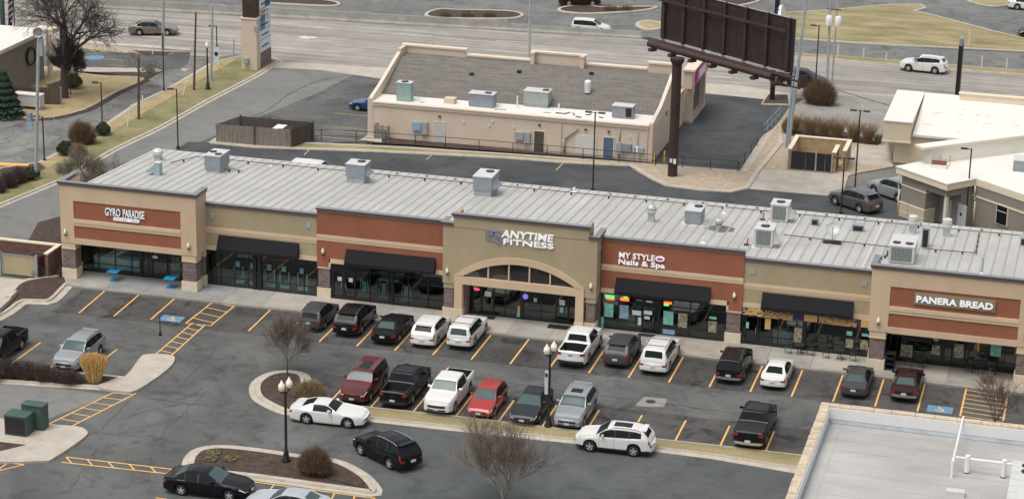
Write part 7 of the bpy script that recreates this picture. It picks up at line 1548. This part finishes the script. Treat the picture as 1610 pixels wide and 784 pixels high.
bare_tree(-38.4, 22.0, 5.6, 'multi-stem olive-grey bare tree behind the left corner of the shops', 'bark', spread=.6, trunk=.1, seed=41, depth=6, fork=.12, twigm='twig_grey', kids=(3, 5), upb=.5, minr=.010)
bare_tree(-26.0, 74.8, 2.9, 'small bare tree behind the left end of the tan building', 'bark', spread=.6, trunk=.05, seed=51, depth=5, fork=.2, twigm='bark', upb=.3, minr=.012)
bare_tree(g2(219, 140)[0], g2(219, 140)[1], 3.4, 'small spreading bare tree over the lane behind the short wooden pole', 'bark', spread=1.0, trunk=.07, seed=61, depth=5, fork=.5, twigm='twig_grey', upb=-.05, minr=.012)
p = g2(111, 150); bare_tree(p[0], p[1], 5.2, 'dense dark bare shrub tree right of the big trunk at top left', 'bark_dark', spread=.45, trunk=.07, seed=71, depth=6, fork=.15, twigm='bark_dark', upb=.5, minr=.014, kids=(3, 5))
p = g2(1170, -2); bare_tree(p[0], p[1], 3.2, 'small bare tree on an island at the top edge', 'bark', spread=.5, trunk=.05, seed=81, depth=5, fork=.3)
def bush(x, y, rx_, rz_, m, label, n=900, seed=1, cat='bush', name='bare_bush', ry=None, z=.1, grp=None, w_=.012, leafy=None, flat=False, vase=False):
    r = random.Random(seed); mb = MB(); ry = ry or rx_; c = Vector((x, y, z))
    for i in range(n):
        a = r.uniform(0, 6.283); e = r.random()**.55; up_ = r.random()
        if vase: tip = Vector((math.cos(a)*rx_*e*(.25+.75*up_), math.sin(a)*ry*e*(.25+.75*up_), rz_*(.25+.75*up_)*r.uniform(.8, 1.05)))
        else:
            th = math.acos(r.uniform(-.1, 1)); k_ = r.uniform(.6, 1)**.5*(1+.06*math.sin(3*a+seed)+.05*math.sin(7*a+5*th)); tip = Vector((math.sin(th)*math.cos(a)*rx_*k_, math.sin(th)*math.sin(a)*ry*k_, rz_*.25+math.cos(th)*rz_*.75*k_))
        bf = .45 if vase else .72; base = Vector((tip.x*bf*r.uniform(.6, 1)+r.gauss(0, .06), tip.y*bf*r.uniform(.6, 1)+r.gauss(0, .06), 0 if r.random() < .6 else tip.z*.3)); mid = base.lerp(tip, .55)+Vector((r.gauss(0, .05), r.gauss(0, .05), r.uniform(0, .1)*rz_))
        s = Vector((r.gauss(0, 1), r.gauss(0, 1), r.gauss(0, .3))).normalized()*w_
        P = [c+base-s, c+base+s, c+mid+s*.8, c+mid-s*.8, c+tip]; mb.add(P, [(0, 1, 2, 3), (3, 2, 4)])
        for k in range(2):
            t2 = tip+Vector((r.gauss(0, .13), r.gauss(0, .13), r.gauss(.03, .1)))*min(1.4, rx_); mb.add([c+mid.lerp(tip, .4)-s*.6, c+mid.lerp(tip, .4)+s*.6, c+t2], [(0, 1, 2)])
    g = mb.build(name, m); g.data.transform(Matrix.Translation((-x, -y, -z))); g.location = (x, y, z)
    return tag(g, label, cat, grp)
def leafbush(x, y, rx_, rz_, m, label, n=1500, seed=1, z=.1, name='evergreen_bush', ry=None, leaf=.07, cone=False, cat='bush', inner=True):
    r = random.Random(seed); mb = MB(); c = Vector((x, y, z)); ry = ry or rx_
    for i in range(n):
        a = r.uniform(0, 6.283)
        if cone:
            t = r.random()**.8; rad = rx_*(1-t)**.9*(.75+.25*r.random())*(1+.16*math.sin(t*46)); p = Vector((math.cos(a)*rad, math.sin(a)*rad, t*rz_)); d = Vector((math.cos(a), math.sin(a), -.35)).normalized()
            q = p+d*leaf*2.5; s = Vector((-math.sin(a), math.cos(a), r.gauss(0, .4))).normalized()*leaf*.7; mb.add([c+p-s, c+p+s, c+q], [(0, 1, 2)]); continue
        th = math.acos(r.uniform(-.3, 1)); k_ = r.uniform(.8, 1.03)*(1+.07*math.sin(4*a+seed)+.06*math.sin(5*th)); p = Vector((math.sin(th)*math.cos(a)*rx_*k_, math.sin(th)*math.sin(a)*ry*k_, rz_*.42+math.cos(th)*rz_*.58*k_))
        u = Vector((r.gauss(0, 1), r.gauss(0, 1), r.gauss(0, 1))).normalized()*leaf; v = u.orthogonal().normalized()*leaf*.6; mb.add([c+p-u, c+p+v, c+p+u, c+p-v], [(0, 1, 2, 3)])
    if inner and not cone: mb.lathe([(0, rz_*.02)]+[(math.sin(t*math.pi/10)*rx_*.84, rz_*.45-math.cos(t*math.pi/10)*rz_*.44) for t in range(2, 9)]+[(0, rz_*.86)], (x, y, z), 12)
    if inner and cone: mb.lathe([(rx_*.6, .1), (0, rz_*.95)], (x, y, z), 10)
    g = mb.build(name, m); g.data.transform(Matrix.Translation((-x, -y, -z))); g.location = (x, y, z); return tag(g, label, cat)
X = lambda px, py, z=.1: g2(px, py, z)
p = X(488, 625); bush(p[0], p[1], 1.25, 1.3, 'twig_tan', 'round tan leafless bush behind the white coupe', 1300, 2, ry=.9)
p = X(493, 746); bush(p[0], p[1]+.3, 1.2, 1.75, 'twig_brown', 'rounded clipped brown leafless bush on the front mulch island', 3600, 3, ry=1.0, w_=.009)
for i, (px, py, rr_, hh) in enumerate(((-20, 596, 1.3, 1.5), (12, 592, 1.2, 1.4), (42, 594, 1.2, 1.3), (72, 598, 1.1, 1.2), (112, 602, .9, .9), (96, 600, .8, .8))):
    p = X(px, py); bush(p[0], p[1]+.1, rr_, hh, 'bark', ('first', 'second', 'third', 'fourth', 'fifth', 'sixth')[i]+' from the left of the dark leafless shrubs in the left mulch bed' if i < 4 else ('low dark twiggy shrub just left of the straw grass' if i == 4 else 'small dark twiggy shrub in front of the silver SUV'), 900, 10+i, grp='dark leafless shrubs in the left bed', ry=.8)
# straw-coloured ornamental grass
def straw_grass(x, y):
    r = random.Random(5); mb = MB(); c = Vector((x, y, .1))
    for i in range(1500):
        a = r.uniform(0, 6.283); e = r.random()**.6; h = r.uniform(1.35, 2.0)*(1-.12*e); b = Vector((math.cos(a)*.45*e, math.sin(a)*.4*e, 0)); t = Vector((math.cos(a)*(.95*e+.04), math.sin(a)*.8*e, h)); m_ = b.lerp(t, .55)+Vector((0, 0, .12))
        s = Vector((r.gauss(0, 1), r.gauss(0, 1), 0)).normalized()*r.uniform(.009, .02); mb.add([c+b-s, c+b+s, c+m_+s, c+m_-s, c+t+s*1.2, c+t-s*1.2], [(0, 1, 2, 3), (3, 2, 4, 5)])
    g = mb.build('ornamental_grass', 'grass_straw'); g.data.transform(Matrix.Translation((-x, -y, -.1))); g.location = (x, y, .1); tag(g, 'tall clump of straw-coloured ornamental grass in the left mulch bed', 'ornamental grass')
p = X(146, 600); straw_grass(p[0], p[1]+.2)
for px, py, l in ((336, 712, 'first'), (331, 722, 'second'), (363, 721, 'third')):
    p = X(px, py); leafbush(p[0], p[1], .42, .22, 'grass_green', {'first': 'small green tuft at the back left of the front mulch island', 'second': 'small green tuft at the front left of the front mulch island', 'third': 'small green tuft in the middle left of the front mulch island'}[l], 260, px, name='green_tuft', cat='plant', leaf=.06, inner=False)
# verge shrubs
p = X(128, 226); bush(p[0], p[1]+.2, 1.55, 2.3, 'twig_brown', 'large rounded rust-brown bush on the verge at left', 1700, 6, ry=1.2)
p = X(162, 212); leafbush(p[0], p[1], .7, 1.1, 'leaf_dark', 'small dark evergreen bush right of the rust-brown bush', seed=3)
p = X(103, 243); leafbush(p[0], p[1], .75, 1.2, 'leaf_dark', 'dark evergreen bush left of the rust-brown bush', seed=4)
p = X(122, 244); bush(p[0], p[1], 1.0, 1.2, 'twig_tan', 'olive leafless shrub below the rust-brown bush', 900, 7)
p = X(48, 281); leafbush(p[0], p[1], .75, .95, 'leaf_dark', 'low dark evergreen bush at the foot of the siren pole', seed=5)
for i, px in enumerate((-4, 14, 30)): p = X(px, 300-px*.45); bush(p[0], p[1], .9, 1.5, 'bark', ('left', 'middle', 'right')[i]+' one of three brown leafless shrubs at the left edge by the side road', 900, 60+i, grp='brown shrubs at the left edge')
for i, (px, py) in enumerate(((100, 262), (150, 250))): p = X(px, py+10); bush(p[0], p[1], .9, 1.0, 'twig_grey', ('left' if i == 0 else 'right')+' thin grey-green scrub on the verge behind the shop corner', 300, 70+i)
p = X(4, 184); leafbush(p[0], p[1]+.5, 1.7, 4.4, 'needle', 'blue-green conifer at the left edge', 6000, 8, name='conifer', cone=True, cat='tree', leaf=.13)
p = X(120, 139); leafbush(p[0]-.3, p[1], .9, 1.4, 'leaf_olive', 'dark low conifer shrub in the mulch by the big tree trunk', 1200, 9)
# hedge of leafless bushes at right
hx = [(1250, 204), (1275, 208), (1297, 211), (1318, 213), (1345, 217), (1366, 221)]
for i, (px, py) in enumerate(hx): p = X(px-2, py+3); bush(p[0], p[1], 1.25, 2.0, 'twig_tan', ('first', 'second', 'third', 'fourth', 'fifth', 'sixth')[i]+' from the left in the row of tan leafless bushes', 650, 80+i, grp='row of tan bushes', vase=True)
p = X(1380, 224); bush(p[0], p[1], .6, .9, 'grass_green', 'small yellow-green bush at the right end of the bush row', 400, 90, vase=True)
p = X(1240, 207); bush(p[0], p[1], .8, 1.5, 'twig_tan', 'tan leafless bush at the foot of the tall utility pole', 800, 91)
p = X(1289, 163); bush(p[0], p[1], 2.0, 2.7, 'twig_brown', 'large tan-brown bush around the tall black lamp pole', 2200, 92, ry=1.3)
for i, px in enumerate((700, 735, 770, 960, 985)): p = X(px, 26 if px < 900 else 16); bush(p[0], p[1], 1.0, .7, 'twig_brown', f"low brown shrub on a far island, {('first', 'second', 'third', 'fourth', 'fifth')[i]} from the left", 300, 95+i)
# loose things by the left enclosure
for i, (px, py) in enumerate(((75, 428), (60, 434), (100, 433))): p = X(px, py); bush(p[0], p[1], .6, .9, 'bark', ('dry shrub against the brick enclosure wall', 'dry shrub beside the gate post of the brick enclosure', 'small dry plant at the foot of the corner pillar')[i], 350, 100+i)
p = X(1585, 577, .15); bush(34.2, 6.2, .55, .9, 'twig_red', 'thin reddish shrub on the pavement outside the bakery', 260, 110, z=.15, w_=.007)

# ------------------------------------------------------------------ pieces of one mesh that stand apart become parts of their own
SPLIT = {'side_wall', 'door_surround', 'portal_base', 'portal_frame', 'glazing_bar', 'raking_parapet', 'parapet_return', 'drive_through_porch', 'downpipe', 'conduit', 'rear_bumper', 'frame', 'red_panel', 'string_course', 'coping', 'eaves_trim', 'legs', 'banner_arm', 'timber_cladding', 'parapet_pier', 'cap_moulding', 'window_sign', 'gate_frame', 'bed_rail', 'side_moulding', 'batten', 'bay_trim', 'parapet_cap', 'rear_wall', 'flue', 'wall', 'porch_post', 'parapet_lining', 'flashing', 'rear_parapet', 'aerial', 'patch', 'shutter', 'door_pillar', 'lower_trim', 'mullions_x'}
def split_loose(o):
    me = o.data; n = len(me.vertices); par = list(range(n))
    def find(a):
        while par[a] != a: par[a] = par[par[a]]; a = par[a]
        return a
    for e in me.edges:
        a, b = find(e.vertices[0]), find(e.vertices[1])
        if a != b: par[a] = b
    groups = {}
    for p in me.polygons: groups.setdefault(find(p.vertices[0]), []).append(p)
    if not 2 <= len(groups) <= 40: return
    base = o.name.split('.')[0]
    for k, ps in enumerate(groups.values()):
        ids = sorted({v for p in ps for v in p.vertices}); mp_ = {v: i for i, v in enumerate(ids)}
        m2 = bpy.data.meshes.new(base); m2.from_pydata([me.vertices[v].co[:] for v in ids], [], [tuple(mp_[v] for v in p.vertices) for p in ps])
        for m in me.materials: m2.materials.append(m)
        for q, p in zip(m2.polygons, ps): q.material_index = p.material_index; q.use_smooth = p.use_smooth
        if k == 0: first = m2
        else:
            c_ = o.copy(); c_.data = m2; col.objects.link(c_); c_.parent = o.parent
            if c_.parent is None: pass
    o.data = first
for o in list(bpy.data.objects):
    if o.type == 'MESH' and o.parent is not None and o.name.split('.')[0] in SPLIT: split_loose(o)
